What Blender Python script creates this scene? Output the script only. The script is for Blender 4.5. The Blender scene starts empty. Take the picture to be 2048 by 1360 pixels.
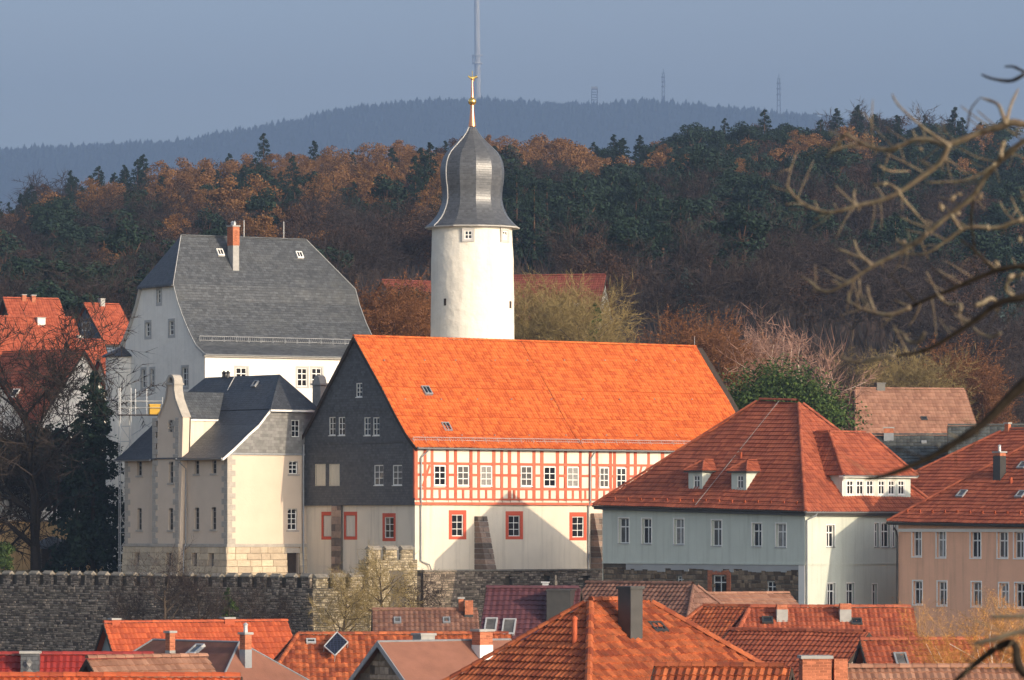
import bpy, math, random
import numpy as np
from mathutils import Vector, Matrix

# ------------------------------------------------------------------ camera, sky, sun, exposure
SC = bpy.context.scene
COL = SC.collection
F, UC, VH = 9600.0, 1024.0, 1050.0          # focal length in photo pixels, centre column, horizon row
W2, H2 = 2048.0, 1360.0
cam_d = bpy.data.cameras.new('camera')
cam = bpy.data.objects.new('camera', cam_d); COL.objects.link(cam)
cam_d.sensor_width = 36.0
cam_d.lens = 36.0 * F / W2
cam_d.shift_y = (VH - H2 / 2) / W2
cam_d.clip_start, cam_d.clip_end = 0.5, 60000
cam.location = (0, 0, 0); cam.rotation_euler = (math.pi / 2, 0, 0)
cam_d.dof.use_dof = True; cam_d.dof.focus_distance = 300; cam_d.dof.aperture_fstop = 23
SC.camera = cam
SUN_AZ, SUN_EL = math.radians(47), math.radians(15)
SUN = Vector((math.sin(SUN_AZ) * math.cos(SUN_EL), -math.cos(SUN_AZ) * math.cos(SUN_EL), math.sin(SUN_EL)))
world = bpy.data.worlds.new('World'); SC.world = world; world.use_nodes = True
wn, wl = world.node_tree.nodes, world.node_tree.links
bg = wn['Background']
sky = wn.new('ShaderNodeTexSky'); sky.sky_type = 'NISHITA'; sky.sun_disc = False
sky.sun_elevation = SUN_EL; sky.sun_rotation = math.atan2(SUN.x, SUN.y)
sky.air_density, sky.dust_density, sky.ozone_density = 0.75, 1.9, 1.6
# thin uneven cloud veil over the whole sky: takes some of the blue out of it
gtc = wn.new('ShaderNodeTexCoord'); gmp = wn.new('ShaderNodeMapping'); gmp.inputs['Scale'].default_value = (2.2, 2.2, 9.0); wl.new(gtc.outputs['Generated'], gmp.inputs[0])
gnz = wn.new('ShaderNodeTexNoise'); gnz.inputs['Scale'].default_value = 1.6; gnz.inputs['Detail'].default_value = 5; wl.new(gmp.outputs[0], gnz.inputs['Vector'])
gmr = wn.new('ShaderNodeMapRange'); gmr.inputs['From Min'].default_value = .3; gmr.inputs['From Max'].default_value = .7; gmr.inputs['To Min'].default_value = .28; gmr.inputs['To Max'].default_value = .66; wl.new(gnz.outputs[0], gmr.inputs[0])
gbw = wn.new('ShaderNodeRGBToBW'); wl.new(sky.outputs[0], gbw.inputs[0])
gmx = wn.new('ShaderNodeMix'); gmx.data_type = 'RGBA'; wl.new(gmr.outputs[0], gmx.inputs[0]); wl.new(sky.outputs[0], gmx.inputs[6]); wl.new(gbw.outputs[0], gmx.inputs[7])
wl.new(gmx.outputs[2], bg.inputs[0]); bg.inputs[1].default_value = 0.15
sl = bpy.data.lights.new('sun', 'SUN'); so = bpy.data.objects.new('sun', sl); COL.objects.link(so)
sl.energy = 2.0; sl.angle = math.radians(0.5); sl.color = (1.0, 0.81, 0.58)
so.rotation_euler = SUN.to_track_quat('Z', 'Y').to_euler()
vs = SC.view_settings
vs.view_transform = 'Standard'; vs.look = 'None'; vs.gamma = 1; vs.use_curve_mapping = False; vs.exposure = 1.05
SC.cycles.use_denoising = True
SC.cycles.volume_bounces = 1
SC.cycles.max_bounces = 6

# ------------------------------------------------------------------ helpers
def at(u, v, Y): return Vector(((u - UC) / F * Y, Y, (VH - v) / F * Y))
def lerp(a, b, t): return a + (b - a) * t
def table(tab, x):
    if x <= tab[0][0]: return tab[0][1]
    for (x0, y0), (x1, y1) in zip(tab, tab[1:]):
        if x <= x1: return lerp(y0, y1, (x - x0) / (x1 - x0))
    return tab[-1][1]

class MB:
    def __init__(s): s.v = []; s.f = []; s.c = []
    def poly(s, pts, c=.5):
        i = len(s.v); s.v += [tuple(p) for p in pts]; s.f.append(tuple(range(i, i + len(pts)))); s.c.append(c)
    def box(s, lo, hi, M=None, c=.5, P=None):
        q = [Vector((x, y, z)) for z in (lo[2], hi[2]) for y in (lo[1], hi[1]) for x in (lo[0], hi[0])]
        if M is not None: q = [M @ p for p in q]
        if P is not None: q = [P(p[0], p[1], p[2]) for p in q]
        i = len(s.v); s.v += [tuple(p) for p in q]
        for f in ((0, 2, 3, 1), (4, 5, 7, 6), (0, 1, 5, 4), (1, 3, 7, 5), (3, 2, 6, 7), (2, 0, 4, 6)):
            s.f.append(tuple(i + k for k in f)); s.c.append(c)
        return s
    def tube(s, pts, rs, n=6, cap=True, c=.5):
        pts = [Vector(p) for p in pts]
        if not isinstance(rs, (list, tuple)): rs = [rs] * len(pts)
        i0 = len(s.v); prev = None
        for k, p in enumerate(pts):
            d = (pts[min(k + 1, len(pts) - 1)] - pts[max(k - 1, 0)])
            d = d.normalized() if d.length > 1e-9 else Vector((0, 0, 1))
            a = prev if prev is not None else (Vector((0, 0, 1)) if abs(d.z) < .9 else Vector((1, 0, 0)))
            x = (a - d * a.dot(d))
            if x.length < 1e-6: x = Vector((1, 0, 0)) - d * d.x
            x.normalize(); prev = x; y = d.cross(x)
            for j in range(n):
                t = 2 * math.pi * j / n
                s.v.append(tuple(p + (x * math.cos(t) + y * math.sin(t)) * rs[k]))
        for k in range(len(pts) - 1):
            for j in range(n):
                a = i0 + k * n + j; b = i0 + k * n + (j + 1) % n
                s.f.append((a, b, b + n, a + n)); s.c.append(c)
        if cap and n > 2:
            s.f.append(tuple(i0 + j for j in reversed(range(n)))); s.c.append(c)
            e = i0 + (len(pts) - 1) * n; s.f.append(tuple(e + j for j in range(n))); s.c.append(c)
        return s
    def lathe(s, prof, n=24, a0=0.0, cx=0, cy=0, c=.5):
        i0 = len(s.v)
        for (r, z) in prof:
            for j in range(n):
                t = a0 + 2 * math.pi * j / n
                s.v.append((cx + r * math.sin(t), cy - r * math.cos(t), z))
        for k in range(len(prof) - 1):
            for j in range(n):
                a = i0 + k * n + j; b = i0 + k * n + (j + 1) % n
                s.f.append((a, b, b + n, a + n)); s.c.append(c)
        return s
    def tiles(s, poly, tw=.26, th=.34, lift=.04, amp=.035, sub=4, stagger=0.0, seed=1, rows=None, skew=0.0):
        rnd = random.Random(seed); wob = lambda p: .018 * (math.sin(p.x * .9 + p.z * .7) + math.sin(p.y * 1.3 - p.z * .5) + .6 * math.sin(p.x * 2.3 + p.y * 1.9))
        P = [Vector(p) for p in poly]
        e = (P[1] - P[0]).normalized(); n = Vector((0, 0, 0))
        for a, b in zip(P, P[1:] + P[:1]): n += (a - P[0]).cross(b - P[0])
        n.normalize()
        if n.z < 0: n = -n
        u = n.cross(e)
        if u.z < 0: u = -u
        q = [((p - P[0]).dot(e), (p - P[0]).dot(u)) for p in P]
        smin, smax = min(b for _, b in q), max(b for _, b in q)
        def span(t):
            t = min(max(t, smin + 1e-4), smax - 1e-4); xs = []
            for (a0, b0), (a1, b1) in zip(q, q[1:] + q[:1]):
                if (b0 - t) * (b1 - t) <= 0 and abs(b1 - b0) > 1e-9: xs.append(a0 + (a1 - a0) * (t - b0) / (b1 - b0))
            return (min(xs), max(xs)) if len(xs) > 1 else None
        wave = [.5 - .5 * math.cos(2 * math.pi * i / sub) for i in range(sub)] + [0.0] if sub > 1 else [0, 0]
        nrow = int(math.ceil((smax - smin) / th))
        for j in range(nrow):
            if rows and not (rows[0] <= j < rows[1]): continue
            t0, t1 = smin + j * th, min(smin + (j + 1) * th + .02, smax)
            a, b = span(t0), span(t1)
            if not a or not b: continue
            off = stagger * tw * (j % 2)
            k0 = int(math.floor((min(a[0], b[0]) - off) / tw)); k1 = int(math.ceil((max(a[1], b[1]) - off) / tw))
            for k in range(k0, k1):
                cc = rnd.random(); dz = rnd.uniform(-.006, .006)
                L0, U0, B0 = [], [], []
                for i in range(sub + 1):
                    x = k * tw + off + tw * i / sub; w = amp * wave[i]
                    xl = min(max(x, a[0]), a[1]); xu = min(max(x, b[0]), b[1])
                    L0.append(P[0] + e * xl + u * t0 + n * (lift + w + dz)); B0.append(P[0] + e * xl + u * t0 + n * (w - .01))
                    U0.append(P[0] + e * xu + u * t1 + n * w)
                    q0, q1 = wob(L0[-1]), wob(U0[-1]); L0[-1] += n * q0; B0[-1] += n * q0; U0[-1] += n * q1
                if (L0[-1] - L0[0]).length < .02 and (U0[-1] - U0[0]).length < .02: continue
                i0 = len(s.v)
                for A in (B0, L0, U0): s.v += [tuple(p) for p in A]
                m = sub + 1
                for i in range(sub):
                    s.f.append((i0 + i, i0 + i + 1, i0 + m + i + 1, i0 + m + i)); s.c.append(cc)
                    s.f.append((i0 + m + i, i0 + m + i + 1, i0 + 2 * m + i + 1, i0 + 2 * m + i)); s.c.append(cc)
        return s
    def caps(s, p, q, r=.12, step=.38, seed=3, up=.03):
        rnd = random.Random(seed); p, q = Vector(p), Vector(q); d = q - p; n = max(1, int(d.length / step)); d.normalize()
        side = d.cross(Vector((0, 0, 1))).normalized(); upv = side.cross(d)
        for k in range(n):
            a = p + d * (k * step); b = p + d * ((k + 1) * step + .04); cc = rnd.random()
            i0 = len(s.v)
            for (o, rr) in ((a, r * 1.12), (b, r * .95)):
                for j in range(6):
                    t = math.pi * j / 5
                    s.v.append(tuple(o + side * math.cos(t) * rr + upv * (math.sin(t) * rr + up)))
            for j in range(5): s.f.append((i0 + j, i0 + j + 1, i0 + 7 + j, i0 + 6 + j)); s.c.append(cc)
            s.f.append(tuple(i0 + j for j in range(6))); s.c.append(cc)
        return s
    def data(s, name, mat, smooth=False):
        me = bpy.data.meshes.new(name)
        me.from_pydata(s.v, [], s.f); me.materials.append(mat)
        nf = len(s.f)
        if nf:
            tot = np.empty(nf, np.int32); me.polygons.foreach_get('loop_total', tot)
            nl = int(tot.sum()); vi = np.empty(nl, np.int32); me.loops.foreach_get('vertex_index', vi)
            co = np.array(s.v, np.float64)
            no = np.empty(nf * 3, np.float32); me.polygons.foreach_get('normal', no); no = no.reshape(-1, 3).astype(np.float64)
            up = np.abs(no[:, 2]) > .985
            no[no[:, 2] < 0] *= -1
            e = np.stack([-no[:, 1], no[:, 0], np.zeros(nf)], 1)
            e[up] = (1, 0, 0); e /= np.maximum(np.linalg.norm(e, axis=1), 1e-9)[:, None]
            flip = (e[:, 0] + e[:, 1] * .37) < 0; e[flip] *= -1
            w = np.cross(no, e); w[(w[:, 2] < 0)] *= -1
            fi = np.repeat(np.arange(nf), tot)
            uv = np.stack([(co[vi] * e[fi]).sum(1), (co[vi] * w[fi]).sum(1)], 1).astype(np.float32)
            me.uv_layers.new(name='UVMap').data.foreach_set('uv', uv.ravel())
            ca = me.attributes.new('tint', 'FLOAT', 'FACE'); ca.data.foreach_set('value', np.array(s.c, np.float32))
            if smooth: me.polygons.foreach_set('use_smooth', np.ones(nf, bool))
        me.update(); return me
    def build(s, name, mat, parent=None, smooth=False, kind=None):
        o = bpy.data.objects.new(name, s.data(name, mat, smooth)); COL.objects.link(o)
        if parent is not None: o.parent = parent
        if kind: o['kind'] = kind
        return o

def tag(o, label, cat=None, group=None, kind=None):
    o['label'] = label
    if cat: o['category'] = cat
    if group: o['group'] = group
    if kind: o['kind'] = kind
    return o
def thing(name, label, cat, loc=(0, 0, 0), rz=0.0, group=None):
    o = bpy.data.objects.new(name, None); COL.objects.link(o); o.empty_display_size = .3
    o.location = loc; o.rotation_euler = (0, 0, rz)
    return tag(o, label, cat, group)
def inst(name, me, parent, M=None):
    o = bpy.data.objects.new(name, me); COL.objects.link(o); o.parent = parent
    if M is not None: o.matrix_local = M
    return o

class Fr:
    """local frame of a building: x along the front, y into the depth, z up from its base"""
    def __init__(s, X, Y, zb, r):
        s.o = Vector((X, Y, zb)); s.r = r
        s.M = Matrix.Translation(s.o) @ Matrix.Rotation(r, 4, 'Z'); s.I = s.M.inverted()
        s.cam = s.I @ Vector((0, 0, 0)); s.R = s.I.to_3x3()
    @classmethod
    def pix(c, u, Y, vbase, deg): return c((u - UC) / F * Y, Y, (VH - vbase) / F * Y, math.radians(deg))
    def ray(s, u, v): return s.R @ Vector(((u - UC) / F, 1.0, (VH - v) / F))
    def hit(s, u, v, p0, n):
        d = s.ray(u, v); n = Vector(n); t = (Vector(p0) - s.cam).dot(n) / d.dot(n); return s.cam + d * t
    def hit3(s, u, v, a, b, c):
        a, b, c = Vector(a), Vector(b), Vector(c); return s.hit(u, v, a, (b - a).cross(c - a))
    def zw(s, z): return z - s.o.z
class Pl:
    """vertical wall plane: a along the wall, d into it, z up"""
    def __init__(s, fr, o, a, d): s.fr = fr; s.o = Vector((o[0], o[1], 0)); s.a = Vector((a[0], a[1], 0)); s.d = Vector((d[0], d[1], 0))
    def P(s, a, d, z): return s.o + s.a * a + s.d * d + Vector((0, 0, z))
    def px(s, u, v, d=0.0):
        h = s.fr.hit(u, v, s.o + s.d * d, s.d); return ((h - s.o).dot(s.a), h.z)
    def rect(s, u0, u1, v0, v1, d=0.0):
        um, vm = (u0 + u1) / 2, (v0 + v1) / 2
        a = sorted((s.px(u0, vm, d)[0], s.px(u1, vm, d)[0])); return (a[0], a[1], s.px(um, v1, d)[1], s.px(um, v0, d)[1])
def front(fr, y=0.0): return Pl(fr, (0, y), (1, 0), (0, 1))
def side(fr, x=0.0): return Pl(fr, (x, 0), (0, 1), (1, 0))

def wall(mb, pl, bands, holes=(), depth=.22, d0=0.0):
    zs = sorted(set([round(b[0], 4) for b in bands] + [round(h[k], 4) for h in holes for k in (2, 3)]))
    zs = [z for z in zs if bands[0][0] - 1e-4 <= z <= bands[-1][0] + 1e-4]
    L = lambda z: table([(b[0], b[1]) for b in bands], z); R = lambda z: table([(b[0], b[2]) for b in bands], z)
    for z0, z1 in zip(zs, zs[1:]):
        hs = sorted([h for h in holes if h[2] <= z0 + 1e-3 and h[3] >= z1 - 1e-3])
        cut = [(L(z0), L(z1))]
        for h in hs: cut += [(h[0], h[0]), (h[1], h[1])]
        cut.append((R(z0), R(z1)))
        for k in range(0, len(cut), 2):
            l, r = cut[k], cut[k + 1]
            if r[0] - l[0] < 1e-4 and r[1] - l[1] < 1e-4: continue
            mb.poly([pl.P(l[0], d0, z0), pl.P(r[0], d0, z0), pl.P(r[1], d0, z1), pl.P(l[1], d0, z1)])
    for (a0, a1, z0, z1) in holes:
        for A, B in (((a0, z0), (a1, z0)), ((a1, z0), (a1, z1)), ((a1, z1), (a0, z1)), ((a0, z1), (a0, z0))):
            mb.poly([pl.P(A[0], d0, A[1]), pl.P(B[0], d0, B[1]), pl.P(B[0], d0 + depth, B[1]), pl.P(A[0], d0 + depth, A[1])])
    return mb

PANE = {}
def pane_mesh(mat):
    if mat.name not in PANE:
        m = MB(); m.poly([(-.5, 0, -.5), (.5, 0, -.5), (.5, 0, .5), (-.5, 0, .5)]); PANE[mat.name] = m.data('pane', mat)
    return PANE[mat.name]
def window(par, pl, h, cols=2, rows=(1,), fm=None, gm=None, d=.1, fw=.055, bw=.035, sur=None, sill=None, d0=0.0, panes=False, arch=0, label=None, blind=None):
    """frame and bars, panes and trim in the opening h=(a0,a1,z0,z1); rows = relative pane heights from the top"""
    a0, a1, z0, z1 = h; D = d0 + d
    m = MB()
    if blind is None:
        for lo, hi in (((a0, z0), (a0 + fw, z1)), ((a1 - fw, z0), (a1, z1)), ((a0 + fw, z0), (a1 - fw, z0 + fw)), ((a0 + fw, z1 - fw), (a1 - fw, z1))):
            m.box((lo[0], D, lo[1]), (hi[0], D + .07, hi[1]), P=pl.P)
        w = (a1 - a0 - 2 * fw); xs = [a0 + fw + w * k / cols for k in range(cols + 1)]
        tot = float(sum(rows)); zt = z1 - fw; zz = [zt]
        for r_ in rows: zz.append(zz[-1] - (z1 - z0 - 2 * fw) * r_ / tot)
        for x in xs[1:-1]: m.box((x - bw / 2, D + .005, z0 + fw), (x + bw / 2, D + .05, z1 - fw), P=pl.P)
        for z in zz[1:-1]: m.box((a0 + fw, D + .008, z - bw / 2), (a1 - fw, D + .047, z + bw / 2), P=pl.P)
    else:
        n = 3
        for k in range(n):
            m.box((a0 + (a1 - a0) * k / n + .01, D, z0 + .01), (a0 + (a1 - a0) * (k + 1) / n - .01, D + .05, z1 - .01), P=pl.P)
    o = m.build('window' if blind is None else 'blind_window', fm if blind is None else blind, par)
    if label: o['label'] = label
    if blind is None:
        if panes:
            for i in range(cols):
                for j in range(len(rows)):
                    xa, xb = xs[i], xs[i + 1]; zb, za = zz[j], zz[j + 1]
                    c = pl.P((xa + xb) / 2, D + .03, (za + zb) / 2)
                    M = Matrix.Translation(c) @ Matrix.Rotation(math.atan2(pl.a.y, pl.a.x) + random.uniform(-.03, .03), 4, 'Z') @ Matrix.Diagonal((xb - xa, 1, zb - za, 1))
                    inst('pane', pane_mesh(gm), o, M)
        else:
            g = MB(); g.poly([pl.P(a0 + .01, D + .03, z0 + .01), pl.P(a1 - .01, D + .03, z0 + .01), pl.P(a1 - .01, D + .03, z1 - .01), pl.P(a0 + .01, D + .03, z1 - .01)]); g.build('pane', gm, o)
    if arch:
        g = MB(); n = 6; mid = (a0 + a1) / 2; hw = (a1 - a0) / 2 + .01
        for k in range(n):
            ta, tb = -1 + 2 * k / n, -1 + 2 * (k + 1) / n
            za, zb = z1 - arch * ta * ta, z1 - arch * tb * tb
            g.poly([pl.P(mid + hw * ta, d0 + .02, za), pl.P(mid + hw * tb, d0 + .02, zb), pl.P(mid + hw * tb, d0 + .02, z1 + .02), pl.P(mid + hw * ta, d0 + .02, z1 + .02)])
            g.poly([pl.P(mid + hw * ta, d0 + .02, za), pl.P(mid + hw * tb, d0 + .02, zb), pl.P(mid + hw * tb, D + .01, zb), pl.P(mid + hw * ta, D + .01, za)])
        g.build('arch', arch_mat[0], o)
    if sur:
        sm, sw, pr = sur; g = MB(); sw2 = sw if isinstance(sw, tuple) else (sw,) * 3
        g.box((a0 - sw2[0], d0 - pr, z0 - sw2[2]), (a0, d0 + .05, z1 + sw2[1]), P=pl.P); g.box((a1, d0 - pr, z0 - sw2[2]), (a1 + sw2[0], d0 + .05, z1 + sw2[1]), P=pl.P)
        g.box((a0, d0 - pr, z1), (a1, d0 + .05, z1 + sw2[1]), P=pl.P); g.box((a0, d0 - pr, z0 - sw2[2]), (a1, d0 + .05, z0), P=pl.P)
        g.build('surround', sm, o)
    if sill:
        sm, ext, hh, pr = sill; g = MB(); g.box((a0 - ext, d0 - pr, z0 - hh), (a1 + ext, d0 + .08, z0), P=pl.P); g.build('sill', sm, o)
    return o
arch_mat = [None]

# ------------------------------------------------------------------ materials
def mat(name, col, rough=.85, spec=.25, var=.0, vscale=1.0, c2=None, tint=0.0, bump=0.0, bscale=20.0, metal=0.0, brick=None, rand=0.0, coord='Object', stretch=None, dirt=None, wave=None, streak=None):
    m = bpy.data.materials.new(name); m.use_nodes = True
    nt = m.node_tree; N = nt.nodes; Lk = nt.links; b = N['Principled BSDF']
    b.inputs['Roughness'].default_value = rough; b.inputs['Specular IOR Level'].default_value = spec; b.inputs['Metallic'].default_value = metal
    def nd(t, **k):
        x = N.new(t)
        for a, v in k.items(): setattr(x, a, v)
        return x
    tc = nd('ShaderNodeTexCoord'); src = tc.outputs['UV'] if coord == 'UV' else tc.outputs['Object']
    if stretch:
        mp = nd('ShaderNodeMapping'); mp.inputs['Scale'].default_value = stretch; Lk.new(src, mp.inputs[0]); src = mp.outputs[0]
    c = nd('ShaderNodeRGB'); c.outputs[0].default_value = (*col, 1); cur = c.outputs[0]
    def mix(fac, B, A=None, mode='MIX'):
        x = nd('ShaderNodeMix', data_type='RGBA', blend_type=mode)
        if isinstance(fac, float): x.inputs[0].default_value = fac
        else: Lk.new(fac, x.inputs[0])
        Lk.new(A if A is not None else cur, x.inputs[6])
        if isinstance(B, tuple): x.inputs[7].default_value = (*B, 1)
        else: Lk.new(B, x.inputs[7])
        return x.outputs[2]
    hgt = None
    if c2 is not None:
        f = nd('ShaderNodeAttribute', attribute_name='tint')
        fo = f.outputs['Fac']
        if rand:
            oi = nd('ShaderNodeObjectInfo'); fo = oi.outputs['Random']
        cur = mix(fo, c2)
    if brick:
        bw, bh, mort, mc, off = brick
        bt = nd('ShaderNodeTexBrick'); bt.offset = off; Lk.new(tc.outputs['UV'], bt.inputs['Vector'])
        bt.inputs['Scale'].default_value = 1; bt.inputs['Brick Width'].default_value = bw; bt.inputs['Row Height'].default_value = bh
        bt.inputs['Mortar Size'].default_value = mort; bt.inputs['Mortar Smooth'].default_value = .3; bt.inputs['Bias'].default_value = 0
        bt.inputs['Color1'].default_value = (.72, .72, .72, 1); bt.inputs['Color2'].default_value = (1.2, 1.2, 1.2, 1); bt.inputs['Mortar'].default_value = (mc, mc, mc, 1)
        cur = mix(1.0, bt.outputs['Color'], mode='MULTIPLY')
        inv = nd('ShaderNodeMath', operation='SUBTRACT'); inv.inputs[0].default_value = 1; Lk.new(bt.outputs['Fac'], inv.inputs[1]); hgt = inv.outputs[0]
    if var:
        n1 = nd('ShaderNodeTexNoise'); n1.inputs['Scale'].default_value = vscale; n1.inputs['Detail'].default_value = 6; n1.inputs['Roughness'].default_value = .62; Lk.new(src, n1.inputs['Vector'])
        mr = nd('ShaderNodeMapRange'); mr.inputs['From Min'].default_value = .3; mr.inputs['From Max'].default_value = .7; mr.inputs['To Min'].default_value = 1 - var; mr.inputs['To Max'].default_value = 1 + var
        Lk.new(n1.outputs[0], mr.inputs[0]); cur = mix(1.0, mr.outputs[0], mode='MULTIPLY')
    if dirt:
        dc, dsc, lo, hi, amt = dirt
        n2 = nd('ShaderNodeTexNoise'); n2.inputs['Scale'].default_value = dsc; n2.inputs['Detail'].default_value = 8; n2.inputs['Roughness'].default_value = .7; Lk.new(src, n2.inputs['Vector'])
        mr = nd('ShaderNodeMapRange'); mr.inputs['From Min'].default_value = lo; mr.inputs['From Max'].default_value = hi; mr.inputs['To Max'].default_value = amt; Lk.new(n2.outputs[0], mr.inputs[0])
        cur = mix(mr.outputs[0], dc)
    if streak:
        sc_, amt = streak; mp = nd('ShaderNodeMapping'); mp.inputs['Scale'].default_value = (2.6, 2.6, .16); Lk.new(tc.outputs['Object'], mp.inputs[0])
        n4 = nd('ShaderNodeTexNoise'); n4.inputs['Scale'].default_value = 1.0; n4.inputs['Detail'].default_value = 7; n4.inputs['Roughness'].default_value = .65; Lk.new(mp.outputs[0], n4.inputs['Vector'])
        mr = nd('ShaderNodeMapRange'); mr.inputs['From Min'].default_value = .5; mr.inputs['From Max'].default_value = .78; mr.inputs['To Max'].default_value = amt; Lk.new(n4.outputs[0], mr.inputs[0]); cur = mix(mr.outputs[0], sc_)
    Lk.new(cur, b.inputs['Base Color'])
    if bump:
        n3 = nd('ShaderNodeTexNoise'); n3.inputs['Scale'].default_value = bscale; n3.inputs['Detail'].default_value = 5; Lk.new(src, n3.inputs['Vector'])
        bp = nd('ShaderNodeBump'); bp.inputs['Strength'].default_value = 1.0; bp.inputs['Distance'].default_value = bump; Lk.new(n3.outputs[0], bp.inputs['Height'])
        Lk.new(bp.outputs[0], b.inputs['Normal'])
        if hgt is not None:
            b2 = nd('ShaderNodeBump'); b2.inputs['Distance'].default_value = bump * 1.5; Lk.new(hgt, b2.inputs['Height']); Lk.new(bp.outputs[0], b2.inputs['Normal']); Lk.new(b2.outputs[0], b.inputs['Normal'])
    return m

M = {}
M['cream'] = mat('cream plaster', (.715, .63, .505), .9, .15, var=.05, vscale=.7, bump=.01, bscale=9, dirt=((.50, .42, .32), .5, .62, .8, .35), streak=((.42, .36, .29), .6))
M['whitewash'] = mat('white plaster', (.86, .81, .72), .9, .15, var=.05, vscale=.8, bump=.05, bscale=1.6, dirt=((.55, .52, .47), .6, .6, .8, .3), streak=((.48, .46, .42), .4))
M['tower_plaster'] = mat('tower lime plaster', (.74, .69, .59), .92, .12, var=.05, vscale=.9, bump=.11, bscale=1.3, dirt=((.55, .5, .43), .9, .62, .8, .35), streak=((.50, .46, .39), .5))
M['prison_plaster'] = mat('buff plaster', (.60, .49, .385), .9, .15, var=.05, vscale=.8, bump=.01, bscale=8)
M['trim_stone'] = mat('grey stone trim', (.38, .345, .30), .9, .2, var=.14, vscale=3, bump=.01, bscale=14)
M['castle_trim'] = mat('pale grey stone surround', (.47, .45, .42), .9, .2, var=.08, vscale=4)
M['block'] = mat('sandstone block', (.42, .34, .25), .93, .15, c2=(.60, .50, .36), rand=1, var=.13, vscale=3, bump=.03, bscale=6)
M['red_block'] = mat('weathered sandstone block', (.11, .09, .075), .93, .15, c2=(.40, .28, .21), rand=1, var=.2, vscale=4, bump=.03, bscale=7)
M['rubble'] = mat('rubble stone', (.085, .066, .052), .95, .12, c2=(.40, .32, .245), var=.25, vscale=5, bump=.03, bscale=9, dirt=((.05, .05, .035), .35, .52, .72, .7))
M['rubble_sunlit'] = mat('sunlit rubble stone', (.20, .16, .10), .95, .12, c2=(.50, .42, .29), var=.22, vscale=5, bump=.03, bscale=9)  # lighter copy of the rubble: sunlight on the short stretch put into its colour
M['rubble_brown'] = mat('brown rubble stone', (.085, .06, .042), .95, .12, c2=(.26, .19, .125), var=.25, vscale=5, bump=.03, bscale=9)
M['mortar'] = mat('mortar', (.11, .095, .075), .95, .1, var=.2, vscale=4, bump=.02, bscale=12)
M['coping'] = mat('coping stone', (.24, .215, .18), .95, .1, var=.25, vscale=3, bump=.03, bscale=8, dirt=((.10, .095, .06), 1.2, .5, .7, .6))
M['timber'] = mat('salmon painted timber', (.46, .105, .058), .8, .2, c2=(.58, .15, .085), rand=1, var=.12, vscale=3, bump=.006, bscale=12)
M['window_red'] = mat('red painted surround', (.55, .10, .055), .85, .2, var=.06, vscale=3)
M['white_paint'] = mat('white painted wood', (.78, .76, .71), .55, .35)
M['glass'] = mat('window glass', (.012, .014, .017), .06, .6)
M['net_curtain'] = mat('net curtained glass', (.26, .25, .23), .12, .6, var=.35, vscale=3.5)
M['curtained'] = mat('curtained glass', (.10, .095, .09), .1, .6, var=.4, vscale=2.5)
M['ochre'] = mat('ochre garden plaster', (.46, .30, .14), .95, .1, var=.2, vscale=1.2, bump=.02, bscale=6, streak=((.22, .13, .06), .6))
M['mast'] = mat('pale concrete', (.62, .62, .60), .9, .1)
M['blind'] = mat('cream shutter boards', (.64, .58, .46), .8, .2, var=.04)
M['blind_white'] = mat('pale painted shutter boards', (.62, .57, .49), .8, .2)
M['slate'] = mat('roof slate', (.072, .077, .083), .52, .45, var=.26, vscale=3.2, bump=.02, bscale=5, brick=(.34, .22, .012, .55, .5), coord='UV', dirt=((.15, .15, .135), .5, .5, .75, .35))
M['slate_dark'] = mat('gable slate', (.082, .086, .093), .6, .4, var=.12, vscale=2, bump=.015, bscale=5, brick=(.22, .16, .01, .55, .5), coord='UV')
M['slate_blue'] = mat('blue slate', (.05, .055, .065), .5, .45, var=.15, vscale=2.5, bump=.02, bscale=6, brick=(.26, .17, .012, .5, .5), coord='UV')
M['slate_dome'] = mat('dome slate', (.085, .088, .094), .38, .55, var=.08, vscale=3, bump=.005, bscale=4, brick=(.24, .16, .01, .75, .5), coord='UV')
M['slate_light'] = mat('light slate cladding', (.21, .205, .195), .6, .35, var=.12, vscale=3, bump=.01, bscale=6, brick=(.3, .2, .008, .75, .5), coord='UV')
M['barn_tile'] = mat('new orange clay tile', (.40, .074, .017), .8, .2, c2=(.60, .155, .036), var=.06, vscale=2.5, dirt=((.36, .06, .012), .9, .55, .8, .35))
M['red_tile'] = mat('red clay tile', (.22, .050, .024), .72, .3, c2=(.37, .100, .046), var=.2, vscale=1.0, dirt=((.10, .05, .03), .8, .58, .8, .5))
M['bright_tile'] = mat('bright red clay tile', (.31, .058, .022), .7, .3, c2=(.47, .100, .034), var=.18, vscale=1.0)
M['orange_tile'] = mat('weathered orange pantile', (.19, .040, .016), .7, .3, c2=(.44, .118, .040), var=.28, vscale=3.0, dirt=((.12, .055, .03), 2.6, .52, .72, .7))
M['orange_tile_single'] = mat('weathered orange pantile piece', (.19, .040, .016), .7, .3, c2=(.44, .118, .040), rand=1, var=.22, vscale=5, dirt=((.13, .06, .03), 6, .56, .75, .6))
M['slope_tile'] = mat('sun bleached red tile', (.27, .058, .027), .75, .25, c2=(.40, .098, .046), var=.2, vscale=.8)
M['crimson_tile'] = mat('dark crimson tile', (.20, .018, .014), .55, .4, c2=(.30, .032, .024), var=.15, vscale=1)
M['shaded_red_tile'] = mat('shaded brick red tile', (.15, .035, .026), .8, .2, c2=(.22, .06, .04), var=.15, vscale=1)  # dark tone carries the shade lying on the roofs behind the tower
M['brown_tile'] = mat('brown tile', (.15, .07, .05), .75, .25, c2=(.25, .13, .09), var=.2, vscale=1.2, dirt=((.07, .05, .035), .9, .5, .75, .6))
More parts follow.
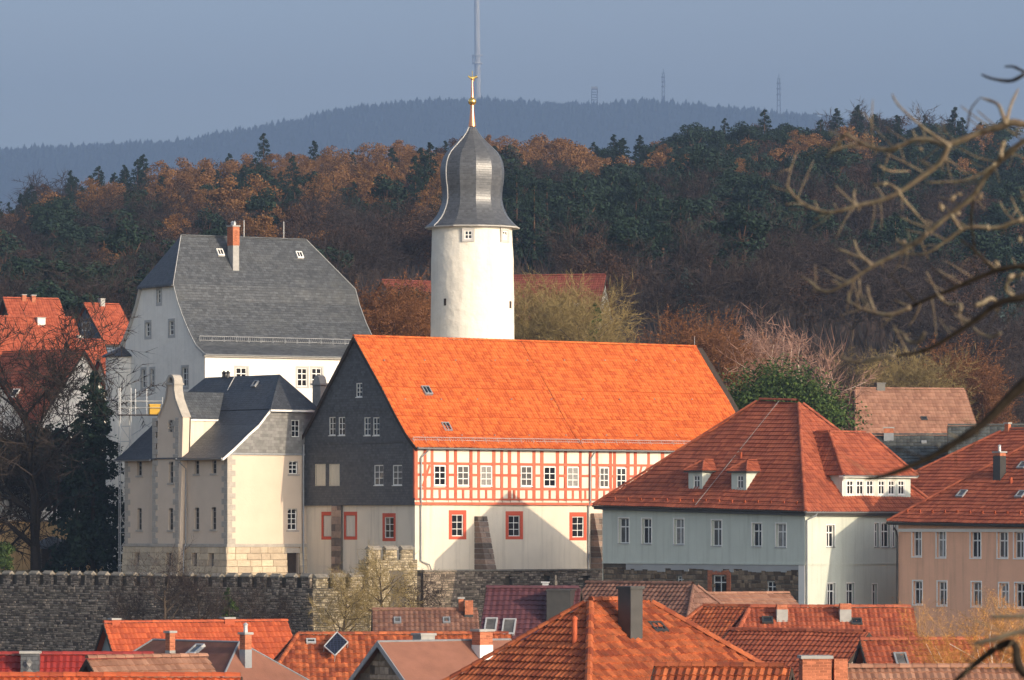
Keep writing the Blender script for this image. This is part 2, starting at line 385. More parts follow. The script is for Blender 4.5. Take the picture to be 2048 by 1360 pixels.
M['purple_tile'] = mat('aubergine glazed tile', (.085, .03, .034), .45, .45, c2=(.12, .045, .05), var=.1, vscale=1)
M['pink_tile'] = mat('faded pink brown tile', (.22, .105, .068), .8, .2, c2=(.33, .175, .115), var=.2, vscale=.7)
M['charcoal_tile'] = mat('charcoal concrete tile', (.055, .058, .055), .7, .3, c2=(.10, .105, .095), var=.25, vscale=1)
M['felt'] = mat('brown bitumen felt', (.17, .075, .055), .9, .2, var=.22, vscale=1.5, bump=.01, bscale=18, dirt=((.10, .07, .035), .5, .5, .75, .6))
M['felt_pink'] = mat('faded and sunlit brown felt', (.25, .112, .075), .9, .2, var=.12, vscale=1.5, bump=.01, bscale=18)
M['grey_green'] = mat('pale grey green render', (.525, .555, .485), .9, .15, var=.05, vscale=.7, bump=.008, bscale=9, streak=((.33, .34, .29), .6))
M['grey_green_shaded'] = mat('shaded grey green render', (.335, .42, .42), .9, .15, var=.05, vscale=.7, bump=.008, bscale=9)  # unused shaded copy of the grey green render, shade put into its colour
M['peach'] = mat('peach render', (.78, .44, .285), .9, .15, var=.06, vscale=.7, bump=.008, bscale=9, streak=((.42, .25, .17), .6))
M['wall_white'] = mat('white render', (.72, .69, .63), .9, .15, var=.06, vscale=.6)
M['wall_grey'] = mat('grey render', (.36, .36, .35), .9, .15, var=.08, vscale=.6)
M['wall_blue'] = mat('blue grey slate cladding', (.09, .115, .155), .7, .3, var=.1, vscale=2)
M['board_grey'] = mat('grey boarding', (.30, .32, .31), .8, .2, var=.1, vscale=2)
M['dark_wood'] = mat('dark stained wood', (.045, .032, .024), .8, .25, var=.2, vscale=4)
M['brick'] = mat('chimney brick', (.42, .15, .08), .9, .15, var=.15, vscale=3, bump=.01, bscale=9, brick=(.24, .085, .012, 1.25, .5), coord='UV')
M['cement'] = mat('cement render', (.33, .32, .30), .9, .15, var=.15, vscale=3)
M['zinc'] = mat('zinc sheet', (.26, .27, .28), .5, .5, metal=.25, var=.12, vscale=4)
M['dark_metal'] = mat('dark sheet metal', (.055, .052, .048), .45, .5, metal=.3, var=.2, vscale=2)
M['brown_metal'] = mat('bronze sheet metal', (.13, .11, .09), .4, .5, metal=.5, var=.12, vscale=2)
M['galv'] = mat('galvanised steel', (.52, .52, .51), .45, .5, metal=.4)
M['copper'] = mat('new copper', (.72, .30, .16), .3, .5, metal=.85)
M['gold'] = mat('gilding', (.85, .58, .18), .25, .5, metal=.9)
M['lead_line'] = mat('pale lead strip', (.42, .42, .41), .5, .4)
M['yellow'] = mat('yellow plastic', (.62, .36, .03), .5, .4)
M['solar'] = mat('solar cells', (.012, .014, .025), .12, .6, brick=(.16, .16, .008, 3.0, .0), coord='UV')
M['ground'] = mat('town ground', (.10, .085, .06), .95, .1, var=.3, vscale=.08)
M['forest_floor'] = mat('leaf litter slope', (.024, .018, .014), .95, .1, var=.3, vscale=.05)  # kept very dark so the colour holds the shade of the slope
M['grass'] = mat('dry winter grass', (.25, .17, .075), .95, .1, var=.25, vscale=.5)
M['far_hill'] = mat('spruce covered ridge', (.022, .034, .024), .95, .1, var=.25, vscale=.02)
M['bark'] = mat('bark', (.070, .052, .038), .95, .1, var=.3, vscale=6)
M['bark_dark'] = mat('dark bark', (.030, .023, .018), .95, .1, var=.3, vscale=6)
M['bark_birch'] = mat('birch bark', (.62, .50, .42), .9, .2, var=.3, vscale=4)
M['bark_pine'] = mat('pine bark', (.10, .06, .04), .95, .1, var=.3, vscale=6)
M['twig'] = mat('brown twigs', (.022, .017, .016), .95, .1, c2=(.058, .042, .036))  # albedo lowered to put the shade on the wooded slope into the colour
M['twig_dark'] = mat('dark twigs', (.022, .018, .015), .95, .1, c2=(.045, .033, .026))
M['twig_red'] = mat('reddish birch twigs', (.20, .11, .085), .95, .1, c2=(.33, .20, .15))
M['twig_orange'] = mat('orange leafed twigs', (.11, .048, .021), .95, .1, c2=(.20, .088, .037))
M['twig_olive'] = mat('olive twigs', (.15, .11, .045), .95, .1, c2=(.27, .20, .085))
M['larch'] = mat('larch needles', (.125, .060, .024), .95, .1, c2=(.245, .125, .048))
M['beech'] = mat('dry brown leaves', (.042, .025, .018), .95, .1, c2=(.085, .048, .032))  # darkened like the twigs, slope shade included in the colour
M['spruce'] = mat('spruce needles', (.008, .017, .013), .9, .15, c2=(.022, .040, .026))
M['pine'] = mat('pine needles', (.010, .020, .014), .9, .15, c2=(.026, .046, .028))
M['yew'] = mat('yew foliage', (.016, .034, .010), .9, .15, c2=(.072, .108, .028))
M['spruce_blue'] = mat('blue spruce needles', (.03, .052, .05), .9, .15, c2=(.06, .09, .085))
M['gold_leaf'] = mat('yellow birch leaves', (.36, .16, .04), .9, .15, c2=(.58, .29, .08))
M['lichen'] = mat('lichen bark', (.16, .12, .085), .95, .1, var=.45, vscale=60, dirt=((.27, .235, .15), 70, .45, .65, .7))
M['bark_shaded'] = mat('shaded branch bark', (.028, .022, .017), .95, .1, var=.4, vscale=60, dirt=((.2, .16, .06), 40, .62, .7, .5))  # near black because these branches are in shadow: shade painted into the bark
arch_mat[0] = M['trim_stone']

# ------------------------------------------------------------------ the setting: ground, slopes, far ridge
CREST = [(-900, 520), (-300, 450), (0, 402), (100, 358), (200, 338), (300, 325), (400, 303), (520, 300), (640, 285), (800, 276), (900, 258), (1050, 252), (1200, 268), (1350, 258), (1460, 232), (1600, 228), (1750, 218), (1900, 226), (2048, 258), (2400, 300), (3200, 420)]
FAR = [(-1200, 330), (-200, 300), (0, 291), (200, 281), (380, 274), (450, 258), (600, 232), (700, 207), (800, 196), (950, 189), (1100, 198), (1200, 201), (1290, 191), (1400, 204), (1500, 212), (1600, 222), (1800, 240), (2048, 262), (2300, 280), (3300, 330)]
FOOT = [(-60, 6), (-20, 8), (0, 11), (25, 7), (40, 1.5), (80, 2)]
YF, YC = 395.0, 1000.0
def smooth(t): t = min(max(t, 0), 1); return t * t * (3 - 2 * t)
def hgt(X, Y):
    if Y < 300:
        return -1.8 - 10.2 * smooth((Y - 18) / 80.0)
    u = UC + X / Y * F if Y < YC else UC + X / YC * F
    zc = (VH - (table(CREST, u) + 105)) / F * YC
    zf = table(FOOT, X * 400.0 / max(Y, 400.0))
    if Y < YF: return lerp(-12.0, zf, smooth((Y - 322) / (YF - 322)))
    if Y < YC:
        t = (Y - YF) / (YC - YF); t2 = t ** .92
        return lerp(zf, zc, t2) + 2.2 * math.sin(X * .021 + Y * .013) * math.sin(Y * .017 - X * .007) * math.sin(math.pi * t)
    return lerp(zc, -25.0, smooth((Y - YC) / 800.0))
g = MB()
ys = [-60, -20, 0, 15, 25, 35, 45, 55, 65, 75, 85, 95, 110, 140, 200, 300, 320] + [322 + 6 * k for k in range(14)] + [405 + 20 * k for k in range(31)] + [1030, 1080, 1150, 1250, 1400, 1600, 1800, 2300, 3200, 4500, 6500, 9000, 14000, 22000]
xs = [-20000, -9000, -5000, -2500, -1200, -700, -450, -320] + [-240 + 12 * k for k in range(41)] + [320, 450, 700, 1200, 2500, 5000, 9000, 20000]
for y in ys:
    for x in xs: g.v.append((x, y, hgt(x, y)))
nx = len(xs)
for j in range(len(ys) - 1):
    for i in range(nx - 1):
        a = j * nx + i; g.f.append((a, a + 1, a + 1 + nx, a + nx)); g.c.append(.5)
ground = g.build('ground', M['ground'], smooth=True, kind='structure')
ground.data.materials.append(M['grass']); ground.data.materials.append(M['forest_floor'])
ground.data.polygons.foreach_set('material_index', [(0 if ys[j] < 310 else 1 if ys[j] < 398 else 2) for j in range(len(ys) - 1) for i in range(nx - 1)])
# far ridge
YR = 12000.0
g = MB(); us = [-1200 + 60 * k for k in range(78)]
rowsY = [(7000, 0.0), (8400, .22), (9600, .48), (10800, .78), (11600, .96), (12000, 1.0), (12600, .9)]
for (y, t) in rowsY:
    for u in us:
        zr = (VH - (table(FAR, u) + 14)) / F * YR
        g.v.append(((u - UC) / F * YR, y, lerp(-30, zr, t)))
for j in range(len(rowsY) - 1):
    for i in range(len(us) - 1):
        a = j * len(us) + i; g.f.append((a, a + 1, a + 1 + len(us), a + len(us))); g.c.append(.5)
g.build('far_hill', M['far_hill'], smooth=True, kind='structure')
rnd = random.Random(5)
g = MB()
for k in range(9000):
    t = rnd.random() ** .35; u = rnd.uniform(-500, 2500)
    y = lerp(9000, 12060, t); zr = (VH - (table(FAR, u) + 14)) / F * YR
    tt = table([(a, b) for a, b in rowsY], y); z = lerp(-30, zr, tt); x = (u - UC) / F * YR
    h = rnd.uniform(9, 16) if rnd.random() < .9 else rnd.uniform(16, 24); r = h * rnd.uniform(.32, .5)
    i0 = len(g.v); g.v += [(x + r * math.cos(q), y + r * math.sin(q), z - 1) for q in (0, 1.57, 3.14, 4.71)] + [(x, y, z + h)]
    for q in range(4): g.f.append((i0 + q, i0 + (q + 1) % 4, i0 + 4)); g.c.append(rnd.random())
tag(g.build('far_spruce_wood', M['far_hill']), 'hazy blue spruce wood covering the far ridge under the masts', 'wood', kind='stuff')

# plateau the castle stands on, retained by the town wall
WC = Vector(((626 - UC) / F * 290, 290, 0))
WL = WC + Vector((-.74, .67, 0)) * 36
WR = Vector(((832 - UC) / F * 297.2, 297.2, 0))
FB = Fr.pix(830, 300, 1142, 39)                       # timber framed barn
def bw(x, y): return FB.M @ Vector((x, y, 0))
RW0, RW1 = bw(-.9, -2.0), bw(24, -2.0)
g = MB(); zt = -3.18
edge = [WL + Vector((0, .6, 0)), WC + Vector((0, .6, 0)), WR + Vector((-.1, .6, 0)), RW0 + Vector((.3, .5, 0)), RW1 + Vector((0, .5, 0)), Vector((34, 330, 0)), Vector((30, 372, 0)), Vector((-60, 372, 0)), Vector((-62, 330, 0))]
g.poly([(p.x, p.y, zt) for p in edge])
npoly = len(g.f)
for a, b in zip(edge, edge[1:] + edge[:1]): g.poly([(a.x, a.y, -13), (b.x, b.y, -13), (b.x, b.y, zt), (a.x, a.y, zt)])
o = g.build('castle_plateau_ground', M['grass'], kind='structure'); o.data.materials.append(M['mortar'])
o.data.polygons.foreach_set('material_index', [0 if k < npoly else 1 for k in range(len(g.f))])

# ------------------------------------------------------------------ stone laying
def stones(mb, pl, a0, a1, z0, z1, w=.34, h=.19, seed=1, d0=0.0, out=.04, holes=(), top=None):
    rnd = random.Random(seed); z = z0
    while z < z1 - .03:
        hh = h * rnd.uniform(.65, 1.45); a = a0 - rnd.uniform(0, w)
        while a < a1:
            ww = w * rnd.uniform(.45, 1.75); l, r = max(a, a0) + .012, min(a + ww, a1) - .012; zt_ = min(z + hh * rnd.uniform(.8, 1.12), z1) - .012
            cx, cz = (l + r) / 2, (z + zt_) / 2
            if r - l > .05 and zt_ - z > .03 and not any(q[0] < cx < q[1] and q[2] < cz < q[3] for q in holes) and (top is None or zt_ < top(cx)):
                o = rnd.uniform(.25, 1.0) * out; e = min(.03, (r - l) * .2); j = lambda: rnd.uniform(-.015, .015)
                B = [(l, z + .012), (r, z + .012), (r, zt_), (l, zt_)]
                Fv = [(l + e + j(), z + .012 + e + j() * .6), (r - e + j(), z + .012 + e + j() * .6), (r - e + j(), zt_ - e + j() * .6), (l + e + j(), zt_ - e + j() * .6)]
                i0 = len(mb.v); cc = rnd.random()
                mb.v += [tuple(pl.P(p[0], d0, p[1])) for p in B] + [tuple(pl.P(p[0], d0 - o, p[1])) for p in Fv]
                for f in ((4, 5, 6, 7), (0, 1, 5, 4), (1, 2, 6, 5), (2, 3, 7, 6), (3, 0, 4, 7)): mb.f.append(tuple(i0 + q for q in f)); mb.c.append(cc)
            a += ww
        z += hh
    return mb
def block_obj(par, name, me_mat, P, lo, hi, bev=.02):
    """one dressed stone with chamfered face, from (a,d,z) lo to hi; d lo is the face"""
    m = MB(); (a0, d0, z0), (a1, d1, z1) = lo, hi; b = min(bev, (a1 - a0) * .2, (z1 - z0) * .2)
    q = [(a0, d1, z0), (a1, d1, z0), (a1, d1, z1), (a0, d1, z1), (a0, d0 + b, z0), (a1, d0 + b, z0), (a1, d0 + b, z1), (a0, d0 + b, z1),
         (a0 + b, d0, z0 + b), (a1 - b, d0, z0 + b), (a1 - b, d0, z1 - b), (a0 + b, d0, z1 - b)]
    m.v = [tuple(P(*p)) for p in q]
    m.f = [(8, 9, 10, 11)] + [(4 + k, 4 + (k + 1) % 4, 8 + (k + 1) % 4, 8 + k) for k in range(4)] + [(k, (k + 1) % 4, 4 + (k + 1) % 4, 4 + k) for k in range(4)]
    m.c = [.5] * len(m.f)
    return m.build(name, me_mat, par)

# ------------------------------------------------------------------ town wall
def line_frame(A, B, zb):
    d = B - A; return Fr(A.x, A.y, zb, math.atan2(d.y, d.x)), d.length
def merlon(par, pl, a0, a1, z0, z1, seed, stone, thick=.22):
    m = MB(); zc = z1 - .2
    m.box((a0, 0, z0), (a1, thick, zc), P=pl.P)
    o = m.build('merlon', M['mortar'], par)
    s = MB(); stones(s, pl, a0, a1, z0, zc - .03, .24, .13, seed)
    e = Pl(pl.fr, pl.P(a0, 0, 0).xy, pl.d.xy, pl.a.xy); stones(s, e, 0, thick, z0, zc, .25, .17, seed + 9)
    e = Pl(pl.fr, pl.P(a1, 0, 0).xy, pl.d.xy, (-pl.a).xy); stones(s, e, 0, thick, z0, zc, .25, .17, seed + 7)
    s.build('stone', M[stone], o, kind='stuff')
    c = MB(); n = 5
    pr = [(-.10, zc - .03), (-.10, zc + .05), (thick * .25, zc + .17), (thick * .5, zc + .22), (thick * .75, zc + .17), (thick + .10, zc + .05), (thick + .10, zc - .03)]
    for p, q in zip(pr, pr[1:]): c.poly([pl.P(a0 - .02, p[0], p[1]), pl.P(a1 + .02, p[0], p[1]), pl.P(a1 + .02, q[0], q[1]), pl.P(a0 - .02, q[0], q[1])])
    for a in (a0 - .02, a1 + .02): c.poly([pl.P(a, p[0], p[1]) for p in pr])
    c.build('coping', M['coping'], o)
ZG = -12.0
def wall_run(name, label, A, B, vtop, Yt, n, slot, stone, seed, thick=.6):
    fr, L = line_frame(A, B, ZG); pl = Pl(fr, (0, 0), (1, 0), (0, 1))
    t = thing(name, label, 'wall', fr.o, fr.r)
    zt = (VH - vtop) / F * Yt - ZG; zs = zt - .86
    m = MB(); m.box((0, 0, 0), (L, thick, zs), P=pl.P); m.build('wall_core', M['mortar'], t)
    s = MB(); stones(s, pl, 0, L, 3.0, zs, .25, .135, seed, out=.06); s.build('stone', M[stone], t, kind='stuff')
    step = L / n
    for k in range(n): merlon(t, pl, k * step + slot / 2, (k + 1) * step - slot / 2, zs, zt + random.Random(seed + k).uniform(-.04, .04), seed * 50 + k, stone)
    return t, fr, pl, L, zs, zt
random.seed(3)
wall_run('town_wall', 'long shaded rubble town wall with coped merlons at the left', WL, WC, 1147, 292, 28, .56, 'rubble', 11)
tw, frw, plw, Lw, zsw, ztw = wall_run('town_wall', 'short sunlit stretch of crenellated town wall with an arched recess', WC, WR, 1148, 291, 6, .46, 'rubble_sunlit', 21)
# raised turret end of the sunlit stretch
aT0 = plw.px(735, 1120)[0]; aT1 = Lw - .02
zT1 = plw.px(780, 1092)[1]; zT0 = zT1 - .85
m = MB(); m.box((aT0, -.12, 0), (aT1, .75, zT0), P=plw.P); m.build('turret', M['mortar'], tw)
s = MB(); ah = (plw.px(777, 1180)[0], plw.px(806, 1180)[0], 2, plw.px(790, 1142)[1])
stones(s, plw, aT0, aT1, 3, zT0, .26, .14, 31, d0=-.12, holes=[ah])
e = Pl(frw, plw.P(aT0, -.12, 0).xy, (0, 1), (1, 0)); stones(s, e, 0, .87, 3, zT0, .3, .2, 37)
s.build('stone', M['rubble_sunlit'], tw, kind='stuff')
for k in range(3):
    w_ = (aT1 - aT0 - .1) / 3; merlon(tw, Pl(frw, (0, -.1), (1, 0), (0, 1)), aT0 + .02 + k * (w_ + .05), aT0 + k * (w_ + .05) + w_ - .34, zT0, zT1, 71 + k, 'rubble_sunlit')
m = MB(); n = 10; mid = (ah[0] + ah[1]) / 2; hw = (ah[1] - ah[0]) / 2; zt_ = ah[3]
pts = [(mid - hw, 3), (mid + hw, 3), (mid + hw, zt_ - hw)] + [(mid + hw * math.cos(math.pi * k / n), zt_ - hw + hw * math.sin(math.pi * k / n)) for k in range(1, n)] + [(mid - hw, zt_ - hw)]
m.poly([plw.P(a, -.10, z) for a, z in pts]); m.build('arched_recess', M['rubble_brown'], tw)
# retaining wall below the barn
fr, L = line_frame(RW0, RW1, ZG); pl = Pl(fr, (0, 0), (1, 0), (0, 1))
t = thing('retaining_wall', 'dark mossy retaining wall below the timber framed barn', 'wall', fr.o, fr.r)
zt = (VH - 1143) / F * 298 - ZG
hl = [pl.rect(u0, u1, 1152, 1178) for u0, u1 in ((1010, 1024), (1088, 1100), (1165, 1180))]
m = MB(); wall(m, pl, [(0, 0, L), (zt, 0, L)], hl, .4); m.poly([pl.P(0, 0, zt), pl.P(L, 0, zt), pl.P(L, .8, zt), pl.P(0, .8, zt)])
m.poly([pl.P(0, 0, 0), pl.P(0, .8, 0), pl.P(0, .8, zt), pl.P(0, 0, zt)]); m.build('wall_core', M['mortar'], t)
for h in hl:
    m = MB(); m.poly([pl.P(h[0], .38, h[2]), pl.P(h[1], .38, h[2]), pl.P(h[1], .38, h[3]), pl.P(h[0], .38, h[3])]); m.build('opening', M['dark_wood'], t)
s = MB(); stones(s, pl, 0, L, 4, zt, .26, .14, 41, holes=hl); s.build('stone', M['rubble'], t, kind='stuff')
m = MB()
for k in range(int(L / .9)): m.box((k * .9 + .01, -.1, zt), (k * .9 + .89, .85, zt + .09), P=pl.P)
m.build('coping', M['coping'], t, kind='stuff')

# ------------------------------------------------------------------ shared roof pieces
def tilted(p, e, u):
    """matrix with x along e, y up the slope u, z the normal"""
    e, u = Vector(e).normalized(), Vector(u).normalized(); n = e.cross(u)
    return Matrix(((e.x, u.x, n.x, p[0]), (e.y, u.y, n.y, p[1]), (e.z, u.z, n.z, p[2]), (0, 0, 0, 1)))
def skylight(par, p, e, u, w, h, fm, bars=1, lift=.06, gm=None):
    Mx = tilted(p, e, u); m = MB(); t = .07
    for lo, hi in (((-w / 2, -h / 2), (-w / 2 + t, h / 2)), ((w / 2 - t, -h / 2), (w / 2, h / 2)), ((-w / 2 + t, -h / 2), (w / 2 - t, -h / 2 + t * 1.6)), ((-w / 2 + t, h / 2 - t), (w / 2 - t, h / 2))):
        m.box((lo[0], lo[1], -.1), (hi[0], hi[1], lift + .07), Mx)
    for k in range(bars): x = -w / 2 + w * (k + 1) / (bars + 1); m.box((x - .025, -h / 2 + t, lift), (x + .025, h / 2 - t, lift + .06), Mx)
    o = m.build('skylight', fm, par)
    g = MB(); g.poly([Mx @ Vector((x, y, lift + .03)) for x, y in ((-w / 2, -h / 2), (w / 2, -h / 2), (w / 2, h / 2), (-w / 2, h / 2))]); g.build('pane', gm or M['glass'], o)
    return o
def gutter(par, A, B, r=.085, mt=None, name='gutter'):
    A, B = Vector(A), Vector(B); d = (B - A).normalized(); sd = Vector((-d.y, d.x, 0)); m = MB(); n = 6
    i0 = 0
    for p in (A, B):
        for j in range(n + 1):
            t = math.pi + math.pi * j / n; m.v.append(tuple(p + sd * math.cos(t) * r + Vector((0, 0, math.sin(t) * r))))
    for j in range(n): m.f.append((j, j + 1, n + 2 + j, n + 1 + j)); m.c.append(.5)
    m.tube([A + sd * r, B + sd * r], .016, 5); m.tube([A - sd * r, B - sd * r], .016, 5)
    m.tube([A, A + d * .02], r * .98, 8); m.tube([B, B - d * .02], r * .98, 8)
    return m.build(name, mt or M['zinc'], par)
def downpipe(par, pts, r=.05, mt=None): return MB().tube(pts, r, 8).build('downpipe', mt or M['zinc'], par)
def snow_guard(par, A, B, up, h=.22, mt=None):
    A, B, up = Vector(A), Vector(B), Vector(up).normalized(); m = MB(); L = (B - A).length; n = int(L / .16)
    m.tube([A + up * .04, B + up * .04], .016, 4); m.tube([A + up * h, B + up * h], .02, 4)
    for k in range(n + 1):
        p = A.lerp(B, k / n); m.tube([p + up * (-.06 if k % 6 == 0 else .03), p + up * h], .016 if k % 6 == 0 else .009, 4)
    d = (B - A).normalized(); back = d.cross(up)
    for k in range(0, n + 1, 6): p = A.lerp(B, k / n); m.tube([p + up * h * .8, p - back * .18 + up * -.02], .014, 4); m.tube([p + up * h * .8, p + back * .18 + up * -.02], .014, 4)
    return m.build('snow_guard', mt or M['galv'], par, kind='stuff')

# ================================================================== timber framed barn with orange roof
fr = FB; fp, sp = front(fr), side(fr)
barn = thing('timber_framed_barn', 'long timber framed barn with orange tile roof and slate hung gable', 'building', fr.o, fr.r)
Wb = sp.px(603, 1100)[0]
rz = sp.px(716, 673)
yr = Wb / 2
zr = fr.hit(716, 673, (0, yr, 0), (0, 1, 0)).z if False else sp.px(716, 673)[1]
Lb = front(fr, yr).px(1388, 690)[0]
zjet = (sp.px(830, 1012)[1] + fp.px(1000, 1008)[1]) / 2
prof = [sp.px(838, 895), sp.px(820, 868), sp.px(800, 832), sp.px(770, 773)]
prof = [(a, z) for a, z in prof]; prof[0] = (-.5, prof[0][1]); prof.append((yr, zr))
ze = prof[0][1]
JO = .14                                               # the framed floor stands proud of the wall below
# plaster base walls
fw_lo = [(903.5, 926.5, 1029, 1072.5), (1017, 1040, 1031, 1072.5), (1144.5, 1167.5, 1033, 1074.5)]
hf = [fp.rect(*w) for w in fw_lo]
sw_lo = [(646.7, 665.5, 1031, 1073, 1), (691.7, 710.5, 1031, 1073, 1), (769, 787.5, 1034, 1076, 0)]
hs = [sp.rect(*w[:4]) for w in sw_lo]
m = MB(); wall(m, fp, [(-.3, 0, Lb), (zjet, 0, Lb)], hf); wall(m, sp, [(-.3, 0, Wb), (zjet, 0, Wb)], hs)
m.poly([(Lb, 0, -.3), (Lb, Wb, -.3), (Lb, Wb, ze), (Lb, 0, ze)]); m.poly([(0, Wb, -.3), (Lb, Wb, -.3), (Lb, Wb, ze), (0, Wb, ze)])
m.poly([(Lb, 0, ze), (Lb, Wb, ze), (Lb, yr, zr)])
m.build('plaster_wall', M['cream'], barn)
for h in hf: window(barn, fp, h, 2, (1, 1, .95), M['white_paint'], M['glass'], d=.05, sur=(M['window_red'], (.24, .27, .2), .012), sill=None, panes=True)
for h, w in zip(hs, sw_lo):
    if w[4]: window(barn, sp, h, 2, (1,), blind=M['blind_white'], d=.04, sur=(M['window_red'], (.20, .24, .2), .012))
    else: window(barn, sp, h, 2, (1, 1, .95), M['white_paint'], M['glass'], d=.05, sur=(M['window_red'], (.20, .24, .2), .012), panes=True)
# slate hung gable
sg = side(fr, -JO)
gw = [(712, 724.4, 766, 794, 0), (658, 671, 834, 870.7, 0), (676.7, 690, 834, 870.7, 0), (728, 741, 834.5, 871, 0), (745.7, 759, 834.5, 871, 0), (631.7, 650.5, 929, 971, 1), (660, 678.6, 929, 971, 1), (748, 766.7, 930, 970.5, 0), (785, 804, 930, 970.5, 0)]
hg = [sg.rect(*w[:4]) for w in gw]
bands = [(zjet, -JO, Wb + JO), (ze - .1, -JO, Wb + JO)] + [(z, a, Wb - a) for a, z in prof[1:-1]] + [(zr - .06, yr - .02, yr + .02)]
bands = sorted([bands[0], bands[1]] + [(z - .1, max(a, -JO), min(b, Wb + JO)) for z, a, b in bands[2:]])
m = MB(); wall(m, sg, bands, hg, .2); m.poly([sg.P(-JO, 0, zjet), sg.P(Wb + JO, 0, zjet), sg.P(Wb + JO, .3, zjet), sg.P(-JO, .3, zjet)])
m.poly([(-JO, Wb + JO, zjet), (2, Wb + JO, zjet), (2, Wb + JO, ze), (-JO, Wb + JO, ze)])
m.build('slate_gable', M['slate_dark'], barn)
m = MB()
for zz, hh in ((zjet, .09), (sg.px(700, 886)[1], .07), (sg.px(700, 820)[1], .05)):
    zb_ = [b for b in bands]; L_ = table([(b[0], b[1]) for b in bands], zz + .05); R_ = table([(b[0], b[2]) for b in bands], zz + .05)
    m.box((L_ - .02, -.05, zz - .02), (R_ + .02, .02, zz + hh), P=sg.P)
m.build('drip_course', M['slate_dark'], barn, kind='stuff')
for h, w in zip(hg, gw):
    if w[4]: window(barn, sg, h, 2, (1,), blind=M['blind'], d=.03, sur=(M['blind'], .03, .03))
    else: window(barn, sg, h, 2, (1, 1, 1), M['white_paint'], M['curtained'] if w[2] > 900 else M['glass'], d=.04, fw=.06, sill=(M['white_paint'], .03, .05, .04), panes=True)
# framed front: plaster infill panels between salmon beams
ft = front(fr, -JO)
fwin = [(867.5, 891, 930.7, 971), (914, 937.6, 931, 971.5), (960.5, 983.7, 931.5, 972), (1041, 1064, 932, 972.5), (1087, 1111, 933, 973.5), (1133.7, 1157, 934, 974), (1198.6, 1217.4, 934.5, 975), (1232.4, 1252, 935.5, 975.7), (1302, 1321, 936.5, 977)]
hw_ = [ft.rect(*w) for w in fwin]
zA = fp.px(1000, 913)[1]
def zl(u, v): return ft.px(u, v)[1]
posts = sorted([833.5, 850, 987.5, 1003, 1018.5, 1037, 1163, 1180, 1193.5, 1270, 1297, 1345, 1372, 1400, 1430] + [w[0] - 3.6 for w in fwin] + [w[1] + 3.6 for w in fwin])
pp = []
for u in posts:
    if not pp or u - pp[-1] > 5: pp.append(u)
ax = [ft.px(u, 950)[0] for u in pp]; ax[0] = .06 - JO + .02
z_sill0, z_sill1 = zjet, zjet + .17
zb0, zb1 = zjet + .30, zjet + .42
zw0 = sum(h[2] for h in hw_) / len(hw_) - .06; zw1 = sum(h[3] for h in hw_) / len(hw_) + .03
zmid = (zw0 + zw1) / 2 + .08; ztop = ze + .05
bwid = .23; BD = .045
brn = random.Random(44)
def beam(name, a0, a1, z0, z1, d=0.0):
    j = lambda k=.016: brn.uniform(-k, k)
    if name in ('post', 'stud'): a0 += j(.03); a1 += j(.03)
    m = MB(); yy = -BD + d + brn.uniform(-.008, .008); m.box((a0, yy, z0), (a1, .12, z1), P=ft.P); i_ = len(m.v) - 8
    for k in (4, 5): m.v[i_ + k] = tuple(Vector(m.v[i_ + k]) + (Vector((j(.02), 0, 0)) if name in ('post', 'stud') else Vector((0, 0, j(.012))))); return m.build(name, M['timber'], barn)
m = MB(); wall(m, ft, [(zjet, -JO + .004, Lb), (ztop, -JO + .004, Lb)], hw_, .2, d0=.06); m.poly([ft.P(-JO, 0, zjet), ft.P(Lb, 0, zjet), ft.P(Lb, .3, zjet), ft.P(-JO, .3, zjet)])
m.build('infill_back', M['cream'], barn)
beam('sill_beam', -JO + .01, Lb, z_sill0 + .01, z_sill1, -.01)
beam('rail', -JO + .012, Lb, zb0, zb1)
wins = sorted(hw_)
def spans(lo, hi):
    """stretches of the wall not taken by a window between two heights"""
    out = []; a = -JO + .014
    for h in wins:
        if h[2] < hi and h[3] > lo: out.append((a, h[0])); a = h[1]
    out.append((a, Lb)); return out
beam('rail', -JO + .014, Lb, zw0 - .17, zw0 - .02)
for a0, a1 in spans(zmid - .01, zmid + .01): beam('rail', a0, a1, zmid - .08, zmid + .08)
beam('rail', -JO + .014, Lb, zw1 + .03, zw1 + .18)
cols_full = []
for a in ax:
    if any(h[0] - .02 < a < h[1] + .02 for h in wins): continue
    cols_full.append(a); beam('post', a - bwid / 2, a + bwid / 2, zb1 + .002, ztop, .004)
half = [(h[0] + h[1]) / 2 for h in wins] + [(a + b) / 2 for a, b in zip(cols_full, cols_full[1:]) if b - a > .75 and not any(a < (h[0] + h[1]) / 2 < b for h in wins)]
for a in half: beam('stud', a - .08, a + .08, zb1 + .002, zw0 - .172, .006)
allp = sorted(cols_full + half)
def panel(a0, a1, z0, z1):
    if a1 - a0 < .06 or z1 - z0 < .05: return
    m = MB(); m.box((a0 + .004, -.012, z0 + .004), (a1 - .004, .05, z1 - .004), P=ft.P); m.build('infill_panel', M['cream'], barn)
for a, b in zip(allp, allp[1:]): panel(a + .09, b - .09, zb1, zw0 - .17)
for a, b in zip(cols_full, cols_full[1:]):
    a_, b_ = a + bwid / 2, b - bwid / 2
    panel(a_, b_, zw1 + .18, ztop)
    if any(a < (h[0] + h[1]) / 2 < b for h in wins): continue
    panel(a_, b_, zw0 - .02, zmid - .08); panel(a_, b_, zmid + .08, zw1 + .03)
for k, (a, b) in enumerate(zip(ax, ax[1:])): panel(a + .12, b - .12, z_sill1, zb0)
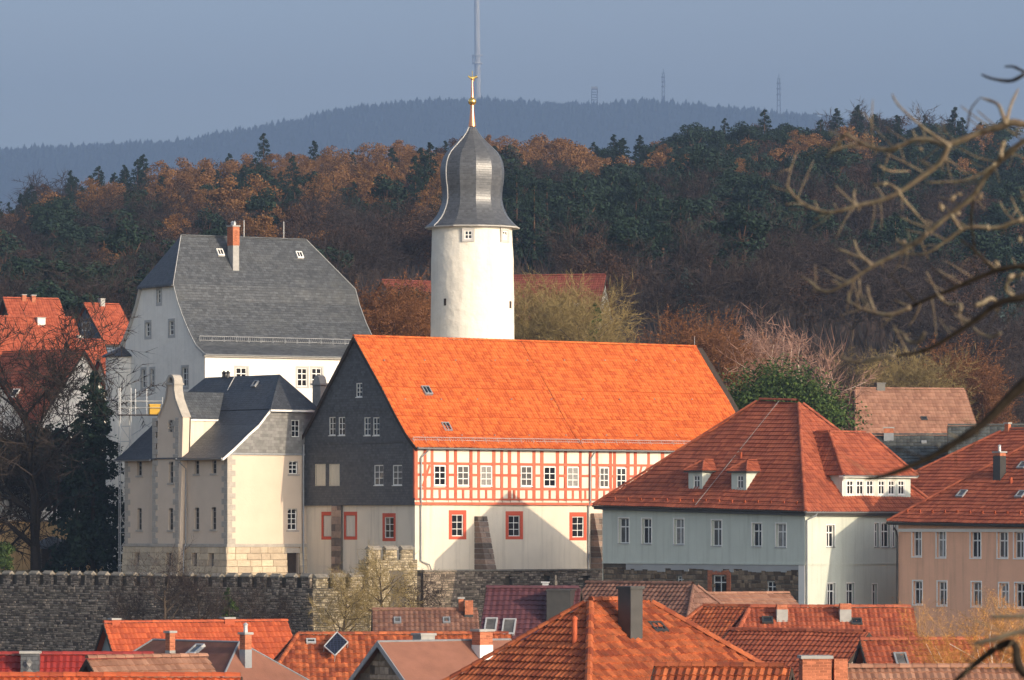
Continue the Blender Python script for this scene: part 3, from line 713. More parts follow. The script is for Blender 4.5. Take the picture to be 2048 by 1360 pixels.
def brace(u0, v0, u1, v1):
    p, q = ft.px(u0, v0), ft.px(u1, v1); d = Vector((q[0] - p[0], q[1] - p[1])).normalized(); n = Vector((-d.y, d.x)) * .085
    m = MB(); c8 = [(p[0] + n.x, p[1] + n.y), (p[0] - n.x, p[1] - n.y), (q[0] - n.x, q[1] - n.y), (q[0] + n.x, q[1] + n.y)]
    m.poly([ft.P(a, -.034, z) for a, z in c8])
    for A, B in zip(c8, c8[1:] + c8[:1]): m.poly([ft.P(A[0], -.034, A[1]), ft.P(B[0], -.034, B[1]), ft.P(B[0], .05, B[1]), ft.P(A[0], .05, A[1])])
    m.build('brace', M['timber'], barn)
brace(859, 930, 845, 973); brace(1272, 975, 1283, 932); brace(1296, 932, 1286, 950)
for k, h in enumerate(hw_): window(barn, ft, h, 2, (1, 1, 1), M['white_paint'], (M['net_curtain'] if k in (2, 5) else M['curtained']) if k in (1, 2, 3, 5, 6) else M['glass'], d=-.03, fw=.07, bw=.05, sill=(M['white_paint'], .02, .05, .06), panes=True)
# roof
m = MB()
xl, xr = -.32, Lb + .25
seamx = front(fr, yr).px(1042, 683)[0]
for k, (p, q) in enumerate(zip(prof, prof[1:])):
    m.tiles([(xl, p[0], p[1]), (seamx - .03, p[0], p[1]), (seamx - .03, q[0], q[1]), (xl, q[0], q[1])], .22, .30, .035, .045, 4, seed=10 + k)
    m.tiles([(seamx + .03, p[0], p[1]), (xr, p[0], p[1]), (xr, q[0], q[1]), (seamx + .03, q[0], q[1])], .22, .30, .035, .045, 4, seed=20 + k)
roof = m.build('roof', M['barn_tile'], barn, kind='stuff')
m = MB()
for p, q in zip(prof, prof[1:]): m.poly([(xl, Wb - p[0], p[1]), (xr, Wb - p[0], p[1]), (xr, Wb - q[0], q[1]), (xl, Wb - q[0], q[1])])
m.build('rear_slope', M['barn_tile'], barn)
m = MB(); m.caps((xl, yr, zr), (xr, yr, zr), .11, .36, up=.02); m.build('ridge_tiles', M['barn_tile'], roof, kind='stuff')
m = MB()
for (p, q) in zip(prof, prof[1:]): m.poly([(seamx - .05, p[0], p[1] + .015), (seamx + .05, p[0], p[1] + .015), (seamx + .05, q[0], q[1] + .015), (seamx - .05, q[0], q[1] + .015)])
m.build('roof_joint', M['dark_wood'], roof)
for x, nm in ((xl, 'verge_board'), (xr, 'verge_board')):
    vd = .24 if x < 1 else .07
    for s_ in (0, 1):
        m = MB()
        pf = [((Wb - a) if s_ else a, z) for a, z in prof]
        for p, q in zip(pf, pf[1:]):
            for dx in (-.03, .03): m.poly([(x + dx, p[0], p[1] + .03), (x + dx, q[0], q[1] + .03), (x + dx, q[0], q[1] - vd), (x + dx, p[0], p[1] - vd)])
            m.poly([(x - .03, p[0], p[1] - vd), (x - .03, q[0], q[1] - vd), (x + .03, q[0], q[1] - vd), (x + .03, p[0], p[1] - vd)])
            m.poly([(x - .03, p[0], p[1] + .03), (x - .03, q[0], q[1] + .03), (x + .03, q[0], q[1] + .03), (x + .03, p[0], p[1] + .03)])
            m.poly([(x, p[0], p[1] - .05), (x, q[0], q[1] - .05), (x + .5, q[0], q[1] - .05), (x + .5, p[0], p[1] - .05)])
        m.build(nm, M['dark_wood'], barn)
m = MB(); m.poly([(xl, -.5, ze - .02), (xr, -.5, ze - .02), (xr, 0, ze + .03), (xl, 0, ze + .03)]); m.box((xl, -.46, ze - .12), (xr, -.42, ze - .02)); m.build('soffit', M['dark_wood'], barn)
gutter(barn, (xl + .1, -.58, ze - .02), (xr, -.58, ze - .02))
gutter(barn, (xl + .1, Wb + .58, ze - .02), (2, Wb + .58, ze - .02))
p1 = fp.px(857, 912, -.58); p2 = fp.px(842.5, 928, -.28); p3 = fp.px(841.5, 1122, -.08)
downpipe(barn, [(p1[0], -.58, ze - .08), (p1[0], -.55, ze - .2), (p2[0], -.28, ze - .62), (p2[0], -.26, zjet + .25), (p3[0], -.1, zjet - .1), (p3[0], -.1, p3[1]), (p3[0] + .6, -.2, p3[1] - .22), (p3[0] + .75, -.2, p3[1] - .6)])
p1 = fp.px(1189, 920, -.58); p2 = fp.px(1181, 935, -.28); p3 = fp.px(1177, 1120, -.08)
downpipe(barn, [(p1[0], -.58, ze - .08), (p1[0], -.55, ze - .2), (p2[0], -.28, ze - .62), (p2[0], -.26, zjet + .25), (p3[0], -.1, zjet - .1), (p3[0], -.1, -.2)])
a, b = Vector((0, prof[1][0], prof[1][1])), Vector((0, prof[3][0], prof[3][1])); up_s = (b - a).normalized(); nrm = Vector((1, 0, 0)).cross(up_s)
pg = Vector((0, prof[0][0], prof[0][1])).lerp(Vector((0, prof[1][0], prof[1][1])), .45)
snow_guard(roof, (xl + .1, pg.y, pg.z + .06), (seamx - .1, pg.y, pg.z + .06), (0, -.35, 1)); snow_guard(roof, (seamx + .1, pg.y, pg.z + .06), (xr - .1, pg.y, pg.z + .06), (0, -.35, 1))
for u, v in ((853, 782), (892.5, 855)):
    A_, B_ = (prof[3], prof[4]) if v < 800 else (prof[2], prof[3])
    p = fr.hit3(u, v, (0, *A_), (1, *A_), (0, *B_)); d = Vector((0, B_[0] - A_[0], B_[1] - A_[1]))
    skylight(roof, p, (1, 0, 0), d, .62, .72, M['zinc'], 1)
m = MB(); rnd = random.Random(8)
for v in (722, 800, 872):
    for k in range(9):
        u = 760 + (v - 700) * .5 + k * 72 + rnd.uniform(-6, 6)
        A_, B_ = (prof[3], prof[4]) if v < 775 else (prof[2], prof[3]) if v < 835 else (prof[1], prof[2])
        p = fr.hit3(u, v, (0, *A_), (1, *A_), (0, *B_)); m.box((p.x - .03, p.y - .08, p.z + .02), (p.x + .03, p.y, p.z + .09))
m.build('roof_hooks', M['zinc'], roof, kind='stuff')
m = MB(); m.tube([(xr - .2, yr, zr), (xr - .2, yr, zr + .7)], .015, 4).build('lightning_rod', M['galv'], roof)
# stone buttresses and pilaster, laid stone by stone
def buttress(u0, v0, w, d_top, d_bot, seed):
    a0, ztb = fp.px(u0, v0); rnd = random.Random(seed); z = -.3; n = int((ztb + .3) / .34); hh = (ztb + .3) / n
    core = MB(); P0 = [(a0 + .03, 0), (a0 + w - .03, 0)]
    for (x, _), (x2, _) in ((P0[0], P0[1]),): pass
    core.v = [tuple(fp.P(a, d, zz)) for a in (a0 + .04, a0 + w - .04) for d, zz in ((0, -.3), (-d_bot + .05, -.3), (-d_top + .05, ztb - .04), (0, ztb - .04))]
    core.f = [(0, 1, 2, 3), (4, 5, 6, 7), (1, 5, 6, 2), (3, 2, 6, 7)]; core.c = [.5] * 4
    o = core.build('buttress', M['cement'], barn)
    for k in range(n):
        za, zb_ = -.3 + k * hh + .016, -.3 + (k + 1) * hh - .016
        da, db = lerp(d_bot, d_top, k / n), lerp(d_bot, d_top, (k + 1) / n)
        cut = rnd.uniform(.3, .7); cuts = [0, cut, 1] if rnd.random() < .75 else [0, 1]
        for c0, c1 in zip(cuts, cuts[1:]):
            x0, x1 = a0 + w * c0 + .014, a0 + w * c1 - .014; jit = rnd.uniform(-.02, .02)
            m = MB(); q = [(x0, 0, za), (x1, 0, za), (x1, -da + jit, za), (x0, -da + jit, za), (x0, 0, zb_), (x1, 0, zb_), (x1, -db + jit, zb_), (x0, -db + jit, zb_)]
            m.v = [tuple(fp.P(*p)) for p in q]; m.f = [(0, 1, 2, 3), (4, 5, 6, 7), (2, 3, 7, 6), (1, 2, 6, 5), (0, 3, 7, 4)]; m.c = [.5] * 5
            m.build('stone', M['red_block'], o)
buttress(948.5, 1032, .80, .32, 1.35, 5); buttress(1181, 1026, .9, .32, 1.4, 6)
pa0, pa1 = sorted((sp.px(667, 1080)[0], sp.px(685.5, 1080)[0])); rnd = random.Random(4)
m = MB(); m.box((pa0, -.16, -.3), (pa1, .0, zjet - .02), P=sp.P); o = m.build('pilaster', M['mortar'], barn)
z = -.3
while z < zjet - .1:
    hh = rnd.uniform(.3, .5); z1_ = min(z + hh, zjet - .03); c_ = lerp(pa0, pa1, rnd.uniform(.35, .65))
    for l, r in ([(pa0, pa1)] if rnd.random() < .45 else [(pa0, c_), (c_, pa1)]): block_obj(o, 'stone', M['red_block'], sp.P, (l + .006, -.2, z + .006), (r - .006, -.1, z1_ - .006))
    z = z1_

# ================================================================== white castle palace
fr = Fr.pix(410, 330, 1150, 32); fp, sp = front(fr), side(fr)
pal = thing('castle_palace', 'tall white castle palace with steep half hipped slate roof and brick chimney', 'building', fr.o, fr.r)
Wc = sp.px(228, 800)[0]
outl = [sp.px(*p) for p in ((413, 708), (397, 690), (385, 666), (372, 636), (360, 601), (352, 568))]
ze = outl[0][1]; zhip = outl[-1][1]; yh = outl[-1][0]; yr = Wc / 2
outl[0] = (-.35, ze)
xr0 = front(fr, yr).px(362, 471)[0]; zr = front(fr, yr).px(362, 471)[1]; xr1 = front(fr, yr).px(613, 480)[0]
xh1 = front(fr, yh).px(705, 570)[0]; Lc = xh1
hf = [fp.rect(*w) for w in ((472, 494, 735, 775), (594.7, 614.7, 736, 773), (623.5, 643.5, 736, 773))]
hs = [sp.rect(*w) for w in ((314.5, 322, 579, 606), (291.5, 301, 645, 673), (338.5, 348, 642, 670), (283.5, 291, 739, 776), (301.5, 308.5, 738.5, 776), (364.5, 375.5, 735, 773))]
m = MB(); wall(m, fp, [(-.3, 0, Lc), (ze + .15, 0, Lc)], hf, .25)
gb = [(-.3, 0, Wc), (ze, 0, Wc)] + [(z - .12, a, Wc - a) for a, z in outl[1:]]
wall(m, sp, gb, hs, .25); m.poly([(Lc, 0, -.3), (Lc, Wc, -.3), (Lc, Wc, ze), (Lc, 0, ze)]); m.poly([(0, Wc, -.3), (Lc, Wc, -.3), (Lc, Wc, ze), (0, Wc, ze)])
m.poly([(Lc, a, z) for a, z in [(0, ze)] + outl[1:]] + [(Lc, Wc - a, z) for a, z in reversed([(0, ze)] + outl[1:])])
m.build('plaster_wall', M['whitewash'], pal)
for h in hf: window(pal, fp, h, 2, (.8, 1, 1), M['white_paint'], M['glass'], d=.06, fw=.07, bw=.06, sur=(M['castle_trim'], (.15, .14, .12), .015), panes=True)
for k, h in enumerate(hs): window(pal, sp, h, 2, (.8, 1, 1), M['white_paint'], M['glass'], d=.10, fw=.06, bw=.05, sur=(M['castle_trim'], (.17, .17, .2), .02), panes=True)
m = MB(); S = lambda x, a, z: (x, a, z)
ov = -.22
pf = outl
for p, q in zip(pf, pf[1:]): m.poly([(ov, p[0], p[1]), (Lc + .25, p[0], p[1]), (Lc + .25, q[0], q[1]), (ov, q[0], q[1])])
m.poly([(ov, yh, zhip), (Lc + .25, yh, zhip), (xr1, yr, zr), (xr0, yr, zr)])
for p, q in zip(pf, pf[1:]): m.poly([(ov, Wc - p[0], p[1]), (Lc + .25, Wc - p[0], p[1]), (Lc + .25, Wc - q[0], q[1]), (ov, Wc - q[0], q[1])])
m.poly([(ov, Wc - yh, zhip), (Lc + .25, Wc - yh, zhip), (xr1, yr, zr), (xr0, yr, zr)])
roof = m.build('roof', M['slate'], pal)
m = MB(); m.poly([(ov - .12, yh - .1, zhip - .03), (ov - .12, Wc - yh + .1, zhip - .03), (xr0, yr, zr + .02)]); m.build('half_hip', M['slate_blue'], roof)
m = MB(); m.poly([(Lc + .37, yh - .1, zhip - .03), (Lc + .37, Wc - yh + .1, zhip - .03), (xr1, yr, zr + .02)]); m.build('half_hip', M['slate_blue'], roof)
m = MB(); m.box((ov - .16, yh - .05, zhip - .14), (ov - .02, Wc - yh + .05, zhip - .02)); m.build('half_hip_eave', M['slate_dark'], roof)
for x in (ov, Lc + .25):
    m = MB(); m.tube([(x, yr if False else p[0], p[1] + .03) for p in pf] + [((xr0 if x < 1 else xr1), yr, zr + .04)], .026, 5)
    m.build('verge_strip', M['lead_line'], roof)
for s_ in (0, 1):
    m = MB()
    q_ = [((Wc - a) if s_ else a, z) for a, z in pf]
    for p, q in zip(q_, q_[1:]): m.poly([(ov, p[0], p[1]), (ov, q[0], q[1]), (ov, q[0], q[1] - .16), (ov, p[0], p[1] - .16)]); m.poly([(ov, p[0], p[1] - .16), (ov, q[0], q[1] - .16), (.05, q[0], q[1] - .16), (.05, p[0], p[1] - .16)])
    m.build('verge_board', M['castle_trim'], roof)
m = MB(); m.tube([(xr0, yr, zr + .03), (xr1, yr, zr + .03)], .07, 6); m.build('ridge', M['slate'], roof)
m = MB(); m.box((ov, -.34, ze - .16), (Lc + .25, 0.02, ze - .02)); m.build('eave_cornice', M['castle_trim'], pal)
gutter(pal, (ov, -.42, ze - .01), (Lc + .25, -.42, ze - .01))
p = fr.hit3(500, 690, (0, *pf[0]), (1, *pf[0]), (0, *pf[1]))
pA = fr.hit3(410, 683, (0, *pf[1]), (1, *pf[1]), (0, *pf[2]))
snow_guard(roof, (.2, pA.y, pA.z + .05), (Lc, pA.y, pA.z + .05), (0, -.3, 1), .34)
up_s = Vector((0, yr - yh, zr - zhip))
for u, v in ((440, 506), (598.5, 511)):
    p = fr.hit3(u, v, (0, yh, zhip), (1, yh, zhip), (0, yr, zr)); skylight(roof, p, (1, 0, 0), up_s, .5, .6, M['white_paint'], 1)
# chimney: brick above grey sheet cladding
p = fr.hit3(466, 541, (0, yh, zhip), (1, yh, zhip), (0, yr, zr)); zc1 = p.z + (541 - 452) / F * 333; zc0 = p.z + (541 - 490) / F * 333
wx, wy = 12 / F * 333 / math.cos(fr.r), 12 / F * 333 / math.sin(fr.r)
m = MB(); m.box((p.x, p.y, p.z - .5), (p.x + wx, p.y + wy, zc0)); ch = m.build('chimney', M['cement'], roof)
m = MB(); m.box((p.x - .02, p.y - .02, zc0), (p.x + wx + .02, p.y + wy + .02, zc1)); m.build('brick_stack', M['brick'], ch)
m = MB(); m.box((p.x - .07, p.y - .07, zc1), (p.x + wx + .07, p.y + wy + .07, zc1 + .1)); m.build('chimney_cap', M['cement'], ch)
for k in range(2):
    m = MB(); m.lathe([(.1, zc1 + .1), (.1, zc1 + .3), (.14, zc1 + .3), (.02, zc1 + .42)], 10, cx=p.x + wx * .5, cy=p.y + wy * (.3 + .4 * k)); m.build('chimney_pot', M['galv'], ch)
for u in (488, 567.5):
    x = front(fr, yr).px(u, 475)[0]; m = MB(); m.tube([(x, yr, zr), (x, yr, zr + 1.25)], .035, 6); m.build('roof_rod', M['lead_line'], roof)
# round corner turret on the gable
ya = sp.px(262, 800)[0]; yb = sp.px(227, 800)[0]; rt = (yb - ya) / 2 * .98; yc_ = (ya + yb) / 2; ztt = sp.px(245, 712)[1]
m = MB(); m.lathe([(rt * 1.14, -.3), (rt * 1.05, 3), (rt, 6), (rt, ztt)], 20, cx=.15, cy=yc_); tr = m.build('corner_turret', M['whitewash'], pal, smooth=True)
m = MB(); m.lathe([(rt + .3, ztt - .08), (rt + .2, ztt + .05), (.03, ztt + .75)], 8, a0=.4, cx=.15, cy=yc_); m.build('turret_roof', M['slate_blue'], tr)

# ================================================================== round tower with onion dome
YT = 338.0
fr = Fr((944.5 - UC) / F * YT, YT, -3.2, 0.0)
tow = thing('round_tower', 'round whitewashed castle tower with slate onion dome and gilded spire', 'tower', fr.o)
px = F / YT
def tz(v): return (VH - v) / px - fr.o.z
m = MB(); n = 72; rnd = random.Random(2)
ring = [(84.6, 1150), (84.0, 700), (83.5, 640), (82.8, 580), (82.5, 520), (81.0, 490), (80.0, 462), (79.8, 452)]
rows_ = []
for v in range(1150, 448, -6): rows_.append((table(sorted([(b, a) for a, b in ring]), v) / px, tz(v)))
i0 = 0
for k, (r, z) in enumerate(rows_):
    for j in range(n):
        t = 2 * math.pi * j / n; rr = r * (1 + .0045 * math.sin(3 * t + z * .5) + .004 * math.sin(7 * t - z * 1.3) * math.sin(z * .9) + rnd.uniform(-.0018, .0018))
        m.v.append((rr * math.sin(t), -rr * math.cos(t), z))
for k in range(len(rows_) - 1):
    for j in range(n): a = k * n + j; b = k * n + (j + 1) % n; m.f.append((a, b, b + n, a + n)); m.c.append(.5)
m.build('tower_shaft', M['tower_plaster'], tow, smooth=True)
dome = [(92.5, 456), (91, 453), (85, 448.5), (77, 440), (69.5, 430), (64.5, 419), (61, 409), (59.3, 399), (59.3, 388), (60.3, 376), (62.3, 363), (63.4, 349), (63, 337), (61, 325), (57, 314), (50.5, 304), (42.5, 296), (33, 287), (22.5, 277), (13, 265), (7, 254)]
dn = []
for (r0, v0) in dome: dn.append((r0 / px / math.cos(math.pi / 12) * .985, tz(v0)))
a0 = math.radians(7.5)
for j in range(12):                                   # twelve slated facets
    m = MB(); t0, t1 = a0 + j * math.pi / 6, a0 + (j + 1) * math.pi / 6
    for r, z in dn:
        for q in range(3): tt = q / 2; m.v.append(tuple(Vector((r * math.sin(t0), -r * math.cos(t0), z)).lerp(Vector((r * math.sin(t1), -r * math.cos(t1), z)), tt)))
    for q in range(len(dn) - 1):
        for w in range(2): a = q * 3 + w; m.f.append((a, a + 1, a + 4, a + 3)); m.c.append(.5)
    dm = m.build('dome_facet', M['slate_dome'], tow, smooth=True)
m = MB(); m.lathe([(80 / px, tz(452)), (88 / px, tz(455)), (92 / px / .966, tz(457.5)), (93 / px / .966, tz(455))], 12, a0=a0); m.build('eave', M['castle_trim'], tow)
m = MB(); t = a0 - math.radians(60); m.tube([((r + .03) * math.sin(t), -(r + .03) * math.cos(t), z) for r, z in dn], .035, 5); m.build('lightning_conductor', M['lead_line'], tow)
m = MB(); m.lathe([(7.8 / px, tz(253)), (6 / px, tz(240)), (4.2 / px, tz(222)), (3.6 / px, tz(208))], 12); sp_ = m.build('spire', M['copper'], tow, smooth=True)
m = MB(); m.lathe([(.02, tz(213))] + [(8.3 / px * math.sin(math.pi * k / 10), tz(203) - 8.3 / px * math.cos(math.pi * k / 10)) for k in range(1, 10)] + [(.03, tz(195))], 16); m.build('gilded_ball', M['gold'], sp_, smooth=True)
m = MB(); m.lathe([(3.2 / px, tz(195)), (2.0 / px, tz(178)), (1.5 / px, tz(160))], 8); m.build('upper_spire', M['copper'], sp_, smooth=True)
m = MB(); m.lathe([(.02, tz(161))] + [(3 / px * math.sin(math.pi * k / 6), tz(157.5) - 3 / px * math.cos(math.pi * k / 6)) for k in range(1, 6)] + [(.02, tz(154))], 10)
m.tube([(-8 / px, 0, tz(152)), (-3 / px, 0, tz(156)), (4 / px, 0, tz(155)), (10 / px, 0, tz(153))], [.06, .09, .08, .1], 6); m.tube([(4 / px, 0, tz(155)), (3 / px, 0, tz(162))], .05, 5); m.tube([(0, 0, tz(156)), (0, 0, tz(142))], .03, 5)
m.build('weather_vane', M['gold'], sp_)
def tower_window(u, v0, v1, wpx, sash):
    sx = (u - 944.5); R = 81.5 / px; t = math.asin(max(-1, min(1, sx / 81.5))); c, s_ = math.cos(t), math.sin(t)
    pl = Pl(fr, (R * s_, -R * c), (c, s_), (-s_, c)); w = wpx / px; z0, z1 = tz(v1), tz(v0)
    m = MB(); tk = w * .19
    for lo, hi in (((-w / 2, z0), (-w / 2 + tk, z1)), ((w / 2 - tk, z0), (w / 2, z1)), ((-w / 2 + tk, z0), (w / 2 - tk, z0 + tk)), ((-w / 2 + tk, z1 - tk), (w / 2 - tk, z1))): m.box((lo[0], -.06, lo[1]), (hi[0], .2, hi[1]), P=pl.P)
    o = m.build('window_surround', M['castle_trim'], tow)
    h = (-w / 2 + tk, w / 2 - tk, z0 + tk, z1 - tk)
    m = MB(); f = .07
    for lo, hi in (((h[0], h[2]), (h[0] + f, h[3])), ((h[1] - f, h[2]), (h[1], h[3])), ((h[0] + f, h[2]), (h[1] - f, h[2] + f)), ((h[0] + f, h[3] - f), (h[1] - f, h[3])), ((-.03, h[2] + f), (.03, h[3] - f)), ((h[0] + f, (h[2] + h[3]) / 2 - .025), (-.03, (h[2] + h[3]) / 2 + .025)), ((.03, (h[2] + h[3]) / 2 - .025), (h[1] - f, (h[2] + h[3]) / 2 + .025))):
        m.box((lo[0], -.02, lo[1]), (hi[0], .04, hi[1]), P=pl.P)
    m.build('sash', M['white_paint'], o)
    m = MB(); m.poly([pl.P(h[0], .03, h[2]), pl.P(h[1], .03, h[2]), pl.P(h[1], .03, h[3]), pl.P(h[0], .03, h[3])]); m.build('pane', M['glass'], o)
tower_window(937.5, 461, 488, 25, 1); tower_window(1009.5, 460, 488, 27, 1)
for u, v0, v1, w in ((891, 600, 614, 4.5), (1021, 604, 618, 3)):
    sx = u - 944.5; R = 83.2 / px; t = math.asin(sx / 83.5); c, s_ = math.cos(t), math.sin(t); pl = Pl(fr, (R * s_, -R * c), (c, s_), (-s_, c))
    m = MB(); w_ = w / px / max(c, .3) / 2; m.box((-w_, -.03, tz(v1)), (w_, .1, tz(v0)), P=pl.P); m.build('arrow_slit', M['dark_wood'], tow)

# ================================================================== buff stone-trimmed house with bell gable
fr = Fr.pix(455, 305, 1150, 39); fp, sp = front(fr), side(fr)
pri = thing('gabled_stone_trimmed_house', 'buff plaster house with stone quoins, bell gable bay and flared slate roof', 'building', fr.o, fr.r)
Ls = sp.px(250, 1000)[0]; Wf = 10.2
ze = sp.px(455, 908)[1]; zband0, zband1 = sp.px(450, 1094)[1], sp.px(450, 1088)[1]
xm = Wf / 2
hipz = fp.px(540, 818)[1]
fl = [fp.px(*p) for p in ((455, 906), (468, 892), (491, 869), (513, 849), (526, 832), (536, 819))]
fl[0] = (0.0, fl[0][1]); ze = fl[0][1]
hipx = fl[-1][0]
yb = 1.0; zr = fr.hit(559, 749, (xm, 0, 0), (1, 0, 0)).z
yb = fr.hit(559, 749, (xm, 0, 0), (1, 0, 0)).y
# bay in the long facade
by1, by0 = sp.px(316, 950)[0], sp.px(368, 950)[0]; BO = .42
bp = side(fr, -BO)
sw = [(274, 284, 922, 951), (307, 315, 922, 951), (388.6, 398.5, 921, 948), (423, 433, 920, 947)]
lw = [(274.5, 283.5, 1016, 1060), (307, 315.2, 1016, 1060), (388.6, 398.5, 1015, 1059), (422.5, 432.5, 1014, 1059)]
pw = [(271.5, 281, 1106, 1133), (304.5, 312, 1106, 1133), (386, 396, 1106, 1133), (419, 430, 1106, 1133)]
bw_ = [(337.5, 346.5, 923, 966, .1), (337, 346.5, 1016, 1060, .1), (334.5, 345, 1106, 1133, 0)]
hS = [sp.rect(*w) for w in sw]; hL = [sp.rect(*w) for w in lw]; hP = [sp.rect(*w) for w in pw]; hB = [bp.rect(*w[:4]) for w in bw_]
fU = fp.rect(578, 596, 922, 948); fL = fp.rect(575.5, 594.5, 1017, 1060); fD = fp.rect(573, 597, 1106, 1150)
m = MB()
wall(m, sp, [(-.3, 0, Ls), (ze + .05, 0, Ls)], hS + hL + hP, .28)
wall(m, fp, [(-.3, 0, Wf), (ze, 0, Wf)], [fU, fL, fD], .28)
m.poly([(0, Ls, -.3), (Wf, Ls, -.3), (Wf, Ls, ze), (0, Ls, ze)]); m.poly([(Wf, 0, -.3), (Wf, Ls, -.3), (Wf, Ls, ze), (Wf, 0, ze)])
m.build('plaster_wall', M['prison_plaster'], pri)
# bay with bell gable outline (a,z)
bl = [bp.px(*p) for p in ((316, 836), (324, 818), (331, 798), (334, 780), (334, 770))]
br = [bp.px(*p) for p in ((366, 836), (359, 818), (352, 798), (349, 780), (349, 770))]
gz = bl[-1][1]; ztop_ = bp.px(341, 749)[1]
bbands = [(-.3, by0, by1)] + [(l[1], r[0], l[0]) for l, r in zip(bl, br)]
ca = (bl[-1][0] + br[-1][0]) / 2; hwid = (bl[-1][0] - br[-1][0]) / 2
ros = bp.rect(336, 348, 840, 864)
m = MB(); wall(m, bp, bbands, hB + [ros], .28)
TH = .62
for a, b in zip(bbands, bbands[1:]):
    if a[0] < -.2: m.poly([bp.P(a[1], 0, a[0]), bp.P(b[1], 0, b[0]), bp.P(b[1], BO + .1, b[0]), bp.P(a[1], BO + .1, a[0])]); m.poly([bp.P(a[2], 0, a[0]), bp.P(b[2], 0, b[0]), bp.P(b[2], BO + .1, b[0]), bp.P(a[2], BO + .1, a[0])])
    wallback = [bp.P(a[1], TH, a[0]), bp.P(a[2], TH, a[0]), bp.P(b[2], TH, b[0]), bp.P(b[1], TH, b[0])]
    m.poly(wallback)
bay = m.build('bell_gable_bay', M['prison_plaster'], pri)
m = MB()                                               # coping along the gable shoulders and arch top
for sgn, L_ in ((1, [(b[2], b[0]) for b in bbands[1:]]), (-1, [(b[1], b[0]) for b in bbands[1:]])):
    for p, q in zip(L_, L_[1:]): 
        m.poly([bp.P(p[0] + .05 * sgn, -.06, p[1]), bp.P(q[0] + .05 * sgn, -.06, q[1]), bp.P(q[0] + .05 * sgn, TH, q[1]), bp.P(p[0] + .05 * sgn, TH, p[1])])
        m.poly([bp.P(p[0] + .05 * sgn, -.06, p[1]), bp.P(q[0] + .05 * sgn, -.06, q[1]), bp.P(q[0] - .12 * sgn, -.06, q[1]), bp.P(p[0] - .12 * sgn, -.06, p[1])])
m.build('gable_coping', M['trim_stone'], bay)
m = MB(); m.box((ca - hwid - .12, -.1, gz), (ca + hwid + .12, TH + .06, gz + .12), P=bp.P)
n = 10; R_ = hwid + .04; zc_ = gz + .12 + max(.05, (ztop_ - gz - .12) - R_)
arc = [(ca + R_, gz + .12)] + [(ca + R_ * math.cos(math.pi * k / n), zc_ + R_ * math.sin(math.pi * k / n)) for k in range(n + 1)] + [(ca - R_, gz + .12)]
arci = [(ca + (a - ca) * .62, gz + .12 + (z - gz - .12) * .72) for a, z in arc]
for p, q, pi_, qi in zip(arc, arc[1:], arci, arci[1:]):
    m.poly([bp.P(p[0], -.04, p[1]), bp.P(q[0], -.04, q[1]), bp.P(q[0], TH, q[1]), bp.P(p[0], TH, p[1])])
    for d_ in (-.04, TH): m.poly([bp.P(p[0], d_, p[1]), bp.P(q[0], d_, q[1]), bp.P(qi[0], d_, qi[1]), bp.P(pi_[0], d_, pi_[1])])
    m.poly([bp.P(pi_[0], -.04, pi_[1]), bp.P(qi[0], -.04, qi[1]), bp.P(qi[0], TH, qi[1]), bp.P(pi_[0], TH, pi_[1])])
m.poly([bp.P(a, .35, z) for a, z in arci])
m.build('bell_arch', M['trim_stone'], bay)
m = MB(); cr, cz = (ros[0] + ros[1]) / 2, (ros[2] + ros[3]) / 2; rw, rh = (ros[1] - ros[0]) / 2, (ros[3] - ros[2]) / 2
m.poly([bp.P(ros[0] - .02, .2, ros[2] - .02), bp.P(ros[1] + .02, .2, ros[2] - .02), bp.P(ros[1] + .02, .2, ros[3] + .02), bp.P(ros[0] - .02, .2, ros[3] + .02)]); ro = m.build('rosette_window', M['glass'], bay)
m = MB()
for k in range(8):
    t0, t1 = k * math.pi / 4, (k + 1) * math.pi / 4; pt = []
    for t in (t0, (t0 + t1) / 2, t1): pt.append((cr + rw * .92 * math.cos(t), cz + rh * .92 * math.sin(t)))
    cor = (cr + rw * (1 if math.cos((t0 + t1) / 2) > 0 else -1), cz + rh * (1 if math.sin((t0 + t1) / 2) > 0 else -1))
    m.poly([bp.P(x, .02, z) for x, z in pt] + [bp.P(cor[0], .02, cor[1])])
for t in (math.pi / 4, 3 * math.pi / 4, 0, math.pi / 2):
    m.tube([bp.P(cr - rw * .9 * math.cos(t), .12, cz - rh * .9 * math.sin(t)), bp.P(cr + rw * .9 * math.cos(t), .12, cz + rh * .9 * math.sin(t))], .05, 5)
m.build('tracery', M['trim_stone'], ro)
ST = (M['trim_stone'], .1, .12, .07)
for h in hS: window(pri, sp, h, 2, (.7, 1, 1), M['trim_stone'], M['glass'], d=.16, fw=.03, bw=.03, arch=.14, sill=ST)
for h in hL: window(pri, sp, h, 2, (.7, 1, 1, 1), M['trim_stone'], M['glass'], d=.16, fw=.03, bw=.03, arch=.14, sill=ST)
for h in hP: window(pri, sp, h, 2, (1, 1), M['trim_stone'], M['glass'], d=.2, fw=.03, bw=.03)
for h, w in zip(hB, bw_): window(bay, bp, h, 2, (.7, 1, 1, 1), M['trim_stone'], M['glass'], d=.16, fw=.03, bw=.03, arch=w[4] * 1.4, sill=ST if w[4] else None)
window(pri, fp, fU, 2, (.8, 1, 1), M['white_paint'], M['glass'], d=.12, fw=.06, bw=.05, arch=.16, sill=ST, panes=True)
window(pri, fp, fL, 2, (.8, 1, 1, 1), M['white_paint'], M['glass'], d=.12, fw=.06, bw=.05, arch=.2, sill=ST, panes=True)
m = MB(); m.poly([fp.P(fD[0], .25, fD[2]), fp.P(fD[1], .25, fD[2]), fp.P(fD[1], .25, fD[3]), fp.P(fD[0], .25, fD[3])]); dr = m.build('door', M['dark_wood'], pri)
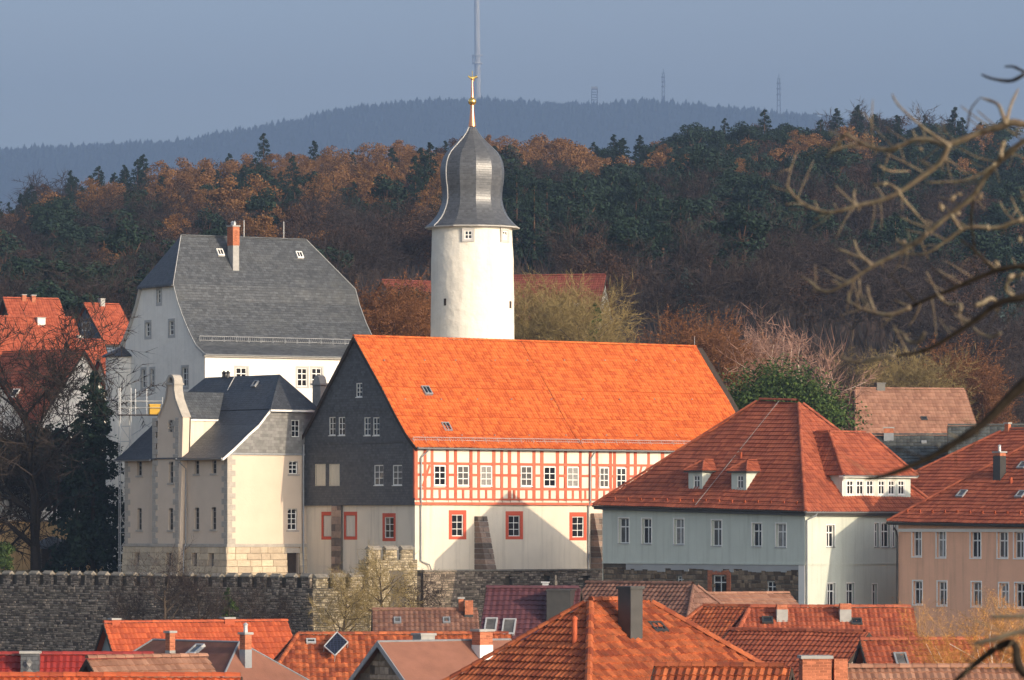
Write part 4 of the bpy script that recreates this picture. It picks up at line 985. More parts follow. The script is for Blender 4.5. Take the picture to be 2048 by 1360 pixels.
m = MB(); m.box((fD[0] - .2, -.08, fD[3]), (fD[1] + .15, .02, fD[3] + .3), P=fp.P); m.build('door_lintel', M['trim_stone'], pri)
# band course and battered plinth built of blocks
def plinth(pl, a0, a1, holes, seed, mt, off=0.0, bat=.16, parent=pri):
    rnd = random.Random(seed); n = 5; hh = (zband0 + .3) / n
    for k in range(n):
        z0, z1 = -.3 + k * hh, -.3 + (k + 1) * hh; a = a0 + (0 if k % 2 else -.3); o = bat * (1 - k / n) + .05
        while a < a1:
            w = rnd.uniform(.55, 1.25); l, r = max(a, a0), min(a + w, a1)
            if a1 - r < .25: r = a1
            pieces = [(l, r)]
            for h in holes:
                if h[2] < z1 - .06 and h[3] > z0 + .06:
                    nx_ = []
                    for (x, y) in pieces:
                        if y <= h[0] or x >= h[1]: nx_.append((x, y))
                        else:
                            if h[0] - x > .06: nx_.append((x, h[0]))
                            if y - h[1] > .06: nx_.append((h[1], y))
                    pieces = nx_
            for (x, y) in pieces:
                if y - x > .05: block_obj(parent, 'stone_block', mt, pl.P, (x + .008, -o + off, z0 + .008), (y - .008, .03 + off, z1 - .008))
            a = r
plinth(sp, -.15, by0, hP, 3, M['block']); plinth(sp, by1, Ls + .15, hP, 4, M['block']); plinth(bp, by0 - .12, by1 + .12, hB[2:], 5, M['block'], parent=bay)
plinth(fp, -.15, fD[0] - .02, [], 6, M['block']); plinth(fp, fD[1] + .02, 6.6, [], 7, M['block'])
for pl_, a0_, a1_ in ((sp, -.12, by0), (sp, by1, Ls + .12), (bp, by0 - .1, by1 + .1), (fp, -.124, 6.6)):
    m = MB(); m.box((a0_, -.12, zband0), (a1_, .02, zband1), P=pl_.P); m.build('band_course', M['trim_stone'], pri)
def quoins(par, pl, a_corner, sgn, z0, z1, seed, mt=None):
    z = z0; k = seed
    while z < z1 - .1:
        hh = .36; w = .62 if k % 2 else .36; z1_ = min(z + hh, z1)
        l, r = sorted((a_corner - sgn * .025, a_corner + sgn * w)); block_obj(par, 'quoin', mt or M['trim_stone'], pl.P, (l, -.028, z + .006), (r, .03, z1_ - .006), .012); z = z1_; k += 1
quoins(pri, sp, 0, 1, zband1, ze - .1, 0); quoins(pri, fp, 0, 1, zband1, ze - .05, 1)
quoins(pri, sp, Ls, -1, zband1, ze - .1, 0)
quoins(bay, bp, by0, 1, zband1, bl[0][1], 0); quoins(bay, bp, by1, -1, zband1, bl[0][1], 1)
bs = Pl(fr, (-BO, by0), (1, 0), (0, 1)); quoins(bay, bs, 0, 1, zband1, ze - .3, 1)
# flared slate roof
m = MB(); e0 = -.55
prf = [(e0, ze - .32), (-.05, ze + .02)] + fl[1:]
yf = -.25
for p, q in zip(prf, prf[1:]): m.poly([(p[0], yf, p[1]), (p[0], Ls + .4, p[1]), (q[0], Ls + .4, q[1]), (q[0], yf, q[1])])
yb2 = sp.px(411, 754)[0]
yfar = fr.hit(411, 754, (xm, 0, 0), (1, 0, 0)).y
m.poly([(hipx, yf, hipz), (hipx, Ls + .4, hipz), (xm, yfar, zr), (xm, yb, zr)])
m.poly([(Wf - hipx, yf, hipz), (Wf - hipx, Ls + .4, hipz), (xm, yfar, zr), (xm, yb, zr)])
m.poly([(hipx, Ls + .4, hipz), (Wf - hipx, Ls + .4, hipz), (xm, yfar, zr)])
for p, q in zip(prf, prf[1:]): m.poly([(Wf - p[0], yf, p[1]), (Wf - p[0], Ls + .4, p[1]), (Wf - q[0], Ls + .4, q[1]), (Wf - q[0], yf, q[1])])
roof = m.build('roof', M['slate_blue'], pri)
m = MB(); m.poly([(hipx - .1, yf - .15, hipz - .03), (Wf - hipx + .1, yf - .15, hipz - .03), (xm, yb, zr + .02)]); m.build('half_hip', M['slate_blue'], roof)
m = MB(); m.box((hipx - .05, yf - .16, hipz - .16), (Wf - hipx, yf + .02, hipz - .04)); m.build('half_hip_eave', M['white_paint'], roof)
m = MB(); wall(m, front(fr, -.06), [(ze, 0, Wf)] + [(z, a, Wf - a) for a, z in fl[1:]], [fp.rect(582, 598, 840, 874)], .2); sl_ = m.build('slate_cladding', M['slate_light'], pri)
window(pri, front(fr, -.06), fp.rect(582, 598, 840, 874), 2, (1, 1, 1), M['white_paint'], M['glass'], d=.05, fw=.05, panes=True)
m = MB(); q_ = [(0, ze)] + fl[1:]
for p, q in zip([(e0, ze - .34)] + q_[1:], q_[1:]):
    m.poly([(p[0], yf - .02, p[1]), (q[0], yf - .02, q[1]), (q[0], yf - .02, q[1] - .2), (p[0], yf - .02, p[1] - .16)]); m.poly([(p[0], yf - .02, p[1] - .16), (q[0], yf - .02, q[1] - .2), (q[0], 0, q[1] - .2), (p[0], 0, p[1] - .16)])
m.build('verge_board', M['white_paint'], roof)
m = MB(); m.box((0, -.12, ze - .1), (6.5, .01, ze + .02), P=fp.P); m.build('cladding_sill', M['zinc'], pri)
m = MB(); m.box((-.5, 0, ze - .4), (.02, by0, ze - .3)); m.box((-.5, by1, ze - .4), (.02, Ls + .3, ze - .3)); m.build('soffit', M['dark_wood'], pri)
gutter(pri, (e0 - .06, by0 + .02, ze - .36), (e0 - .06, yf, ze - .36), .07); gutter(pri, (e0 - .06, Ls + .4, ze - .36), (e0 - .06, by1, ze - .36), .07)
a_ = sp.px(374, 1000)[0]; downpipe(pri, [(e0 - .06, a_, ze - .42), (e0 - .04, a_, ze - .55), (-.1, a_, ze - .95), (-.1, a_, zband1), (-.26, a_, zband0 - .2), (-.3, a_, -.2)], .045)
a_ = fp.px(604, 1000)[0]; downpipe(pri, [(a_, -.15, ze + .6), (a_, -.15, -.3)], .055)
# cross roof behind the bay
zx = bp.px(352, 782)[1]; zx0 = bl[0][1] - .1
ym = (by0 + by1) / 2; xe = table([(z, a) for a, z in prf] + [(zr, xm)], zx); xb = table([(z, a) for a, z in prf] + [(zr, xm)], zx0)
m = MB(); x0_ = -BO + TH - .1
m.poly([(x0_, by0 - .1, zx0), (xb, by0 - .1, zx0), (xe, ym, zx), (x0_, ym, zx)]); m.poly([(x0_, by1 + .1, zx0), (xb, by1 + .1, zx0), (xe, ym, zx), (x0_, ym, zx)])
m.build('bay_roof', M['slate'], bay)
m = MB(); m.poly([(x0_ - .3, by0, ze - .4), (xb, by0, zx0 - .03), (x0_ - .3, by0, zx0 - .03)]); m.poly([(x0_ - .3, by1, ze - .4), (xb, by1, zx0 - .03), (x0_ - .3, by1, zx0 - .03)]); m.build('bay_cheek', M['cream'], bay)
m = MB(); m.box((x0_, by0 - .14, zx0 - .1), (xb, by0 - .02, zx0)); m.build('bay_eave', M['white_paint'], bay)
p = fr.hit3(511, 769, (hipx, 0, hipz), (hipx, 1, hipz), (xm, 0, zr)); skylight(roof, p, (0, -1, 0), (xm - hipx, 0, zr - hipz), .45, .5, M['zinc'], 0)
for u, v0, v1 in ((448, 742, 752), (456, 743, 752)):
    h = fr.hit(u, v1, (xm, 0, 0), (1, 0, 0)); m = MB(); m.lathe([(.14, h.z - .3), (.12, h.z + .15), (.18, h.z + .2), (.02, h.z + .36)], 8, cx=xm, cy=h.y); m.build('ridge_ventilator', M['dark_metal'], roof)
m = MB(); h = fr.hit(470, 752, (xm, 0, 0), (1, 0, 0)); h2 = fr.hit3(455, 782, (hipx, 0, hipz), (hipx, 1, hipz), (xm, 0, zr)); m.tube([(h.x, h.y, zr + .03), h2 + Vector((-.02, 0, .04))], .03, 5); m.build('roof_strip', M['lead_line'], roof)
# rear bell gable showing above the roof
h = fr.hit(637, 790, (Wf - 1.0, 0, 0), (1, 0, 0)); rg = Pl(fr, (Wf - 1.0, 0), (0, 1), (1, 0)); q0 = rg.px(625, 775)[0]; q1 = rg.px(641, 775)[0]; za_, zb_ = rg.px(635, 795)[1], rg.px(635, 770)[1]
m = MB(); m.box((min(q0, q1), 0, za_ - 2.5), (max(q0, q1), .6, zb_), P=rg.P); m.box((min(q0, q1) - .12, -.1, zb_), (max(q0, q1) + .12, .66, zb_ + .12), P=rg.P)
cm = (q0 + q1) / 2; rr_ = abs(q0 - q1) / 2 * .8
arc = [(cm + rr_ * math.cos(math.pi * k / 8), zb_ + .12 + rr_ * 1.5 * math.sin(math.pi * k / 8)) for k in range(9)]
for d_ in (0, .55): m.poly([rg.P(a, d_, z) for a, z in arc])
for p, q in zip(arc, arc[1:]): m.poly([rg.P(p[0], 0, p[1]), rg.P(q[0], 0, q[1]), rg.P(q[0], .55, q[1]), rg.P(p[0], .55, p[1])])
m.build('rear_bell_gable', M['trim_stone'], roof)

# scaffold against the palace
fs = Fr.pix(241, 316, 1150, 12)
sc_ = thing('scaffold', 'steel scaffold tower with a work platform beside the white palace', 'scaffold', fs.o, fs.r)
pl = front(fs)
zp, zh = pl.px(270, 829)[1], pl.px(270, 776)[1]; w1 = pl.px(262, 900)[0]; w2 = pl.px(325, 829)[0]
for x in (0, w1):
    for y in (0, .8): m = MB(); m.tube([(x, y, -.3), (x, y, zh if (x == 0 or y == 0) else zp + .4)], .03, 6); m.build('upright', M['galv'], sc_)
for x in (w1 + .3, (w1 + w2) / 2, w2): m = MB(); m.tube([(x, 0, zp - .1), (x, 0, zh - (.05 if x < w2 else .6))], .028, 6); m.build('rail_post', M['galv'], sc_)
z = .8; k = 0
while z < zp - .3:
    for y in (0, .8): m = MB(); m.tube([(0, y, z), (w1, y, z)], .022, 5); m.build('ledger', M['galv'], sc_)
    m = MB(); m.tube([(0 if k % 2 else w1, 0, z), (w1 if k % 2 else 0, 0, z + 1.0)], .02, 5); m.build('brace', M['galv'], sc_)
    z += 1.0; k += 1
m = MB(); m.box((-.1, -.1, zp - .06), (w2 + .1, .95, zp)); m.build('deck', M['dark_wood'], sc_)
for zz in (zp + .45, zp + .9):
    for y in (0, .9): m = MB(); m.tube([(0, y, zz), (w2, y, zz)], .022, 5); m.build('guard_rail', M['galv'], sc_)
m = MB(); m.tube([(w2, 0, zp - .05), (w1, 0, zp - 1.4)], .025, 5); m.build('brace', M['galv'], sc_)
x0 = pl.px(300, 815)[0]; x1 = pl.px(321, 815)[0]
m = MB(); m.box((x0, .1, zp + .02), (x1, .7, zp + .68)); tb = m.build('plastic_box', M['yellow']); tag(tb, 'yellow plastic box standing on the scaffold platform', 'box'); tb.location = fs.o; tb.rotation_euler = (0, 0, fs.r)
m = MB(); m.box((x0 - .03, .07, zp + .62), (x1 + .03, .73, zp + .7)); m.build('lid', M['yellow'], tb)

# ================================================================== generic chimney and hip cap helpers
def chimney(par, fr, u0, u1, vt, vb, plane3, mt, base=None, vbase=None, cap=True, pots=0, ratio=1.0, name='chimney', capm=None):
    """upright stack whose silhouette covers photo columns u0..u1 at the house's own angle; stands on the roof plane"""
    p = fr.hit3((u0 + u1) / 2, vb, *plane3)
    Y = (fr.M @ p).y; s = F / Y; w = (u1 - u0) / s / (abs(math.cos(fr.r)) + ratio * abs(math.sin(fr.r))); wy = w * ratio
    zt = p.z + (vb - vt) / s; zb = p.z - .8; zc = zt if base is None else p.z + (vb - vbase) / s
    c = Vector((p.x, p.y + wy * .35, 0))
    m = MB()
    if base is not None:
        m.box((c.x - w / 2, c.y - wy / 2, zb), (c.x + w / 2, c.y + wy / 2, zc)); o = m.build(name, base, par)
        m2 = MB(); m2.box((c.x - w / 2 + .01, c.y - wy / 2 + .01, zc), (c.x + w / 2 - .01, c.y + wy / 2 - .01, zt)); m2.build('brick_stack', mt, o)
    else:
        m.box((c.x - w / 2, c.y - wy / 2, zb), (c.x + w / 2, c.y + wy / 2, zt)); o = m.build(name, mt, par)
    if cap: m = MB(); m.box((c.x - w / 2 - .05, c.y - wy / 2 - .05, zt - .02), (c.x + w / 2 + .05, c.y + wy / 2 + .05, zt + .07)); m.build('chimney_cap', capm or (M['dark_metal'] if mt is M['dark_metal'] else M['cement']), o)
    for k in range(pots):
        m = MB(); m.lathe([(.09, zt + .05), (.08, zt + .35), (.11, zt + .38), (.03, zt + .46)], 10, cx=c.x, cy=c.y + wy * (.25 if pots > 1 else 0) * (1 if k else -1)); m.build('chimney_pot', M['galv'], o)
    return o

# ================================================================== grey green house with red hipped roof
fr = Fr.pix(1610, 280, 1128, 44); fp, sp = front(fr), side(fr)
gre = thing('grey_hipped_house', 'large grey green rendered house with red hipped roof, dormers and rubble base', 'building', fr.o, fr.r)
Wg = 11.5; Lg = sp.px(1205, 1060)[0]
zb = (VH - 1128) / F * 280
zg = ZG - zb                                            # town ground in this frame
ov = .38
zeN = sp.px(1610, 1023)[1]; zeF = sp.px(1205, 1011)[1]
c = [Vector((-ov, -ov, zeN)), Vector((Wg + ov, -ov, zeN)), Vector((Wg + ov, Lg + ov, zeF)), Vector((-ov, Lg + ov, zeF))]
rn = fr.hit(1597, 803, (Wg / 2, 0, 0), (1, 0, 0)); rf = fr.hit(1520, 801, (Wg / 2, 0, 0), (1, 0, 0))
z0w = -.05
lwin = [(1237, 1257.7, 1036, 1086.5), (1283.7, 1302.5, 1037, 1087.5), (1348, 1367.6, 1037.5, 1089), (1423, 1443, 1040, 1092), (1504, 1523, 1046, 1093), (1551.5, 1572, 1047, 1094.5)]
hl = [sp.rect(*w) for w in lwin]
rwin = [(1653, 1669, 1050, 1094), (1749, 1757.5, 1046, 1094), (1763, 1779.5, 1046, 1094.5), (1785, 1793, 1046, 1094.5), (1655, 1670.5, 1166, 1213), (1693, 1708.7, 1166, 1213), (1744, 1754, 1168, 1213)]
hr = [fp.rect(*w) for w in rwin]
bwin = [(1424.6, 1453.7, 1150, 1187), (1532, 1551.5, 1162, 1190), (1353, 1368, 1152, 1168)]
hb = [sp.rect(*w, d=.06) for w in bwin]
m = MB(); wall(m, sp, [(z0w, 0, Lg), (zeF - .1, 0, Lg), (zeN, 0, Lg * .02)] if False else [(z0w, 0, Lg), (min(zeF, zeN) - .02, 0, Lg)], hl, .26)
zt_ = min(zeF, zeN) - .02; m.poly([sp.P(0, 0, zt_), sp.P(Lg, 0, zt_), sp.P(Lg, 0, zeF), sp.P(0, 0, zeN)])
m.poly([(0, Lg, zg), (Wg, Lg, zg), (Wg, Lg, zeF), (0, Lg, zeF)])
m.build('render', M['grey_green'], gre)
m = MB(); wall(m, fp, [(zg, 0, Wg), (zeN, 0, Wg)], hr, .24); m.poly([(Wg, 0, zg), (Wg, Lg, zg), (Wg, Lg, zeF), (Wg, 0, zeN)])
m.build('render', M['grey_green'], gre)
m = MB(); wall(m, sp, [(zg, .05, Lg), (z0w, .05, Lg)], hb, .3, d0=.06); m.build('rubble_core', M['mortar'], gre)
s = MB(); rnd = random.Random(9); stones(s, sp, .55, Lg, zg + 5, -.28, .34, .2, 51, d0=.06, holes=hb); s.build('stone', M['rubble_brown'], gre, kind='stuff')
m = MB(); m.box((.0, -.02, zg), (.5, .05, z0w), P=sp.P); m.build('corner_strip', M['wall_white'], gre)
m = MB(); rnd = random.Random(12); a = 0.0
while a < Lg * .87:
    w = rnd.uniform(.3, .8); m.box((a, -.005, -.32 - rnd.uniform(0, .22)), (min(a + w, Lg * .88), .05, z0w - .002), P=sp.P); a += w
m.build('plaster_remnant', M['wall_grey'], gre, kind='stuff')
m = MB(); m.box((-.05, -.06, -.06), (Lg, .02, .04), P=sp.P); m.build('band_course', M['grey_green'], gre)
m = MB(); m.box((-.03, -.05, -.06), (Wg, .02, .04), P=fp.P); m.build('band_course', M['grey_green'], gre)
for k, h in enumerate(hl): window(gre, sp, h, 2, (.75, 1.5), M['white_paint'], (M['curtained'], M['glass'], M['net_curtain'])[k % 3], d=.17, fw=.06, bw=.07, sur=(M['white_paint'], .06, .014), sill=(M['zinc'], .04, .04, .05))
for h in hr: window(gre, fp, h, 2, (.75, 1.5), M['white_paint'], M['glass'], d=.14, fw=.06, bw=.07, sur=(M['white_paint'], .05, .014), sill=(M['zinc'], .04, .04, .05))
for h in hb: window(gre, sp, h, 2, (.75, 1.2), M['white_paint'], M['glass'], d=.14, d0=.06, fw=.07, bw=.06)
b0 = hb[0]
for k in range(7):
    for a in (b0[0] - .34, b0[1] + .02): block_obj(gre, 'brick', M['brick'], sp.P, (a, .0, b0[2] + k * .2), (a + .32, .09, b0[2] + k * .2 + .185), .01)
for k in range(6): block_obj(gre, 'brick', M['brick'], sp.P, (b0[0] - .34 + k * .26, -.005, b0[3] + .02), (b0[0] - .34 + k * .26 + .25, .09, b0[3] + .26), .01)
T = dict(tw=.235, th=.335, lift=.045, amp=.03, sub=4)
m = MB(); m.tiles([c[3], c[0], rn, rf], seed=61, **T); m.tiles([c[0], c[1], rn], seed=62, **T); m.tiles([c[1], c[2], rf, rn], seed=63, **dict(T, tw=.5, sub=2)); m.tiles([c[2], c[3], rf], seed=64, **dict(T, tw=.5, sub=2))
roof = m.build('roof', M['red_tile'], gre, kind='stuff')
m = MB()
for p, q in ((c[0], rn), (c[1], rn), (c[2], rf), (c[3], rf), (rf, rn)): m.caps(p, q, .12, .38, up=.05)
m.build('ridge_tiles', M['red_tile'], roof, kind='stuff')
m = MB()
for p, q in zip(c, c[1:] + c[:1]):
    p, q = p - Vector((0, 0, .04)), q - Vector((0, 0, .04)); i_ = [Vector((min(max(x.x, -.0), Wg), min(max(x.y, 0), Lg), x.z - .06)) for x in (p, q)]
    m.poly([p, q, i_[1], i_[0]]); m.poly([p, q, q - Vector((0, 0, .18)), p - Vector((0, 0, .18))]); m.poly([p - Vector((0, 0, .18)), q - Vector((0, 0, .18)), i_[1] - Vector((0, 0, .16)), i_[0] - Vector((0, 0, .16))])
m.build('soffit', M['dark_metal'], gre)
gutter(gre, c[3] + Vector((-.07, 0, -.03)), c[0] + Vector((-.07, -.05, -.03)), .07, M['dark_metal']); gutter(gre, c[0] + Vector((-.05, -.07, -.03)), c[1] + Vector((0, -.07, -.03)), .07)
a_ = fp.px(1614, 1100, -.1)[0]; downpipe(gre, [(a_ + .5, -ov - .05, zeN - .08), (a_ + .45, -ov, zeN - .25), (a_, -.1, zeN - .5), (a_, -.1, zg + 4)], .05)
pl3 = (c[0], c[3], rn); upv = (Vector((Wg / 2, 0, rn.z)) - Vector((-ov, 0, zeN))).normalized()
for k in range(15):
    u = 1230 + k * 26; p = fr.hit3(u, 1001 + (u - 1230) * .022, *pl3); m = MB(); m.box((p.x - .05, p.y - .04, p.z), (p.x + .02, p.y + .04, p.z + .2)); m.build('snow_stop', M['bright_tile'], roof)
p, q = fr.hit3(1560, 803, *pl3), fr.hit3(1392, 1012, *pl3); MB().tube([p + Vector((-.06, 0, .06)), q + Vector((-.06, 0, .06))], .012, 4).build('lightning_conductor', M['lead_line'], roof)
# two small hipped dormers on the shaded slope
for u0, u1, v0, v1, wu0, wu1 in ((1377, 1404.6, 941, 978, 1386.6, 1399), (1463, 1492.7, 942, 980, 1473.7, 1486)):
    f0 = fr.hit3((u0 + u1) / 2, v1, *pl3); xf = f0.x; dp = Pl(fr, (xf, 0), (0, 1), (1, 0)); a1, a0 = dp.px(u0, 960)[0], dp.px(u1, 960)[0]
    zb_, zt_ = f0.z - .05, dp.px((u0 + u1) / 2, v0)[1]
    slope = (rn.z - zeN) / (Wg / 2 + ov); xbk = xf + (zt_ - f0.z) / slope + .05
    h = dp.rect(wu0, wu1, 951, 977); m = MB(); wall(m, dp, [(zb_, a0, a1), (zt_, a0, a1)], [h], .12)
    for a in (a0, a1): m.poly([(xf, a, zb_), (xf, a, zt_), (xbk, a, zt_)])
    d_ = m.build('dormer', M['grey_green'], roof); window(d_, dp, h, 2, (.6, 1), M['white_paint'], M['curtained'], d=.05, fw=.05, bw=.05)
    o_ = .2; am = (a0 + a1) / 2; zp_ = zt_ + .62; xp = xf + .75; xe_ = xf + (zp_ - f0.z) / slope
    A, B = Vector((xf - o_, a0 - o_, zt_)), Vector((xf - o_, a1 + o_, zt_)); C_, D_ = Vector((xbk + .1, a1 + o_, zt_)), Vector((xbk + .1, a0 - o_, zt_)); R0, R1 = Vector((xp, am, zp_)), Vector((xe_, am, zp_))
    m = MB(); m.tiles([B, A, R0], .2, .28, .03, .025, 3, seed=7); m.tiles([A, D_, R1, R0], .2, .28, .03, .025, 3, seed=8); m.tiles([C_, B, R0, R1], .2, .28, .03, .025, 3, seed=9)
    m.caps(A, R0, .07, .25); m.caps(B, R0, .07, .25); m.caps(R0, R1, .07, .25); m.build('dormer_roof', M['red_tile'], d_, kind='stuff')
    m = MB(); m.box((xf - o_, a0 - o_, zt_ - .1), (xf + .1, a1 + o_, zt_ - .01)); m.box((xf, a0 - o_, zt_ - .1), (xbk, a0 + .0, zt_ - .01)); m.build('dormer_eave', M['dark_metal'], d_)
p = fr.hit3(1482, 918, *pl3); MB().tube([p, p + Vector((0, 0, .4))], .07, 8).build('vent_pipe', M['bright_tile'], roof)
# wide dormer with six casements on the sunlit slope
pr3 = (c[0], c[1], rn); slope = (rn.z - zeN) / (rn.y + ov)
f0 = fr.hit3(1750, 993, *pr3); yf_ = f0.y; dp = front(fr, yf_); a0, a1 = dp.px(1686, 970)[0], dp.px(1821, 970)[0]; zb_ = f0.z - .05; zt_ = dp.px(1750, 951)[1]
hh = [dp.rect(u0, u1, 961, 989) for u0, u1 in ((1694, 1707), (1713.5, 1727), (1733.5, 1747), (1757, 1769.5), (1777, 1789), (1796.5, 1809))]
m = MB(); wall(m, dp, [(zb_, a0, a1), (zt_, a0, a1)], hh, .12); ybk = yf_ + (zt_ - f0.z) / slope
for a in (a0, a1): m.poly([(a, yf_, zb_), (a, yf_, zt_), (a, ybk, zt_)])
d_ = m.build('dormer', M['grey_green'], roof)
for h in hh: window(d_, dp, h, 2, (.6, 1.2), M['white_paint'], M['glass'], d=.03, fw=.06, bw=.06, sur=(M['white_paint'], .05, .01))
o_ = .3; zp_ = zt_ + 2.35; ypk = yf_ + (zp_ - f0.z) / slope
rl = fr.hit(1648, 865, (0, ypk - .35, 0), (0, 1, 0)); zp_ = min(rl.z, rn.z - .8); ypk = yf_ + (zp_ - f0.z) / slope
A, B = Vector((a0 - o_, yf_ - o_, zt_)), Vector((a1 + o_, yf_ - o_, zt_)); R0 = Vector((a0 + 1.3, ypk - 1.3, zp_)); Rb = Vector((a0 + 1.3, ypk, zp_))
D_ = Vector((a0 - o_, ybk + .15, zt_)); C_ = Vector((a1 + o_, ybk + .15, zt_)); R1 = Vector((a1 - 1.3, ypk - 1.3, zp_)); R1b = Vector((a1 - 1.3, ypk, zp_))
m = MB(); m.tiles([A, B, R1, R0], seed=71, **T); m.tiles([D_, A, R0, Rb], seed=72, **T); m.tiles([B, C_, R1b, R1], seed=73, **T); m.poly([R0, R1, R1b, Rb])
m.caps(A, R0, .1, .35); m.caps(B, R1, .1, .35); m.caps(R0, Rb, .1, .35); m.caps(R0, R1, .1, .35); m.build('dormer_roof', M['red_tile'], d_, kind='stuff')
m = MB(); m.box((a0 - o_, yf_ - o_, zt_ - .13), (a1 + o_, yf_ + .05, zt_ - .02)); m.build('dormer_eave', M['white_paint'], d_)
gutter(d_, A + Vector((0, -.05, -.02)), B + Vector((0, -.05, -.02)), .06)
downpipe(d_, [(a0 + .02, yf_ - .3, zt_ - .1), (a0 - .1, yf_ - .05, zt_ - .35), (a0 - .1, yf_ - .05, zb_ + .1)], .04, M['white_paint'])

# ================================================================== peach house at the right edge
Lp = 15.0; rp = math.radians(44); Xl, Yl = (1797 - UC) / F * 279, 279.0
fr = Fr(Xl + math.sin(rp) * Lp, Yl - math.cos(rp) * Lp, ZG, rp); sp = side(fr)
pea = thing('peach_house', 'peach rendered house with red tiled hipped roof and black downpipe', 'building', fr.o, fr.r)
Wp = 12.0; zeF = sp.px(1797, 1044)[1]; zeN = sp.px(2048, 1049)[1]; zeN = zeF + (zeN - zeF) * Lp / (Lp - sp.px(2048, 1049)[0])
up_ = [(1824.7, 1842, 1059.7, 1113), (1873, 1891, 1061, 1115), (1941, 1961, 1062.6, 1115.6), (1995, 2015, 1063, 1116), (2028, 2047, 1063.5, 1116.5), (2084, 2104, 1066, 1119), (1826, 1844, 1162, 1209), (1875, 1893, 1163, 1211), (1943, 1962, 1164, 1213), (1998, 2016.6, 1166, 1214), (2030, 2049, 1166, 1215)]
hh = [sp.rect(*w) for w in up_]
zlo = min(zeF, zeN)
m = MB(); wall(m, sp, [(0, 0, Lp), (zlo, 0, Lp)], hh, .26); m.poly([sp.P(0, 0, zlo), sp.P(Lp, 0, zlo), sp.P(Lp, 0, zeF), sp.P(0, 0, zeN)])
for q in ([(0, 0), (Wp, 0)], [(Wp, 0), (Wp, Lp)], [(Wp, Lp), (0, Lp)]): m.poly([(*q[0], 0), (*q[1], 0), (*q[1], zlo), (*q[0], zlo)])
m.build('render', M['peach'], pea)
for k, h in enumerate(hh): window(pea, sp, h, 2, (.75, 1.5), M['white_paint'], (M['curtained'], M['net_curtain'], M['glass'], M['curtained'])[k % 4], d=.18, fw=.07, bw=.08, sur=(M['white_paint'], .07, .014), sill=(M['white_paint'], .06, .06, .05))
ov = .45; c = [Vector((-ov, -ov, zeN)), Vector((Wp + ov, -ov, zeN)), Vector((Wp + ov, Lp + ov, zeF)), Vector((-ov, Lp + ov, zeF))]
zr = zeF + 5.1; rn = Vector((Wp / 2, 5.4, zr)); rf = Vector((Wp / 2, Lp - 6.3, zr))
m = MB(); m.tiles([c[3], c[0], rn, rf], seed=81, **T); m.tiles([c[0], c[1], rn], seed=82, **dict(T, tw=.5, sub=2)); m.tiles([c[2], c[3], rf], seed=83, **T); m.poly([c[1], c[2], rf, rn])
roof = m.build('roof', M['red_tile'], pea, kind='stuff')
m = MB()
for p, q in ((c[0], rn), (c[2], rf), (c[3], rf), (rf, rn)): m.caps(p, q, .12, .38, up=.05)
m.build('ridge_tiles', M['red_tile'], roof, kind='stuff')
m = MB()
for p, q in ((c[3], c[0]), (c[2], c[3])):
    d1 = Vector((0, 0, .16)); m.poly([p, q, q - d1, p - d1]); i_ = [Vector((min(max(x.x, 0), Wp), min(max(x.y, 0), Lp), x.z - .16)) for x in (p, q)]; m.poly([p - d1, q - d1, i_[1], i_[0]])
m.build('soffit', M['dark_metal'], pea)
m = MB(); m.box((0, -.1, zlo - .34), (Lp, .01, zlo - .16), P=sp.P); m.build('cornice', M['wall_white'], pea)
gutter(pea, c[3] + Vector((-.07, 0, -.04)), c[0] + Vector((-.07, 0, -.04)), .08, M['dark_metal'])
downpipe(pea, [(-ov - .05, Lp - .1, zlo - .12), (-.3, Lp - .1, zlo - .3), (-.09, Lp + .02, zlo - .6), (-.09, Lp + .02, .3)], .06, M['dark_metal'])
pl3 = (c[3], c[0], rf)
chimney(roof, fr, 1991, 2017, 905, 954, pl3, M['brick'], M['dark_metal'], 912, cap=True, pots=1)
for u, v in ((1924, 989), (2046, 932), (2042, 990)): p = fr.hit3(u, v, *pl3); skylight(roof, p, (0, -1, 0), (rf - Vector((-ov, rf.y, zeF))), .55, .62, M['zinc'], 0, gm=M['curtained'])
for k in range(11):
    u = 1815 + k * 25; p = fr.hit3(u, 1026 + (u - 1815) * .015, *pl3); m = MB(); m.box((p.x - .05, p.y - .05, p.z), (p.x + .02, p.y + .05, p.z + .2)); m.build('snow_stop', M['bright_tile'], roof)
p = fr.hit3(2022, 967, *pl3); MB().tube([p, p + Vector((0, 0, .35))], .09, 8).build('vent_pipe', M['bright_tile'], roof)

